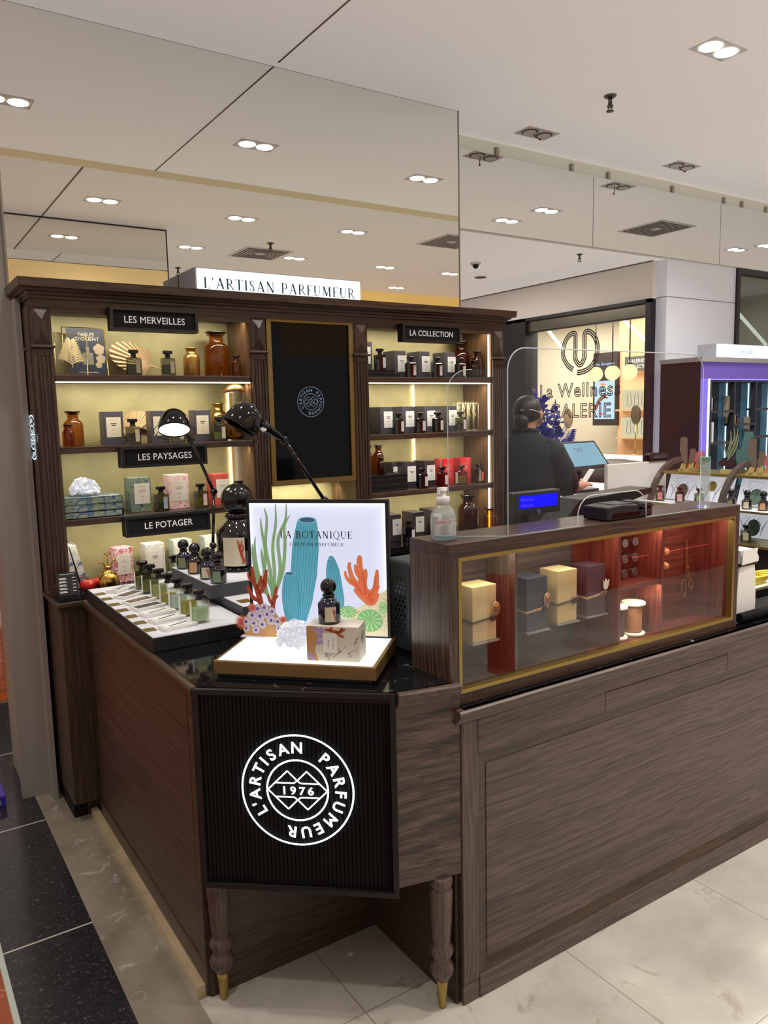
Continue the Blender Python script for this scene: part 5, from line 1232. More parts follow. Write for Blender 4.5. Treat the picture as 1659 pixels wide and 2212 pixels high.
wp('glass_front', MB().quad((1.23,1.5455,.876),(2.417,1.5455,.876),(2.417,1.5455,1.228),(1.23,1.5455,1.228)), glass('case_glass', (.97,.97,.97,1), 1.85), dc)
wp('divider', MB().box(1.441,1.449,1.552,1.678,.873,1.231), W['z'], dc)
wp('divider', MB().box(1.861,1.872,1.552,1.678,.873,1.231), WM['z'], dc)
wp('divider', MB().box(2.066,2.077,1.552,1.678,.873,1.231), WM['z'], dc)
wp('inner_shelf', MB().box(1.872,2.066,1.556,1.678,1.043,1.056), WM['x'], dc)
M_ledge = glass('acrylic_ledge', (.85,.86,.86,1), 1.5, rgb(190,190,190), .3)
M_cordt = pri('tan_cord', rgb(206,160,112), .6); M_cordb = pri('black_cord', rgb(22,20,20), .5); M_seal = pri('wax_seal', rgb(24,22,24), .25)
M_almond = pri('almond_charm', rgb(120,72,44), .35)
def seal(m, c, r, ax=(0,-1,0)):
    Q = Vector((0,0,1)).rotation_difference(Vector(ax)).to_matrix()
    m.lathe([(r*.9,-.0015),(r*1.05,.0),(r*.98,.003),(r*.74,.0036),(r*.66,.0022),(r*.2,.0022),(r*.1,.0034),(0,.0036)], c, 18, Q)
def wrapped(x0, x1, z0, z1, mat, cord, charm, lab, yf=1.575, yb=1.648, sealc=None):
    t = thing('wrapped_gift_box', lab, 'gift box', ((x0+x1)/2,(yf+yb)/2,z0))
    wp('box', MB().box(x0,x1,yf,yb,z0,z1), mat, t, bevel=.0012)
    # fold lines of the paper
    m = MB(); m.add([(x0-.0003,yf+.001,z0+.03),(x0-.0003,yf+.001,z0+.001),(x0-.0003,yb-.004,z0+.001)], [(0,1,2)]); m.add([(x0+.002,yf-.0003,z0+.001),(x1-.002,yf-.0003,z0+.001),(x1-.002,yf-.0003,z0+.006)], [(0,1,2)]); wp('paper_fold', m, mat, t)
    zc = z0+.38*(z1-z0)
    m = MB()
    for dz in (0,.0035): m.tube([(x0-.0012,yb,zc+dz),(x0-.0012,yf-.0012,zc-.004+dz),(x1-.012,yf-.002,zc+.002+dz),(x1+.0012,yf-.0012,zc+.006+dz)], .0013, 6)
    m.tube([(x1-.022,yf-.003,zc+.006),(x1+.002,yf-.004,zc+.009)], .0013, 6).tube([(x1-.022,yf-.003,zc-.001),(x1+.0,yf-.004,zc+.003)], .0013, 6)
    wp('cord', m, cord, t)
    m = MB(); seal(m, (x1-.015,yf-.004,zc+.003), .0095); wp('wax_seal', m, sealc or M_seal, t)
    if charm == 'almond':
        m = MB(); Q = Vector((0,0,1)).rotation_difference(Vector((.1,-1,0)).normalized()).to_matrix()
        m.add([(x1-.006+.012*math.cos(k*PI/12),yf-.0075,zc+.028+.018*math.sin(k*PI/12)) for k in range(24)]+[(x1-.006+.012*math.cos(k*PI/12),yf-.0055,zc+.028+.018*math.sin(k*PI/12)) for k in range(24)], [tuple(range(24)), tuple(range(47,23,-1))]+[(k,(k+1)%24,24+(k+1)%24,24+k) for k in range(24)])
        a = wp('charm', m, M_almond, t)
        m = MB(); m.poly([(x1-.006+.008*math.cos(k*PI/10),yf-.0078,zc+.039+.0065*math.sin(k*PI/10)) for k in range(20)]); wp('charm_spot', m, pri('amber_spot', rgb(214,146,76), .3), a)
        wp('charm_rim', MB().tube([(x1-.006+.0125*math.cos(k*PI/12),yf-.0065,zc+.028+.0185*math.sin(k*PI/12)) for k in range(24)], .0008, 6, closed=True), pri('charm_rim', rgb(206,196,186), .3, .5), a)
    if charm == 'tulip':
        P = [(-.010,-.004),(-.012,.012),(-.013,.022),(-.006,.014),(0,.026),(.006,.014),(.013,.022),(.012,.008),(.006,-.006),(-.004,-.008)]
        m = MB(); m.prism(P, 0, .002, lambda a, b, c: (x1-.004+a, yf-.006-c, zc+.024+b)); wp('charm', m, pri('ivory_charm', rgb(224,220,200), .4), t)
    led = thing('acrylic_ledge', 'clear acrylic ledge under the '+lab.replace(' gift box', ' box'), 'ledge', ((x0+x1)/2,1.63,z0-.004))
    wp('ledge_plate', MB().box(x0-.004,x1+.006,yf-.008,1.678,z0-.0045,z0-.0005), M_ledge, led)
wrapped(1.308,1.392,.981,1.134,M_kraft,M_cordb,'almond','kraft paper gift box with almond charm behind the glass corner')
wrapped(1.505,1.585,.977,1.130,M_navy,M_cordt,'almond','navy paper gift box with tan cord and almond charm')
wrapped(1.627,1.706,.981,1.136,M_kraft,M_cordb,None,'kraft paper gift box with black cord and seal in the middle')
wrapped(1.750,1.829,.983,1.134,M_plum,M_cordt,'tulip','dark plum gift box with ivory tulip charm', sealc=pri('brown_seal', rgb(88,54,52), .3))
M_ivory = pri('ivory_wood', rgb(232,222,192), .5)
for x, r, th, lab in ((1.928,.036,pri('plum_thread', rgb(66,44,48), .7),'spool of dark plum thread half hidden by the divider'),(2.010,.038,pri('tan_thread', rgb(168,112,70), .7),'spool of tan brown thread standing in the lower niche')):
    t = thing('thread_spool', lab, 'spool', (x,1.615,.8745))
    for z in (0,.098): wp('flange', MB().lathe([(r*.94,z),(r,z+.002),(r,z+.008),(r*.94,z+.010)], (x,1.615,.8745), 28), M_ivory, t)
    wp('core', MB().lathe([(r*.5,.009),(r*.5,.099)], (x,1.615,.8745), 20), M_ivory, t)
    m = MB(); pr = []
    for k in range(23): z = .012+.0038*k; pr += [(r*.70,z),(r*.735,z+.0012),(r*.735,z+.0026)]
    wp('thread', MB().lathe(pr+[(r*.70,.0985)], (x,1.615,.8745), 26), th, t)
names = [['upper row, next to the divider','upper row, middle','upper row, away from the boxes'],['middle row, next to the divider','middle row, centre','middle row, away from the boxes'],['lower row, next to the divider','lower row, middle','lower row, away from the boxes']]
s0 = None; M_pin = pri('seal_dark', rgb(44,24,27), .6, spec=.2)
for i, z in enumerate((1.173,1.122,1.075)):
    for j, x in enumerate((1.984,2.035,2.088)) if False else enumerate((1.981,2.030,2.052+.029)):
        lab = 'round dark wax seal knob inside the case, '+names[i][j]
        if s0 is None:
            s0 = thing('wax_seal_stamp', lab, 'seal', (x,1.678,z), 0, 'nine seals in the upper niche')
            MB().tube([(0,0,0),(0,-.046,0)], .010, 14).build('shaft', pri('seal_shaft', rgb(50,22,20), .6, spec=.2), s0, local=True)
            m = MB(); seal(m, (0,-.0475,0), .0135); m.build('disc', M_pin, s0, local=True)
            m = MB().tube([(.0125*math.cos(k*PI/10),-.0512,.0125*math.sin(k*PI/10)) for k in range(20)], .0009, 6, closed=True)
            emblem(m, lambda a, b: (a*.0105,-.0515,b*.0105), .10, False); m.build('engraving', pri('seal_silver', rgb(98,88,94), .7, .0), s0, local=True)
        else: dup(s0, (x,1.678,z), label=lab)
for z, lab in ((1.114,'upper round copper-orange knob by the scissors'),(1.065,'lower round copper-orange knob by the scissors')):
    t = thing('wooden_knob', lab, 'knob', (2.225,1.678,z), 0, 'two orange knobs')
    wp('peg', MB().tube([(2.221,1.679,z),(2.221,1.645,z)], .005, 10), M_cordt, t)
    wp('ball', MB().lathe([(0,-.036),(.009,-.033),(.0135,-.026),(.0145,-.018),(.012,-.008),(.005,-.004)], (2.221,1.678,z), 18, Matrix.Rotation(math.radians(-90),3,'X')), pri('copper_wood', rgb(206,128,84), .35), t)
sc_ = thing('scissors', 'long bronze scissors hanging point up on the case back', 'scissors', (2.358,1.672,1.03))
M_brz = pri('antique_bronze', rgb(150,100,58), .38, .6)
F = lambda a, b, c=0: (2.358+a, 1.672-c, .938+b)
m = MB(); m.prism([(-.006,.202),(.0,.199),(.011,.075),(.004,.052),(-.004,.056),(-.006,.11)], .0, .004, lambda a, b, c: F(a,b,c)); wp('blade', m, M_brz, sc_, bevel=.0006)
m = MB(); m.prism([(-.003,.15),(.004,.10),(.024,.052),(.018,.044),(.0,.07),(-.005,.10)], .004, .007, lambda a, b, c: F(a,b,c)); wp('blade', m, M_brz, sc_)
wp('handle', MB().tube([F(-.012+.013*math.cos(k*PI/12)-.002, .030+.030*math.sin(k*PI/12), .003) for k in range(24)], .003, 8, closed=True), M_brz, sc_)
wp('handle', MB().tube([F(.022+.012*math.cos(k*PI/12), .040+.017*math.sin(k*PI/12), .005) for k in range(24)], .003, 8, closed=True), M_brz, sc_)
m = MB(); m.sphere(F(.001,.103,.008), .003, 8, 6); wp('rivet', m, M_gold, sc_)
t = thing('red_thread', 'thin taut red thread stretched across seals and scissors', 'thread', (2.23,1.615,1.127))
wp('strand', MB().tube([(1.99,1.61,1.127),(2.42,1.61,1.127)], .0008, 6), pri('red_strand', rgb(190,50,50), .6, emit=rgb(190,50,50), es=.2), t)

# ================================================================== ON TOP OF THE CASE
px_ = thing('acrylic_screen', 'clear acrylic sneeze guard with rounded corners and angled wing on the case', 'screen', (1.82,1.55,1.268))
def rr(u0, u1, z0, z1, r, n=8):
    out = [(u0,z0),(u1,z0)]
    out += [(u1-r+r*math.cos(a*PI/2/n), z1-r+r*math.sin(a*PI/2/n)) for a in range(n+1)]
    out += [(u0+r-r*math.sin(a*PI/2/n), z1-r+r*math.cos(a*PI/2/n)) for a in range(n+1)]
    return out
ZS = 1.268; yP = 1.5365
cut = [(1.40,ZS),(1.666,ZS),(1.666,ZS+.03)]+[(1.726-.06*math.cos(k*PI/12), ZS+.03+.055*math.sin(k*PI/12)) for k in range(7)]
cut += [(1.908+.055*math.sin(k*PI/12), ZS+.03+.055*math.cos(k*PI/12)) for k in range(7)]+[(1.963,ZS),(2.23,ZS)]
outl = cut+[(2.23-.06+.06*math.cos(k*PI/16), 1.762-.06+.06*math.sin(k*PI/16)) for k in range(9)]+[(1.40+.06-.06*math.sin(k*PI/16), 1.762-.06+.06*math.cos(k*PI/16)) for k in range(9)]
wp('front_pane', MB().poly([(x,yP,z) for x, z in outl]), M_plexi, px_)
edge = MB().tube([(x,yP,z) for x, z in outl], .0016, 6, closed=True); wp('pane_edge', edge, M_pedge, px_)
wd = Vector((-.092,.078,0)).normalized()
wing = [(0,ZS),(0,1.708),(.09,1.708)]+[(.10+.055*math.sin(k*PI/16), 1.653+.055*math.cos(k*PI/16)) for k in range(9)]+[(.155,ZS)]
wp('wing_pane', MB().poly([(1.398+wd.x*u, yP+wd.y*u, z) for u, z in wing]), M_plexi, px_)
wp('wing_edge', MB().tube([(1.398+wd.x*u, yP+wd.y*u, z) for u, z in wing[2:]], .0013, 6).tube([(1.398,yP,ZS),(1.398+wd.x*.155,yP+wd.y*.155,ZS)], .0013, 6), M_pedge, px_)
ap = thing('acrylic_post', 'short clear acrylic foot piece by the screen at the case end', 'stand', (2.30,1.56,ZS))
wp('fin', MB().prism([(0,0),(.035,0),(.03,.14),(.0,.155)], 0, .004, lambda a, b, c: (2.288+c+.004, 1.545+a, ZS+b)), glass('acrylic_fin', (.92,.94,.94,1), 1.5, rgb(226,232,232), .3), ap)
wp('base_plate', MB().box(2.25,2.335,1.535,1.60,ZS-.0005,ZS+.002), glass('acrylic_base', (.84,.85,.87,1), 1.5, rgb(206,206,214), .35), ap)
sn = thing('sanitiser_bottle', 'clear pump bottle of hand gel with printed label on the case corner', 'bottle', (1.243,1.613,ZS))
MB().lathe([(.031,0),(.034,.003),(.0345,.05),(.0335,.066),(.028,.080),(.018,.089),(.0165,.094)], seg=30).build('bottle_body', glass('pet_plastic', (.93,.95,.95,1), 1.4, rgb(226,232,232), .22), sn, local=True)
MB().lathe([(.030,.004),(.0325,.006),(.033,.048),(.031,.064),(.024,.076),(.0,.077)], seg=26).build('gel', glass('clear_gel', (.92,.95,.95,1), 1.1, rgb(220,228,230), .25), sn, local=True)
M_pump = pri('pump_white', rgb(228,230,230), .45)
MB().lathe([(.0175,.092),(.018,.110),(.0165,.112),(.009,.113),(.008,.124),(.011,.126),(.011,.132),(.0,.133)], seg=22).build('collar', M_pump, sn, local=True)
MB().prism([(-.016,-.005),(.012,-.005),(.016,.0),(.012,.005),(-.016,.005)], .128, .137, lambda a, b, c: (a, b, c)).box(-.017,-.011,-.0045,.0045,.118,.13).build('pump_head', M_pump, sn, local=True, bevel=.0015)
def patch(m, R, a0, a1, z0, z1, k=8):
    vs = [(R*math.cos(math.radians(a0+(a1-a0)*i/k)), R*math.sin(math.radians(a0+(a1-a0)*i/k)), z) for z in (z0,z1) for i in range(k+1)]
    m.add(vs, [(i,i+1,k+2+i,k+1+i) for i in range(k)], True)
m = MB(); patch(m, .0352, 190, 300, .012, .056, 14); l = m.build('label', glass('label_film', (.95,.96,.97,1), 1.2, rgb(236,238,240), .45), sn, local=True)
m = MB(); patch(m, .0354, 190, 274, .008, .0125, 10); patch(m, .0354, 280, 300, .008, .0125); m.build('teal_band', pri('teal_band', rgb(96,158,172), .5), l, local=True)
m = MB()
for z, a, b in ((.052,192,250),(.049,192,255),(.0465,192,240),(.052,280,300),(.049,282,300)): patch(m, .0354, a, b, z, z+.0012)
m.tube([(.0355*math.cos(math.radians(262+5*math.cos(k*PI/8))),.0355*math.sin(math.radians(262+5*math.cos(k*PI/8))),.051+.0032*math.sin(k*PI/8)) for k in range(16)], .0006, 5, closed=True)
m.build('red_print', pri('red_print', rgb(206,110,116), .6), l, local=True)
m = MB()
for k in range(9): patch(m, .0354, 222, 256-3*(k%3), .040-.0026*k if k < 6 else .022-.0022*(k-6), (.040-.0026*k if k < 6 else .022-.0022*(k-6))+.0007, 5)
for k in range(6): patch(m, .0354, 281, 285, .022+.004*k, .0235+.004*k, 2)
m.build('grey_print', pri('grey_print', rgb(130,136,140), .6), l, local=True)
# card terminal in the cut-out
tm = thing('card_terminal', 'chunky black payment terminal lying in the screen cut-out', 'terminal', (1.89,1.58,ZS))
prof = [(0,0),(.205,0),(.205,.028),(.19,.036),(.165,.030),(.135,.040),(.06,.044),(.0,.040)]
wp('body', MB().prism(prof, 0, .095, lambda a, b, c: (1.80+a, 1.545+c, ZS+.0005+b)), M_blkm, tm, bevel=.004)
wp('side_scoop', MB().prism([(.02,.008),(.14,.008),(.155,.018),(.03,.022)], 0, .0015, lambda a, b, c: (1.80+a, 1.5436+c, ZS+b)), M_blk, tm)
wp('cradle_lip', MB().box(1.965,2.0,1.548,1.636,ZS+.03,ZS+.044).box(1.94,2.0,1.545,1.552,ZS+.022,ZS+.042), M_blkm, tm, bevel=.002)
wp('display', MB().prism([(.137,.0405),(.166,.0315),(.189,.0365),(.189,.0375),(.166,.0328),(.138,.042)], .02, .085, lambda a, b, c: (1.80+a, 1.545+c, ZS+.001+b)), pattern('terminal_screen', [rgb(40,130,100),rgb(214,150,80),rgb(90,120,140),rgb(70,60,50)], 26), tm)
wp('keypad', MB().box(1.85,1.93,1.56,1.63,ZS+.0425,ZS+.0455), M_grey, tm, bevel=.001)
# customer display on its pole, and the tilted till screen behind the case
cd = thing('customer_display', 'black customer display with blue lit panel on a pole', 'display', (1.70,1.78,.9105))
wp('pole', MB().box(1.672,1.704,1.775,1.79,.912,1.31), M_blkm, cd); wp('foot', MB().box(1.64,1.74,1.75,1.84,.9105,.92), M_blkm, cd, bevel=.002)
hd = wp('housing', MB().box(1.606,1.808,1.74,1.775,1.281,1.352), M_blkm, cd, bevel=.004)
wp('blue_panel', MB().box(1.632,1.792,1.7385,1.741,1.302,1.341), emi('blue_panel', rgb(0,0,235), 1.35), hd)
m = MB(); m.text('Bienvenue', .013, lambda a, b: (1.637+a,1.738,1.3255+b), align='LEFT'); m.text('Welcome', .013, lambda a, b: (1.637+a,1.738,1.307+b), align='LEFT'); wp('lettering', m, emi('violet_text', rgb(96,70,225), 1.0), hd)
m = MB().tube([(1.712+.006*math.cos(k*PI/8),1.7385,1.2895+.006*math.sin(k*PI/8)) for k in range(16)], .0008, 6, closed=True); m.text('hp', .009, lambda a, b: (1.712+a,1.7385,1.287+b)); wp('badge', m, pri('badge_silver', rgb(150,150,154), .4), hd)
ts = thing('till_screen', 'black tilted till monitor seen from behind the payment terminal', 'monitor', (2.05,1.85,.9105))
wp('screen_back', MB().prism([(1.79,1.19),(1.84,1.2),(1.965,1.300),(2.33,1.315),(2.335,1.298),(2.0,1.235)], 1.80, 1.90, lambda a, b, c: (a, c, b)), M_blkm, ts, bevel=.004)
wp('stand', MB().box(1.84,2.0,1.82,1.88,.96,1.21) if False else MB().prism([(1.74,1.85),(1.75,1.93),(1.72,1.93),(1.66,1.86)], .9105, 1.2, lambda a, b, c: (a+ (c-.91)*.42, b, c)), M_blkm, ts)

# ================================================================== RIGHT END OF THE LOWER COUNTER
bg = thing('paper_bag', 'tall white folded paper bag with black band standing past the case', 'bag', (2.60,1.62,.8405))
m = MB()
pr = [(.060,0),(.062,.06),(.055,.14),(.046,.19),(.044,.245)]
vs = []
for w, z in pr: vs += [(-w,-.03,z),(w*.8,-.034,z),(w,.03,z),(-w*.9,.03,z)]
m.add(vs, [(4*i+k, 4*i+(k+1)%4, 4*i+4+(k+1)%4, 4*i+4+k) for i in range(len(pr)-1) for k in range(4)]+[(0,1,2,3),(16,17,18,19)])
m.build('bag_body', M_paper, bg, local=True)
MB().box(-.05,.05,-.037,.034,.190,.198).build('black_band', M_blkm, bg, local=True)
MB().prism([(-.05,.196),(.05,.20),(.052,.215),(.040,.232),(.046,.248),(-.046,.250)], 0, .003, lambda a, b, c: (a, -.040+c, b)).build('folded_flap', M_paper, bg, local=True)
t = thing('black_paper_roll', 'loose roll of black paper lying on the marble past the case', 'paper', (2.75,1.555,.8405))
wp('roll', MB().tube([(2.495,1.552,.858),(2.9,1.556,.858),(3.3,1.56,.858)], .0175, 16), M_blkf, t)
wp('sheet', MB().box(2.68,3.4,1.572,1.715,.8405,.843), M_blkf, t)
t = thing('black_tray', 'shallow black tray behind the paper bag', 'tray', (2.95,1.80,.8405))
wp('tray_body', MB().box(2.72,3.25,1.72,1.90,.8405,.872), M_blk, t, bevel=.004)
t = thing('yellow_cable', 'bundle of bright yellow cable on a white sheet in the black tray', 'cable', (2.95,1.80,.872))
wp('white_sheet', MB().box(2.80,3.22,1.74,1.89,.8725,.8745), M_paper, t)
m = MB(); random.seed(4)
for k in range(5):
    P = [(2.96+(.085+.008*k)*math.cos(a*PI/9+.3*k)+.01*math.sin(3*a*PI/9), 1.80+(.030+.004*k)*math.sin(a*PI/9+.2*k), .880+.008*k+.004*math.sin(2*a*PI/9+k)) for a in range(18)]
    m.tube(P, .0055, 8, closed=True)
wp('coils', m, pri('cable_yellow', rgb(222,206,60), .45), t)
# ================================================================== PERSON AT THE TILL
pe = thing('person', 'person in black kimono-style coat seen from behind, hair tied back, holding white paper', 'person', (3.27,3.44,0))
fv = Vector((.92,.39,0)).normalized(); rv = Vector((fv.y,-fv.x,0))
def pp(f, r, z): return Vector((3.27,3.44,0)) + fv*f + rv*r + Vector((0,0,z))
sv, se, srad = [], [], []
def chain(pts, prev=None):
    for p, r in pts:
        sv.append(tuple(Vector(p)-Vector((3.27,3.44,0)))); srad.append(r)
        if prev is not None: se.append((prev, len(sv)-1))
        prev = len(sv)-1
    return prev
chain([(pp(0,0,.94),.125)])
ch = chain([(pp(0,0,1.08),.11),(pp(.0,0,1.25),.125),(pp(.0,0,1.37),.10)], 0)
nk = chain([(pp(.015,0,1.455),.048),(pp(.03,0,1.505),.052)], ch)
chain([(pp(.045,0,1.55),.076),(pp(.045,0,1.60),.084),(pp(.04,0,1.638),.066)], nk)
wr = chain([(pp(0,.16,1.375),.055),(pp(.20,.185,1.145),.038),(pp(.39,.205,1.118),.024),(pp(.42,.208,1.120),.022)], ch)
for k, (dr, L, dz) in enumerate(((-.024,.060,.012),(-.008,.074,.010),(.008,.070,.004),(.022,.056,-.004))):
    chain([(pp(.445,.212+dr*.6,1.120+dz*.5),.0095),(pp(.445+L*.55,.218+dr,1.126+dz),.0085),(pp(.445+L,.222+dr,1.116+dz),.0072)], wr)
chain([(pp(.445,.195,1.134),.0095),(pp(.475,.178,1.150),.0085),(pp(.50,.172,1.152),.0075)], wr-1)
wl = chain([(pp(0,-.16,1.375),.055),(pp(.18,-.20,1.15),.040),(pp(.40,-.06,1.11),.024),(pp(.45,-.04,1.11),.022)], ch)
for dr, L in ((-.02,.06),(-.006,.07),(.008,.066),(.02,.052)): chain([(pp(.475,-.04+dr*.7,1.11),.0088),(pp(.475+L,-.04+dr,1.10),.0068)], wl)
chain([(pp(.47,-.02,1.12),.009),(pp(.50,.0,1.128),.007)], wl-1)
for s in (-1,1): chain([(pp(0,.09*s,.86),.095),(pp(.02,.095*s,.50),.06),(pp(-.01,.10*s,.10),.042),(pp(.08,.105*s,.035),.036),(pp(.15,.11*s,.03),.03)], 0)
me = bpy.data.meshes.new('body'); me.from_pydata(sv, se, [])
ob = bpy.data.objects.new('body_tmp', me); COL.objects.link(ob)
sm = ob.modifiers.new('s', 'SKIN'); sm.use_smooth_shade = True
for i, r in enumerate(srad): me.skin_vertices[0].data[i].radius = (r, r)
me.skin_vertices[0].data[0].use_root = True
ob.modifiers.new('d', 'SUBSURF').levels = 2
dg = bpy.context.evaluated_depsgraph_get(); dg.update()
bm2 = bpy.data.meshes.new_from_object(ob.evaluated_get(dg)); bpy.data.objects.remove(ob)
bm2.materials.clear(); bm2.materials.append(pri('skin', rgb(206,150,120), .5))
for q in bm2.polygons: q.use_smooth = True
bo = bpy.data.objects.new('body', bm2); COL.objects.link(bo); adopt(bo, pe)
M_coat = pri('black_navy_cloth', rgb(19,21,28), .85, noise=.2, nscale=60)
m = MB(); seg = 28; rings = [(.30,.20,.25,0),(.62,.19,.235,0),(.92,.165,.205,0),(1.05,.135,.178,0),(1.08,.132,.175,0),(1.22,.145,.20,-.005),(1.34,.13,.218,-.012),(1.40,.11,.19,-.012),(1.445,.085,.12,-.006),(1.475,.066,.075,.004),(1.49,.062,.066,.006)]
vs = [tuple(pp(a*math.cos(2*PI*k/seg)+o, b*math.sin(2*PI*k/seg), z)) for z, a, b, o in rings for k in range(seg)]
m.add(vs, [(i*seg+k, i*seg+(k+1)%seg, (i+1)*seg+(k+1)%seg, (i+1)*seg+k) for i in range(len(rings)-1) for k in range(seg)], True)
m.build('coat', M_coat, pe)
m = MB(); m.tube([pp(-.005,.12,1.375),pp(.0,.165,1.345),pp(.09,.185,1.24),pp(.16,.185,1.165),pp(.22,.182,1.140),pp(.27,.18,1.128)], [.075,.088,.088,.088,.076,.058], 18)
m.tube([pp(-.005,-.12,1.375),pp(.0,-.18,1.345),pp(.10,-.205,1.25),pp(.19,-.21,1.16),pp(.30,-.13,1.12),pp(.38,-.075,1.11)], [.07,.085,.09,.095,.09,.08], 18)
m.build('sleeves', M_coat, pe)
MB().tube([pp(.137*math.cos(a*PI/12),.181*math.sin(a*PI/12),1.065) for a in range(24)], .016, 8, closed=True).build('belt', pri('belt_cloth', rgb(14,15,20), .8), pe)
MB().tube([pp(.005+.068*math.cos(a*PI/12),.076*math.sin(a*PI/12),1.475-.012*math.cos(a*PI/12)) for a in range(24)], .014, 8, closed=True).build('collar', M_coat, pe)
hm = MB()
def hsph(m, c, a, b, h, cut):
    seg, ri = 24, 14; vs = []
    for i in range(ri+1):
        t = PI*i/ri
        for k in range(seg):
            g_ = 2*PI*k/seg
            x = a*math.sin(t)*math.cos(g_); y = b*math.sin(t)*math.sin(g_); z = -h*math.cos(t)
            # hairline: the shell is pulled in over the face
            if x > cut and z < h*.45: x = cut
            vs.append(tuple(pp(c[0]+x, c[1]+y, c[2]+z)))
    m.add(vs, [(i*seg+k, i*seg+(k+1)%seg, (i+1)*seg+(k+1)%seg, (i+1)*seg+k) for i in range(ri) for k in range(seg)], True)
hsph(hm, (.034,0,1.598), .094, .083, .090, .04)
hsph(hm, (-.052,0,1.535), .036, .046, .044, 1); hsph(hm, (-.038,0,1.505), .026, .036, .04, 1)
hm.build('hair', pri('dark_hair', rgb(36,27,22), .45, noise=.25, nscale=50), pe)
m = MB()
for s in (1,-1): hsph(m, (.047,.084*s,1.570), .017, .010, .030, 1)
m.build('ears', pri('ear_skin', rgb(204,140,112), .5), pe)
m = MB(); hsph(m, (.125,0,1.575), .016, .014, .022, 1); m.build('nose', pri('nose_skin', rgb(206,150,120), .5), pe)
m = MB()
for s in (1,-1): hsph(m, (.117,.03*s,1.600), .008, .012, .008, 1)
m.build('eyes', pri('eye_dark', rgb(40,30,26), .3), pe)
m = MB(); vs = []
for z, r in ((1.505,.082),(1.54,.098),(1.565,.096)): vs += [tuple(pp(.040+r*math.cos(math.radians(a)), .94*r*math.sin(math.radians(a)), z)) for a in range(-70,71,10)]
k = 15; m.add(vs, [(i*k+j, i*k+j+1, (i+1)*k+j+1, (i+1)*k+j) for i in range(2) for j in range(k-1)], True)
m.tube([pp(.06,.088,1.555),pp(.02,.087,1.585),pp(-.03,.066,1.60),pp(-.066,.0,1.60)], .0022, 6)
m.build('face_mask', pri('mask_white', rgb(226,230,232), .8), pe)
t = thing('folded_paper', 'folded white paper held in the hand over the cash desk', 'paper', (3.855,3.48,1.166))
R = Euler((0, math.radians(-38), math.radians(10))).to_matrix()
MB().obox(tuple(pp(.51,.205,1.166)), (.075,.018,.004), R).build('sheet', M_paper, t)

# ================================================================== CASH DESK AND THINGS ON IT
dk = thing('cash_desk', 'white cash desk with a raised white screen panel behind the person', 'desk', (4.1,3.75,0))
wp('worktop', MB().box(3.60,4.78,3.66,4.40,.985,1.02), M_white, dk, bevel=.002)
wp('front_body', MB().box(3.64,4.74,3.69,4.36,0,.985), M_white, dk)
wp('screen_panel', MB().box(4.19,4.82,3.60,3.63,0,1.217), pri('white_panel', rgb(228,226,222), .35), dk, bevel=.003)
t = thing('white_cabinet', 'narrow white cabinet beside the oak shelving behind the person', 'cabinet', (3.10,3.85,0))
wp('carcass', MB().box(2.99,3.30,3.75,4.0,0,.98), M_white, t, bevel=.002); wp('top_panel', MB().box(2.98,3.31,3.74,4.01,.98,1.0), M_white, t)
tb_ = thing('till_tablet', 'black-rimmed tilted touchscreen with pale blue display on the white desk', 'monitor', (4.143,3.80,1.0205))
RR = Euler((math.radians(-38),0,math.radians(6))).to_matrix()
def ob2(m, c, h): return m.obox(tuple(Vector((4.143,3.80,1.273))+RR @ Vector(c)), h, RR)
wp('bezel', ob2(MB(), (0,0,0), (.243,.011,.119)), M_blkm, tb_, bevel=.004)
sc2 = wp('screen', ob2(MB(), (0,-.0115,.006), (.223,.0006,.096)), pri('blue_screen', rgb(120,160,180), .15, emit=rgb(110,150,176), es=.38), tb_)
m = MB(); F2 = lambda a, b: tuple(Vector((4.143,3.80,1.273))+RR @ Vector((a,-.0128,b)))
m.ribbon([(-.06,.05),(-.03,.06),(-.01,.045),(.02,.06),(.05,.05)], .004, F2, 14); m.ribbon([(-.03,.03),(0,.04),(.03,.03),(.045,.04)], .004, F2, 12); wp('handwriting', m, pri('screen_ink', rgb(50,80,96), .5), sc2)
wp('neck', MB().tube([(4.15,3.83,1.02),(4.15,3.85,1.25)], .035, 12), M_blkm, tb_)
wp('foot', MB().box(4.03,4.27,3.74,3.94,1.0205,1.045), M_blkm, tb_, bevel=.006)
t = thing('pen_tray', 'small tray of wooden testers between hand and tablet', 'tray', (3.82,3.71,1.0205))
wp('cup', MB().box(3.74,3.90,3.68,3.735,1.0205,1.085), M_white, t, bevel=.003)
for i in range(5): wp('stick', MB().box(3.765+.024*i,3.777+.024*i,3.70,3.712,1.06,1.135), M_goldtray if i % 2 else M_cream, t)
t = thing('receipt_printer', 'small black printer on the desk by the flowers', 'printer', (3.68,3.82,1.02))
wp('printer_body', MB().box(3.61,3.74,3.90,4.02,1.0205,1.12), M_blkm, t, bevel=.005); wp('paper_slot', MB().box(3.64,3.72,3.94,3.95,1.12,1.122), M_grey, t)
t = thing('black_scanner', 'black device lying on the corner of the white desk panel', 'scanner', (4.73,3.62,1.2175))
wp('scanner_body', MB().prism([(0,0),(.22,0),(.22,.045),(.19,.06),(.03,.06),(0,.045)], 0, .05, lambda a, b, c: (4.62+a, 3.59+c, 1.2175+b)), M_blk, t, bevel=.004)
wp('scanner_window', MB().box(4.66,4.80,3.5885,3.5905,1.235,1.258), M_grey, t)
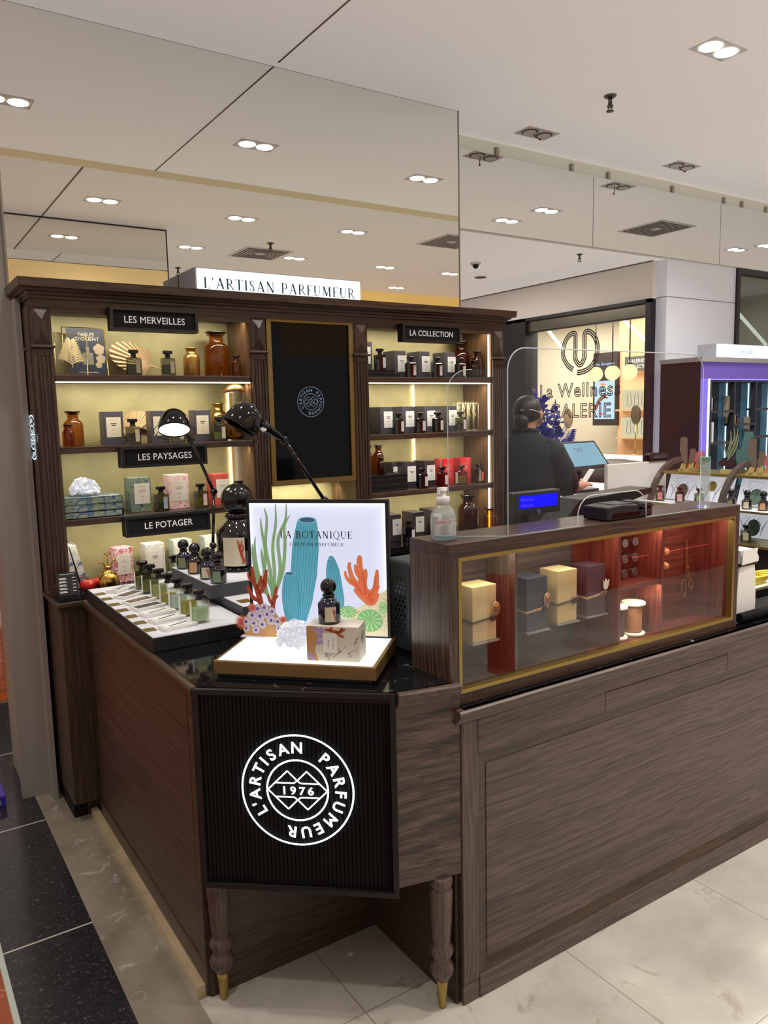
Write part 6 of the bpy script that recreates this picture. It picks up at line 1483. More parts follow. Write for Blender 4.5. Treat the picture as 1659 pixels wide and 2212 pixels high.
# deep blue dried flowers in a vase
fl_ = thing('blue_flower_arrangement', 'deep blue dried flowers and palm leaves standing on the desk', 'flowers', (4.22,4.14,1.0205))
M_blue = pri('ultramarine', rgb(44,38,136), .5, noise=.3, nscale=25, emit=rgb(40,34,130), es=.12)
MB().lathe([(.045,0),(.055,.02),(.05,.12),(.035,.17),(.04,.18)], (0,0,0), 20).build('vase', pri('vase_dark', rgb(30,28,60), .2), fl_, local=True)
random.seed(21); m = MB(); stm = MB()
def leafq(m, p, d, L, w):
    d = Vector(d).normalized(); s = d.cross(Vector((.3,-.8,.4))).normalized(); p = Vector(p)
    m.add([tuple(p), tuple(p+d*L*.5+s*w), tuple(p+d*L), tuple(p+d*L*.5-s*w)], [(0,1,2,3)])
for (tx, ty, tz) in ((-.19,0,.70),(-.15,.02,.58),(-.08,0,.46),(.04,.02,.60),(.06,0,.48),(-.12,0,.66)):
    top = Vector((tx,ty,tz)); b = Vector((0,0,.17)); stm.tube([tuple(b), tuple((b+top)/2+Vector((-.01,0,.02))), tuple(top)], .0035, 5)
    for k in range(46):
        q = b.lerp(top, .40+.62*random.random()); leafq(m, q, (random.uniform(-1,1),random.uniform(-1,1),random.uniform(-.2,1)), random.uniform(.04,.065), random.uniform(.014,.024))
m.build('blossoms', M_blue, fl_, local=True)
m = MB()
for (tx, tz, L) in ((-.20,.30,.2),(.20,.34,.22),(.24,.24,.24),(.15,.42,.2),(.19,.16,.2),(-.12,.24,.16),(.05,.34,.18)):
    b = Vector((0,0,.17)); top = Vector((tx,-.02,tz)); stm.tube([tuple(b), tuple(top)], .003, 5)
    d = (top-b).normalized(); s = Vector((d.z,0,-d.x))
    for k in range(13):
        for sg in (-1,1):
            q = b.lerp(top, .35+.65*k/12); leafq(m, q, d*.75+s*sg, .125*(1-.6*abs(k/12-.4)), .009)
m.build('palm_leaves', M_blue, fl_, local=True); stm.build('stems', M_blue, fl_, local=True)

# ================================================================== SHOP BEHIND THE WINDOW
struct('wall_shop_back', MB().box(7.6,7.7,4.0,10,0,2.7), pri('shop_cream_wall', rgb(208,198,176), .8))
struct('wall_shop_peach', MB().box(7.3,7.6,4.9,6.13,0,2.66), pri('peach_wall', rgb(222,172,128), .8))
struct('wall_shop_side', MB().box(5.2,7.7,9.4,9.5,0,2.7), pri('shop_side_wall', rgb(214,196,160), .8))
g0 = None
for i, (px_x, Y) in enumerate(((6.2,5.50),(6.2,5.285),(6.2,5.075))):
    lab = 'glowing globe pendant lamp in the shop window, '+['next to the emblem','middle of three','in front of the peach wall'][i]
    if g0 is None:
        g0 = thing('globe_pendant', lab, 'pendant lamp', (px_x,Y,1.945), 0, 'three globe pendants')
        MB().sphere((0,0,0), .074, 22, 14).build('globe', emi('globe_glow', rgb(255,238,176), 1.5), g0, local=True)
        MB().tube([(0,0,.07),(0,0,.80)], .006, 8).build('rod', M_blkm, g0, local=True); MB().lathe([(.02,.066),(.022,.085),(.008,.10)], seg=14).build('cap', M_blkm, g0, local=True)
    else: dup(g0, (px_x,Y,1.945), label=lab)
t = thing('advert_screen', 'tall pale blue advertising screen with dark header in the shop', 'screen', (7.26,6.29,1.47))
wp('surround', MB().box(7.26,7.30,6.115,6.475,1.40,2.245), M_blkm, t)
sA = wp('picture_panel', MB().box(7.255,7.262,6.15,6.445,1.475,1.92), emi('advert_glow', rgb(186,218,240), 1.45), t)
fA = lambda a, b: (7.2525, 6.30-a, 1.7+b)
m = MB(); m.ribbon([(-.14,-.12),(-.08,-.02),(-.02,.03),(.04,.06)], [.05,.045,.05,.02], fA, 12); m.ribbon([(.0,.03),(.06,.02)], [.03,.015], fA, 4); wp('printed_hand', m, pri('hand_brown', rgb(92,62,46), .6), sA)
m = MB(); m.ribbon([(-.10,.0),(-.075,-.035)], .012, fA, 2); wp('printed_bracelet', m, M_white, sA)
m = MB(); m.ribbon([(-.04,.17),(.02,.15),(.10,.14),(.14,.08)], .015, fA, 10); wp('yellow_stroke', m, pri('stroke_yellow', rgb(220,206,110), .6), sA)
m = MB(); m.ribbon([(-.06,.185),(.02,.175)], .02, fA, 3); m.ribbon([(-.08,-.16),(.0,-.165)], .018, fA, 3); wp('red_stroke', m, pri('stroke_red', rgb(222,96,92), .6), sA)
m = MB(); m.text('.Les Georgettes.', .045, lambda a, b: (7.2575, 6.295-a, 2.10+b), shear=.25); wp('lettering', m, emi('blue_white_text', rgb(190,220,255), 1.6), t)
t = thing('hanging_direction_sign', 'dark hanging sign with pale capitals cut by the window frame', 'sign', (7.2,5.80,2.0))
wp('sign_panel', MB().box(7.18,7.22,5.60,5.945,2.005,2.165), pri('sign_grey', rgb(74,72,66), .6), t)
m = MB(); m.text('GALERIES', .055, lambda a, b: (7.1785, 5.78-a, 2.095+b)); m.text('COLLECTIONS', .05, lambda a, b: (7.1785, 5.74-a, 2.035+b)); wp('lettering', m, M_txt, t)
wp('hanger', MB().tube([(7.2,5.9,2.165),(7.2,5.9,2.66)], .004, 6).tube([(7.2,5.65,2.165),(7.2,5.65,2.66)], .004, 6), M_blkm, t)
for i, (z0, z1) in enumerate(((1.585,1.80),(1.27,1.49))):
    t = thing('lit_wall_niche', ['upper','lower'][i]+' lit niche shelf with hanging necklaces in the peach wall', 'shelf', (7.27,5.85,z0))
    wp('niche_back', MB().box(7.285,7.30,5.60,6.07,z0,z1), emi('niche_glow%d' % i, rgb(255,246,206), .85), t)
    wp('niche_shelf', MB().box(7.18,7.30,5.60,6.07,z0-.02,z0), pri('niche_wood', rgb(180,150,110), .6), t)
    m = MB()
    for y in (5.95,5.85,5.75): m.tube([(7.27,y-.02,z1-.03),(7.27,y-.03,z0+.05),(7.27,y,z0+.03),(7.27,y+.03,z0+.05),(7.27,y+.02,z1-.03)], .003, 5)
    wp('necklaces', m, M_ink, t)
t = thing('oval_table_mirror', 'dark oval table mirror on a thin stand before the niches', 'mirror', (6.9,5.55,1.0))
wp('oval', MB().sphere((6.9,5.555,1.525), .11, 22, 12, (.12,.62,1)), pri('mirror_dark', rgb(84,78,64), .2, .5), t); wp('stand', MB().tube([(6.9,5.555,1.10),(6.9,5.555,1.42)], .008, 8).lathe([(.06,1.0905),(.06,1.10),(.01,1.105)], (6.9,5.555,0), 16), M_brass, t)
t = thing('oval_table_mirror', 'gold-rimmed oval table mirror behind the window lettering', 'mirror', (6.3,5.98,1.0))
wp('oval', MB().sphere((6.3,5.96,1.50), .11, 22, 12, (.12,.62,1)), pri('mirror_warm', rgb(150,130,96), .2, .5), t); wp('stand', MB().tube([(6.3,5.96,1.10),(6.3,5.96,1.40)], .008, 8).lathe([(.06,1.0905),(.06,1.10),(.01,1.105)], (6.3,5.96,0), 16), M_brass, t)
M_pkd = pri('pink_drawer', rgb(226,196,176), .5)
for i in range(4):
    y0 = 4.75+.62*i
    t = thing('jewellery_counter', 'glass-topped counter with pale pink drawers, '+['nearest the column','second from the column','third from the column','farthest from the column'][i], 'counter', (6.4,y0+.3,0), 0, 'jewellery counters')
    wp('body', MB().box(6.2,6.9,y0,y0+.60,0,.93), pri('counter_sand', rgb(196,176,146), .5), t)
    for k in range(3): wp('drawer', MB().box(6.185,6.2,y0+.03+.19*k,y0+.20+.19*k,.955,1.045), M_pkd, t)
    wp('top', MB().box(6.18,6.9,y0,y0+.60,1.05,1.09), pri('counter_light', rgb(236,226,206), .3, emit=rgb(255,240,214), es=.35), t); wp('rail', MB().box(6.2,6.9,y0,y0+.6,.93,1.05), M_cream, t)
bn = thing('black_curved_counter', 'low black curved piece just inside the shop window', 'counter', (5.74,4.85,0))
wp('shell', MB().lathe([(.40,0),(.40,.98),(.33,1.09),(.1,1.13),(0,1.13)], (5.74,4.85,0), 36), M_blkm, bn)
M_tube = emi('tube_light', rgb(255,250,236), 5.0)
for (a, b, lab) in (((7.0,5.86,2.58),(6.75,5.25,2.22),'long diagonal light tube in front of the peach wall'),((6.4,6.45,2.56),(6.1,5.85,2.22),'thin light tube crossing the emblem in the shop window'),((6.72,4.31,2.453),(7.20,4.30,2.164),'long diagonal light tube behind the grey glass beyond the column')):
    t = thing('slanted_light_tube', lab, 'light', a, 0, 'slanted light tubes'); wp('tube', MB().tube([a, b], .016, 10), M_tube, t); wp('end_cap', MB().tube([a, tuple(Vector(a)+(Vector(a)-Vector(b)).normalized()*.02)], .018, 10), M_blkm, t)  # tubes float free, no hangers are modelled

# ================================================================== PURPLE STALL
ps = thing('purple_stall', 'purple lit wall unit with dark cubbies and a white sign box', 'display unit', (5.75,3.6,0))
M_pur = pri('purple_panel', rgb(92,72,150), .5, emit=rgb(92,72,170), es=.42)
wp('top_board', MB().box(5.03,6.5,3.48,3.84,1.918,1.95), pri('stall_grey', rgb(150,146,150), .5), ps)
wp('fascia', MB().box(5.05,6.5,3.50,3.84,1.797,1.918), M_pur, ps); wp('jamb', MB().box(5.05,5.14,3.50,3.84,0,1.797), pri('purple_jamb', rgb(110,96,200), .5, emit=rgb(110,100,220), es=.5), ps)
wp('side_board', MB().box(5.044,5.0495,3.50,3.84,0,1.918), pri('stall_side', rgb(40,34,36), .3), ps)
wp('cubby_back', MB().box(5.14,6.5,3.63,3.84,.9,1.797), pri('teal_dark', rgb(26,44,58), .5, emit=rgb(40,80,104), es=.05), ps)  # faint strip light on the back put in as emission
wp('base', MB().box(5.14,6.5,3.5,3.84,0,.95), pri('stall_base', rgb(30,28,40), .5), ps)
M_cub = pri('cubby_grey', rgb(50,52,58), .5)
wp('header', MB().box(5.14,6.5,3.51,3.63,1.775,1.797), M_cub, ps)
for x in (5.19,5.487,5.766,6.05,6.33): wp('upright', MB().box(x,x+.014,3.51,3.55,.95,1.775), M_cub, ps)
for x0, x1, z in ((5.204,5.487,1.565),(5.501,5.766,1.462),(5.78,6.05,1.575),(5.204,5.487,1.33),(5.501,5.766,1.2),(5.78,6.05,1.36)): wp('cubby_shelf', MB().box(x0,x1,3.51,3.60,z-.016,z), M_cub, ps)
M_tealg = pri('teal_spill_glow', rgb(60,100,124), .5, emit=rgb(60,104,130), es=.2)
M_cyan = emi('cyan_strip', rgb(170,220,255), 2.2)
for x in (5.554,5.844,6.125): wp('back_strip', MB().box(x,x+.012,3.622,3.63,.97,1.77), M_cyan, ps); wp('back_glow', MB().box(x-.09,x,3.626,3.63,.97,1.77), M_tealg, ps)  # spill light beside each strip painted as a dim glowing band
wp('edge_strip', MB().box(5.142,5.160,3.497,3.51,.95,1.797), emi('edge_led', rgb(240,250,236), 2.6), ps)
wp('violet_strip', MB().box(5.14,6.5,3.505,3.515,1.790,1.797), emi('violet_led', rgb(120,110,255), 3.0), ps)
sb = wp('sign_box', MB().box(5.232,5.905,3.505,3.66,1.951,2.052), pri('signbox_grey', rgb(180,184,196), .5), ps)
wp('sign_face', MB().box(5.236,5.90,3.50,3.506,1.955,2.048), emi('signbox_glow', rgb(236,252,255), 1.5), sb)
m = MB(); m.text('mtr dub', .05, lambda a, b: (5.60+a,3.4985,1.985+b)); wp('lettering', m, pri('teal_letter', rgb(96,176,190), .5), sb)
def small(name, lab, cat, loc, w, d, h, mat, capm=None, group=None):
    t = thing(name, lab, cat, loc, 0, group)
    MB().box(-w/2,w/2,-d/2,d/2,0,h*(.72 if capm else 1)).build('body', mat, t, local=True, bevel=.002)
    if capm: MB().tube([(0,0,h*.72),(0,0,h)], w*.22, 10).build('cap', capm, t, local=True)
    return t
small('perfume_bottle','silver-blue bottle in the top cubby of the purple stall','perfume bottle',(5.262,3.57,1.5655),.045,.03,.12,pri('silver_blue', rgb(190,214,226), .2, .4),M_blk)
small('perfume_carton','white carton beside the silver-blue bottle','carton',(5.295,3.585,1.5655),.02,.03,.095,M_white)
small('perfume_bottle','dark bottle in the top cubby of the purple stall','perfume bottle',(5.325,3.57,1.5655),.03,.03,.10,M_blk,M_cap)
small('tall_carton','tall beige carton in the second cubby of the purple stall','carton',(5.538,3.60,1.4625),.065,.03,.21,pri('beige_carton', rgb(176,166,146), .6))
small('perfume_bottle','amber bottle before the tall beige carton','perfume bottle',(5.548,3.56,1.4625),.042,.03,.092,pri('amber_solid', rgb(190,120,50), .15),M_blk)
small('perfume_bottle','small dark bottle beside the amber one','perfume bottle',(5.608,3.56,1.4625),.05,.03,.06,pri('plum_solid', rgb(60,40,52), .15),M_cap)
small('perfume_bottle','clear rosy bottle in the third cubby at the photo edge','perfume bottle',(5.835,3.58,1.5755),.05,.03,.11,pri('rosy_glass', rgb(206,186,190), .15),M_blk)
small('perfume_bottle','black square bottle in the lower cubby of the purple stall','perfume bottle',(5.275,3.58,1.3305),.05,.04,.11,M_blk,M_cap)
small('tall_carton','thin white upright card at the stall edge','card',(5.225,3.53,1.3305),.012,.05,.15,M_white)
small('tall_carton','beige carton in the lower third cubby with black bottle','carton',(5.82,3.60,1.3605),.06,.04,.15,pri('beige_carton2', rgb(170,160,142), .6))
small('perfume_bottle','black bottle before the beige carton in the third cubby','perfume bottle',(5.835,3.57,1.3605),.03,.03,.10,M_blk,M_cap)

# ================================================================== ARCHED DISPLAY ISLAND
ai = thing('arched_display', 'island display with curved dark wood arches, brass shelves and printed white backs', 'display unit', (4.7,2.95,0))
M_arch = wood('arch_wood', 'z', rgb(58,46,40), rgb(96,80,70), .4)
def arch(y):
    m = MB(); cx, cz, R, th = 4.86, .885, .36, .034
    P = [(cx-R, .55)]+[(cx-R*math.cos(a*PI/2/14), cz+R*math.sin(a*PI/2/14)) for a in range(15)]+[(cx+.04,cz+R)]
    Q = [(cx+.04,cz+R-th)]+[(cx-(R-th)*math.cos(a*PI/2/14), cz+(R-th)*math.sin(a*PI/2/14)) for a in range(14,-1,-1)]+[(cx-R+th,.55)]
    vs = [(x,y-.016,z) for x, z in P]+[(x,y+.016,z) for x, z in P]+[(x,y-.016,z) for x, z in reversed(Q)]+[(x,y+.016,z) for x, z in reversed(Q)]
    n = len(P)
    fs = []
    for i in range(n-1): fs += [(i,i+1,n+i+1,n+i),(2*n+i,3*n+i,3*n+i+1,2*n+i+1),(i,2*n+i,2*n+i+1,i+1),(n+i,n+i+1,3*n+i+1,3*n+i)]
    fs += [(0,n,3*n,2*n),(n-1,3*n-1,4*n-1,2*n-1)]
    m.add(vs, fs); wp('arch', m, M_arch, ai)
for y in (3.505,2.965,2.43): arch(y)
M_prt = pri('printed_back', rgb(214,216,222), .5, emit=rgb(220,224,236), es=.5)  # white backs brightened by added emission
M_rail = pri('shelf_brass', rgb(170,150,90), .35, .8)
M_sk = pri('sketch_grey', rgb(110,114,116), .7); M_sko = pri('sketch_orange', rgb(216,110,76), .7); M_skg = pri('sketch_green', rgb(120,156,136), .7); M_sky = pri('sketch_ochre', rgb(196,170,90), .7)
wp('brass_shelf', MB().box(4.625,4.95,2.40,3.49,1.14,1.157), M_rail, ai)
wp('brass_shelf', MB().box(4.44,4.66,2.40,3.55,.945,.957), M_rail, ai)
wp('brass_shelf', MB().box(4.40,4.70,2.40,3.49,.742,.757), M_rail, ai)
wp('glass_lip', MB().box(4.445,4.64,2.41,3.55,.957,.9585), M_white, ai)
wp('dark_base', MB().box(4.46,5.0,2.40,3.52,.55,.742), pri('base_brown', rgb(48,42,38), .5), ai)
wp('dark_base', MB().box(4.44,5.0,2.38,3.54,.50,.56), pri('base_kick', rgb(34,32,32), .5), ai)
for i, (y0, y1) in enumerate(((2.985,3.485),(2.45,2.945))):
    for (xa, za, xb, zb) in ((4.72,1.13,4.66,.96),(4.69,.94,4.66,.76)):
        p = wp('printed_back', MB().quad((xa,y0,za),(xa,y1,za),(xb,y1,zb),(xb,y0,zb)), M_prt, ai)
        f = lambda a, b, xa=xa, xb=xb, za=za, zb=zb, y0=y0, y1=y1: (xb+(xa-xb)*b-.002, y1-(y1-y0)*a, zb+(za-zb)*b)
        m = MB(); random.seed(i*7+int(za*10))
        for k in range(7):
            a0 = .08+.13*k; m.ribbon([(a0,.05),(a0+.03,.4),(a0+.10,.75)], [.004,.012,.002], f, 6); m.ribbon([(a0+.02,.3),(a0-.03,.6)], [.003,.010,.001][:2], f, 4)
        m.ribbon([(.12,.9),(.3,.9)], .006, f, 2); m.ribbon([(.12,.9),(.12,.65)], .004, f, 2)
        wp('sketch_lines', m, M_sk, p)
        m = MB(); m.poly([f(.68+.07*math.cos(k*PI/8), .62+.2*math.sin(k*PI/8)) for k in range(16)]); wp('sketch_motif', m, M_sko if i else M_sky, p)
        m = MB(); m.poly([f(.24+.09*math.cos(k*PI/8), .35+.3*math.sin(k*PI/8)) for k in range(16)]); wp('sketch_motif', m, M_skg if i else pri('sketch_olive%d' % int(za*10), rgb(120,112,84), .7), p)
pb = thing('low_platform', 'low platform topped with red-brown marble under the arched island', 'platform', (4.7,2.4,0))
wp('platform_top', MB().box(3.9,4.98,2.0,3.55,.47,.4995), marbled('brown_marble', rgb(112,74,58), rgb(200,170,150), 4, .2, .012), pb); wp('platform_body', MB().box(3.96,4.95,2.05,3.5,0,.47), pri('platform_brown', rgb(60,46,40), .5), pb)
th = math.radians(-58)
pB1 = perfume('perfume_bottle', M_gbot, LQ['olive'], pri('wine_cap', rgb(74,26,30), .25), pattern('label_red_floral', [rgb(206,90,90),rgb(232,160,150),rgb(196,60,70)], 90), 'wide', .5, .06)
place(pB1, (4.53,3.43,.9588), 'red-capped bottle on the brass shelf by the first arch', th)
place(perfume('perfume_bottle', M_gbot, LQ['olive'], pri('wine_cap2', rgb(84,26,32), .25), pattern('label_rose', [rgb(214,130,150),rgb(232,190,196),rgb(196,100,130)], 90), 'wide', .5, .062), (4.53,3.272,.9588), 'red-capped bottle with rose label on the brass shelf', th)
place(perfume('perfume_bottle', M_gbot, LQ['olive'], M_cap, pri('label_green', rgb(150,170,130), .6), 'wide', .5, .062), (4.53,3.126,.9588), 'black-capped green label bottle behind the acrylic screen edge', th)
dd = [(lab_gold,'ball-capped bottle with green-gold label by the second arch'),(M_cream,'ball-capped bottle with cream label on the island shelf'),(lab_pch,'ball-capped bottle with peach label at the photo edge on the island')]
for (l, lab), y in zip(dd, (2.90,2.79,2.684)): place(ball_bottle('ball_cap_bottle', pri('black_brown_glass', rgb(20,16,16), .05, coat=.5), l, 1.08), (4.53,y,.9588), lab, math.radians(-32))
place(perfume('perfume_bottle', M_gbot, LQ['olive'], M_cap, M_cream, 'wide', .5, .064), (4.50,2.772,.7575), 'smoky bottle on the lowest brass shelf of the island', th)
place(perfume('perfume_bottle', M_gbot, LQ['olive'], M_cap, M_cream, 'wide', .5, .064), (4.50,2.885,.7575), 'smoky bottle on the lowest brass shelf, cut by the case edge', th)
def standee(loc, lab, motifs):
    t = thing('coral_standee', lab, 'cut-out', loc)
    c, s = math.cos(math.radians(-58)), math.sin(math.radians(-58))
    f = lambda d: (lambda a, b: (a*c + d*s*.001, a*s - d*c*.001, b))
    for nm, mat, shapes in motifs:
        m = MB()
        for pts, w in shapes: m.ribbon(pts, w, f(-len(kids(t))-1), 16)
        m.build(nm, mat, t, local=True)
    return t
Bs = pri('brown_sponge', rgb(128,112,100), .6); Bl = pri('brown_sponge_rim', rgb(86,64,72), .6); Oc = pri('peach_coral', rgb(232,150,92), .6); Pk = pri('pink_coral', rgb(214,120,130), .6); Yl = pri('straw_coral', rgb(222,200,130), .6); Tl = pri('teal_sponge', rgb(92,134,136), .6); Gw = pri('sage_weed', rgb(150,160,128), .6); Mr = pri('maroon_oyster', rgb(70,40,50), .6)
mA = [('sponge_tall', Bs, [([(-.02,.05),(-.035,.14),(-.035,.23)],[.02,.05,.045])]), ('sponge_small', Bs, [([(.005,.05),(.02,.10),(.025,.15)],[.015,.04,.035])]), ('sponge_mouth', Bl, [([(-.048,.232),(-.022,.232)],.012),([(.014,.152),(.036,.152)],.010)]), ('straw_base', Yl, [([(-.07,.0),(.06,.0)],.03),([(-.05,.0),(-.03,.05)],.03),([(.01,.0),(.02,.06)],.03)]), ('orange_coral', Oc, [([(-.05,.0),(-.045,.05)],.012),([(-.03,.0),(-.02,.06)],.012),([(-.01,.0),(.0,.05)],.012),([(.05,.0),(.07,.05)],.05)]), ('pink_coral', Pk, [([(.04,.06),(.07,.11),(.10,.10)],[.03,.06,.03]),([(.05,.05),(.11,.05)],.02)])]
standee((4.72,3.345,1.158), 'flat coral cut-out with brown sponge and pink coral by the first arch', mA)
mC = [(n_, m_, s_) for n_, m_, s_ in mA]
standee((4.70,2.83,1.158), 'flat coral cut-out with larger brown sponge at the photo edge', mC)
standee((4.75,3.03,1.158), 'flat cut-out of sage seaweed, teal sponges and maroon oyster between the arches', [('seaweed', Gw, [([(-.04,.10),(-.03,.17),(-.02,.22),(-.025,.28)],[.008,.012,.010,.003]),([(-.04,.10),(-.02,.18),(.0,.23),(-.002,.30)],[.008,.012,.010,.003]),([(-.035,.10),(.0,.18),(.015,.24),(.02,.30)],[.008,.012,.010,.003]),([(-.04,.10),(-.055,.16),(-.06,.22)],[.006,.010,.003]),([(-.04,.08),(.01,.16),(.03,.26)],[.006,.010,.003])]), ('sponge_tall', Tl, [([(.075,.05),(.07,.12),(.085,.2),(.085,.27)],[.03,.06,.07,.05])]), ('sponge_small', Tl, [([(.03,.05),(.032,.11),(.035,.155)],[.02,.04,.035])]), ('sponge_mouth', Bl, [([(.062,.272),(.108,.272)],.010),([(.022,.157),(.047,.157)],.007)]), ('oyster', Mr, [([(-.09,.05),(-.05,.07),(.0,.06),(.03,.04)],[.02,.06,.06,.02])]), ('rock_base', Yl, [([(-.08,.012),(.10,.012)],.025)])])
t = thing('green_carton', 'sage green carton on the upper brass shelf behind the acrylic foot', 'carton', (4.74,3.235,1.1575), th)
MB().box(-.035,.035,-.03,.03,0,.10).build('box', pri('sage_carton', rgb(118,150,126), .5), t, local=True, bevel=.002); MB().box(-.02,.02,-.0306,-.03,.03,.07).build('label', pri('sage_label', rgb(140,170,146), .5), t, local=True)

# ================================================================== FAR LEFT: blue bag on the floor, passer-by
t = thing('blue_box', 'bright blue flat box corner lying on the dark floor at the photo edge', 'box', (.30,3.62,0))
wp('box_body', MB().box(.20,.352,3.47,3.70,.001,.05), pri('royal_blue', rgb(60,44,168), .4), t, bevel=.002); wp('white_mark', MB().box(.27,.33,3.4685,3.4705,.015,.035), M_white, t)
pa = thing('person', 'passer-by mostly outside the frame, grey trousers and beige trainer showing', 'person', (.80,7.55,0))
sv, se, srad = [], [], []
def chain2(pts, prev=None):
    for p, r in pts:
        sv.append(p); srad.append(r)
        if prev is not None: se.append((prev, len(sv)-1))
        prev = len(sv)-1
    return prev
chain2([((0,0,.95),.13)]); c2 = chain2([((0,0,1.2),.14),((0,0,1.38),.11)], 0); n2 = chain2([((0,.0,1.47),.05),((0,-.02,1.57),.085),((0,-.02,1.64),.10),((0,-.02,1.72),.085)], c2)
for s in (-1,1):
    chain2([((.18*s,0,1.38),.055),((.24*s,.02,1.1),.04),((.24*s,-.08,.88),.03),((.24*s,-.1,.80),.025)], c2)
    chain2([((.09*s,0,.86),.095),((.10*s,-.03*s,.48),.06),((.10*s,.0,.09),.042),((.10*s,-.12,.04),.036)], 0)
me = bpy.data.meshes.new('body'); me.from_pydata(sv, se, []); ob = bpy.data.objects.new('body_tmp', me); COL.objects.link(ob)
ob.modifiers.new('s', 'SKIN').use_smooth_shade = True
for i, r in enumerate(srad): me.skin_vertices[0].data[i].radius = (r, r)
me.skin_vertices[0].data[0].use_root = True
ob.modifiers.new('d', 'SUBSURF').levels = 1
dg = bpy.context.evaluated_depsgraph_get(); dg.update()
b3 = bpy.data.meshes.new_from_object(ob.evaluated_get(dg)); bpy.data.objects.remove(ob); b3.materials.clear(); b3.materials.append(pri('skin_tan', rgb(196,146,116), .5))
bo = bpy.data.objects.new('body', b3); COL.objects.link(bo); adopt(bo, pa)
M_tr = pri('grey_trousers', rgb(112,104,86), .8)
for s in (-1,1):
    MB().tube([(.09*s,0,.95),(.10*s,-.03*s,.50),(.10*s,0,.22)], [.115,.085,.075], 16).build('trouser_leg', M_tr, pa, local=True)
    MB().sphere((.10*s,-.05,.05), .06, 16, 10, (.8,2.2,.85)).build('trainer', pri('beige_trainer', rgb(206,190,160), .6), pa, local=True)
MB().lathe([(.17,.86),(.175,1.1),(.21,1.3),(.18,1.42),(.07,1.49)], seg=22, squash=.9).build('jacket', M_tr, pa, local=True)

t = thing('red_plinth', 'slim orange-red plinth with cream block, reflected in the case glass', 'plinth', (3.2,-.45,0))
wp('plinth_body', MB().box(3.08,3.21,-.48,-.37,0,.62), pri('orange_red', rgb(196,66,34), .5, emit=rgb(190,60,30), es=.2), t, bevel=.003)
wp('cream_block', MB().box(3.09,3.20,-.47,-.38,.62,1.15), M_cream, t, bevel=.003)
MB().sphere((0,.015,1.70), .112, 18, 12, (.9,1,.95)).build('hair', pri('brown_hair', rgb(64,46,34), .5), pa, local=True)
for s in (-1,1): MB().tube([(.17*s,0,1.38),(.24*s,.02,1.1),(.24*s,-.07,.90)], [.075,.062,.05], 14).build('sleeve', M_tr, pa, local=True)
# ================================================================== LIGHT
def area(name, loc, sx, sy, power, color, rot, spread=None):
    l = bpy.data.lights.new(name, 'AREA'); l.shape = 'RECTANGLE'; l.size = sx; l.size_y = sy; l.energy = power; l.color = color
    if spread: l.spread = spread
    o = bpy.data.objects.new(name, l); COL.objects.link(o); o.location = loc; o.rotation_euler = rot; return o
def spot(name, loc, power, color, size=120, blend=1.0, r=.06, rot=(0,0,0)):
    l = bpy.data.lights.new(name, 'SPOT'); l.energy = power; l.color = color; l.spot_size = math.radians(size); l.spot_blend = blend; l.shadow_soft_size = r
    o = bpy.data.objects.new(name, l); COL.objects.link(o); o.location = loc; o.rotation_euler = rot; return o
neutral = (1.0,.955,.90)
LP = 62
for x, y, z, k in [(3.47,2.36,3.25,.8),(2.147,2.42,3.25,.8),(.75,2.42,3.25,.5),(1.6,.9,3.205,.9),(2.71,.88,3.205,1.2),(3.76,.9,3.205,1.2),(2.72,-.35,3.205,1.1),(3.83,-.38,3.205,1.1),(4.95,-.38,3.205,1),(4.9,2.78,3.25,1.6),(4.84,2.36,3.25,1.6),(6.2,1.6,3.205,1.6),(5.86,-.38,3.205,.9),(7.92,2.57,3.25,1),(0.1,.9,3.205,.7),(-.35,2.7,3.25,.8),(-.2,6.0,3.25,1.0)]:
    spot('downlight_and_fill', (x,y,z-.03), LP*k, neutral, 135, 1.0, .05)
warm = (1.0,.93,.78)
for x0, x1 in ((.64,1.44),(2.08,2.84)):
    for z, pw in ((2.027,2.2),(1.748,2.6),(1.465,1.6),(1.176,2.0)):
        area('shelf_strip_light', ((x0+x1)/2,3.30,z), x1-x0, .02, pw*.95, warm, (math.radians(30),0,0), 2.4)
area('screen_bay_light', (1.75,3.42,1.27), .4, .02, 1.2, warm, (math.radians(20),0,0), 2.4)
for x, z0, z1 in ((1.43,.96,1.178),(1.43,1.21,1.466),(1.43,1.50,1.72),(2.50,1.3,1.465),(2.50,1.56,1.745)):
    pass
spot('desk_lamp_beam', (.955,2.885,1.53), 3.0, (1,.93,.8), 110, .6, .04, (math.radians(12),math.radians(-8),0))
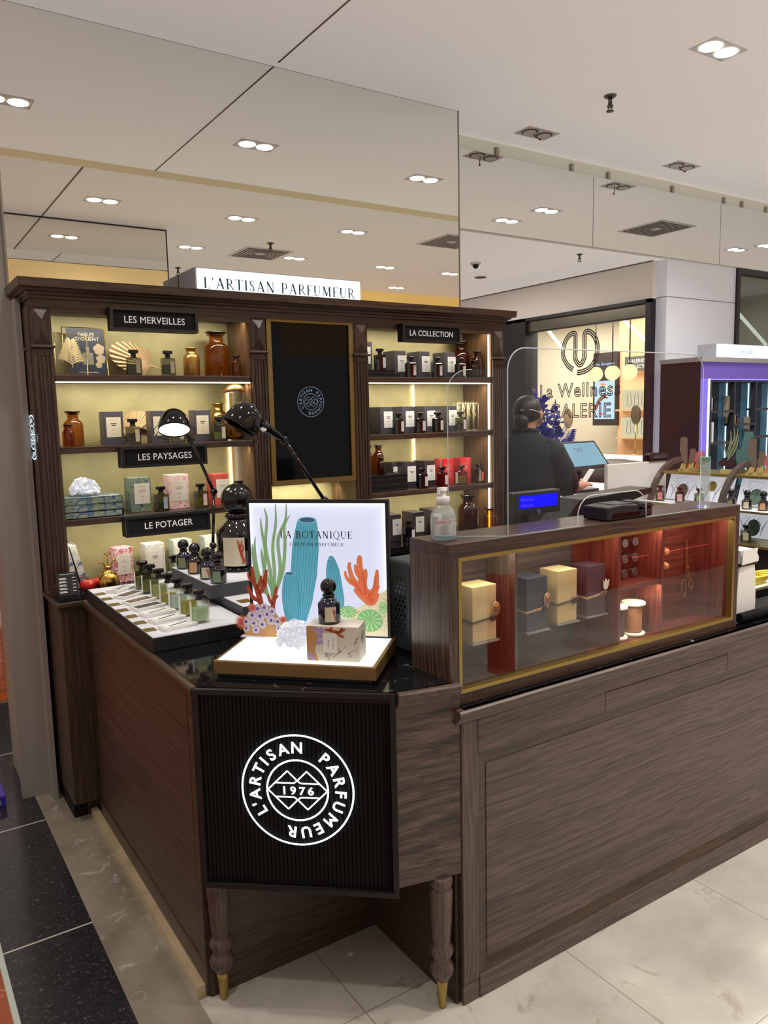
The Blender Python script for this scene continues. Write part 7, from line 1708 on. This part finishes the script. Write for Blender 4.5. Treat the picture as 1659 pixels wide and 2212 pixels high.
area('case_light', (2.25,1.56,1.227), .3, .02, .65, warm, (0,0,0)); area('case_light', (1.97,1.56,1.225), .18, .02, .45, warm, (0,0,0)); area('case_light', (1.65,1.56,1.225), .38, .02, .7, warm, (0,0,0)); area('case_light', (1.97,1.56,1.04), .18, .02, .6, warm, (0,0,0))
area('case_light', (1.335,1.56,1.225), .2, .02, .5, warm, (0,0,0))
area('shop_light', (6.4,6.0,2.62), 1.6, 3.4, 120, (1,.96,.90), (0,0,0))
area('low_ceiling_light', (4.2,5.2,2.68), .5, 1.2, 14, (1,.95,.9), (0,0,0))
w = bpy.data.worlds.new('World'); SC.world = w; w.use_nodes = True
bg_ = w.node_tree.nodes['Background']; bg_.inputs[0].default_value = (1.0,.94,.87,1); bg_.inputs[1].default_value = .5

# ================================================================== CAMERA
f_px, pitch, roll, yaw = 1686.306, .12574625, -.022445574, .580386613
fw = Vector((math.sin(yaw)*math.cos(pitch), math.cos(yaw)*math.cos(pitch), -math.sin(pitch)))
r0 = Vector((math.cos(yaw), -math.sin(yaw), 0)); u0 = r0.cross(fw)
r1 = r0*math.cos(roll)+u0*math.sin(roll); u1 = -r0*math.sin(roll)+u0*math.cos(roll)
cam = bpy.data.cameras.new('camera'); cam.sensor_fit = 'VERTICAL'; cam.sensor_height = 36.0; cam.lens = f_px*36.0/2212.0; cam.clip_start = .02
co = bpy.data.objects.new('camera', cam); COL.objects.link(co)
co.matrix_world = Matrix(((r1.x,u1.x,-fw.x,0),(r1.y,u1.y,-fw.y,0),(r1.z,u1.z,-fw.z,1.60),(0,0,0,1)))
SC.camera = co
SC.view_settings.view_transform = 'Standard'; SC.view_settings.look = 'None'; SC.view_settings.exposure = 0.0; SC.view_settings.gamma = 1.0
SC.cycles.max_bounces = 8; SC.cycles.transparent_max_bounces = 20; SC.cycles.glossy_bounces = 6; SC.cycles.diffuse_bounces = 3; SC.cycles.use_adaptive_sampling = True; SC.cycles.adaptive_threshold = .025
SC.cycles.sample_clamp_indirect = 4.0; SC.cycles.sample_clamp_direct = 0; SC.cycles.caustics_reflective = False; SC.cycles.caustics_refractive = False
SC.cycles.blur_glossy = .5
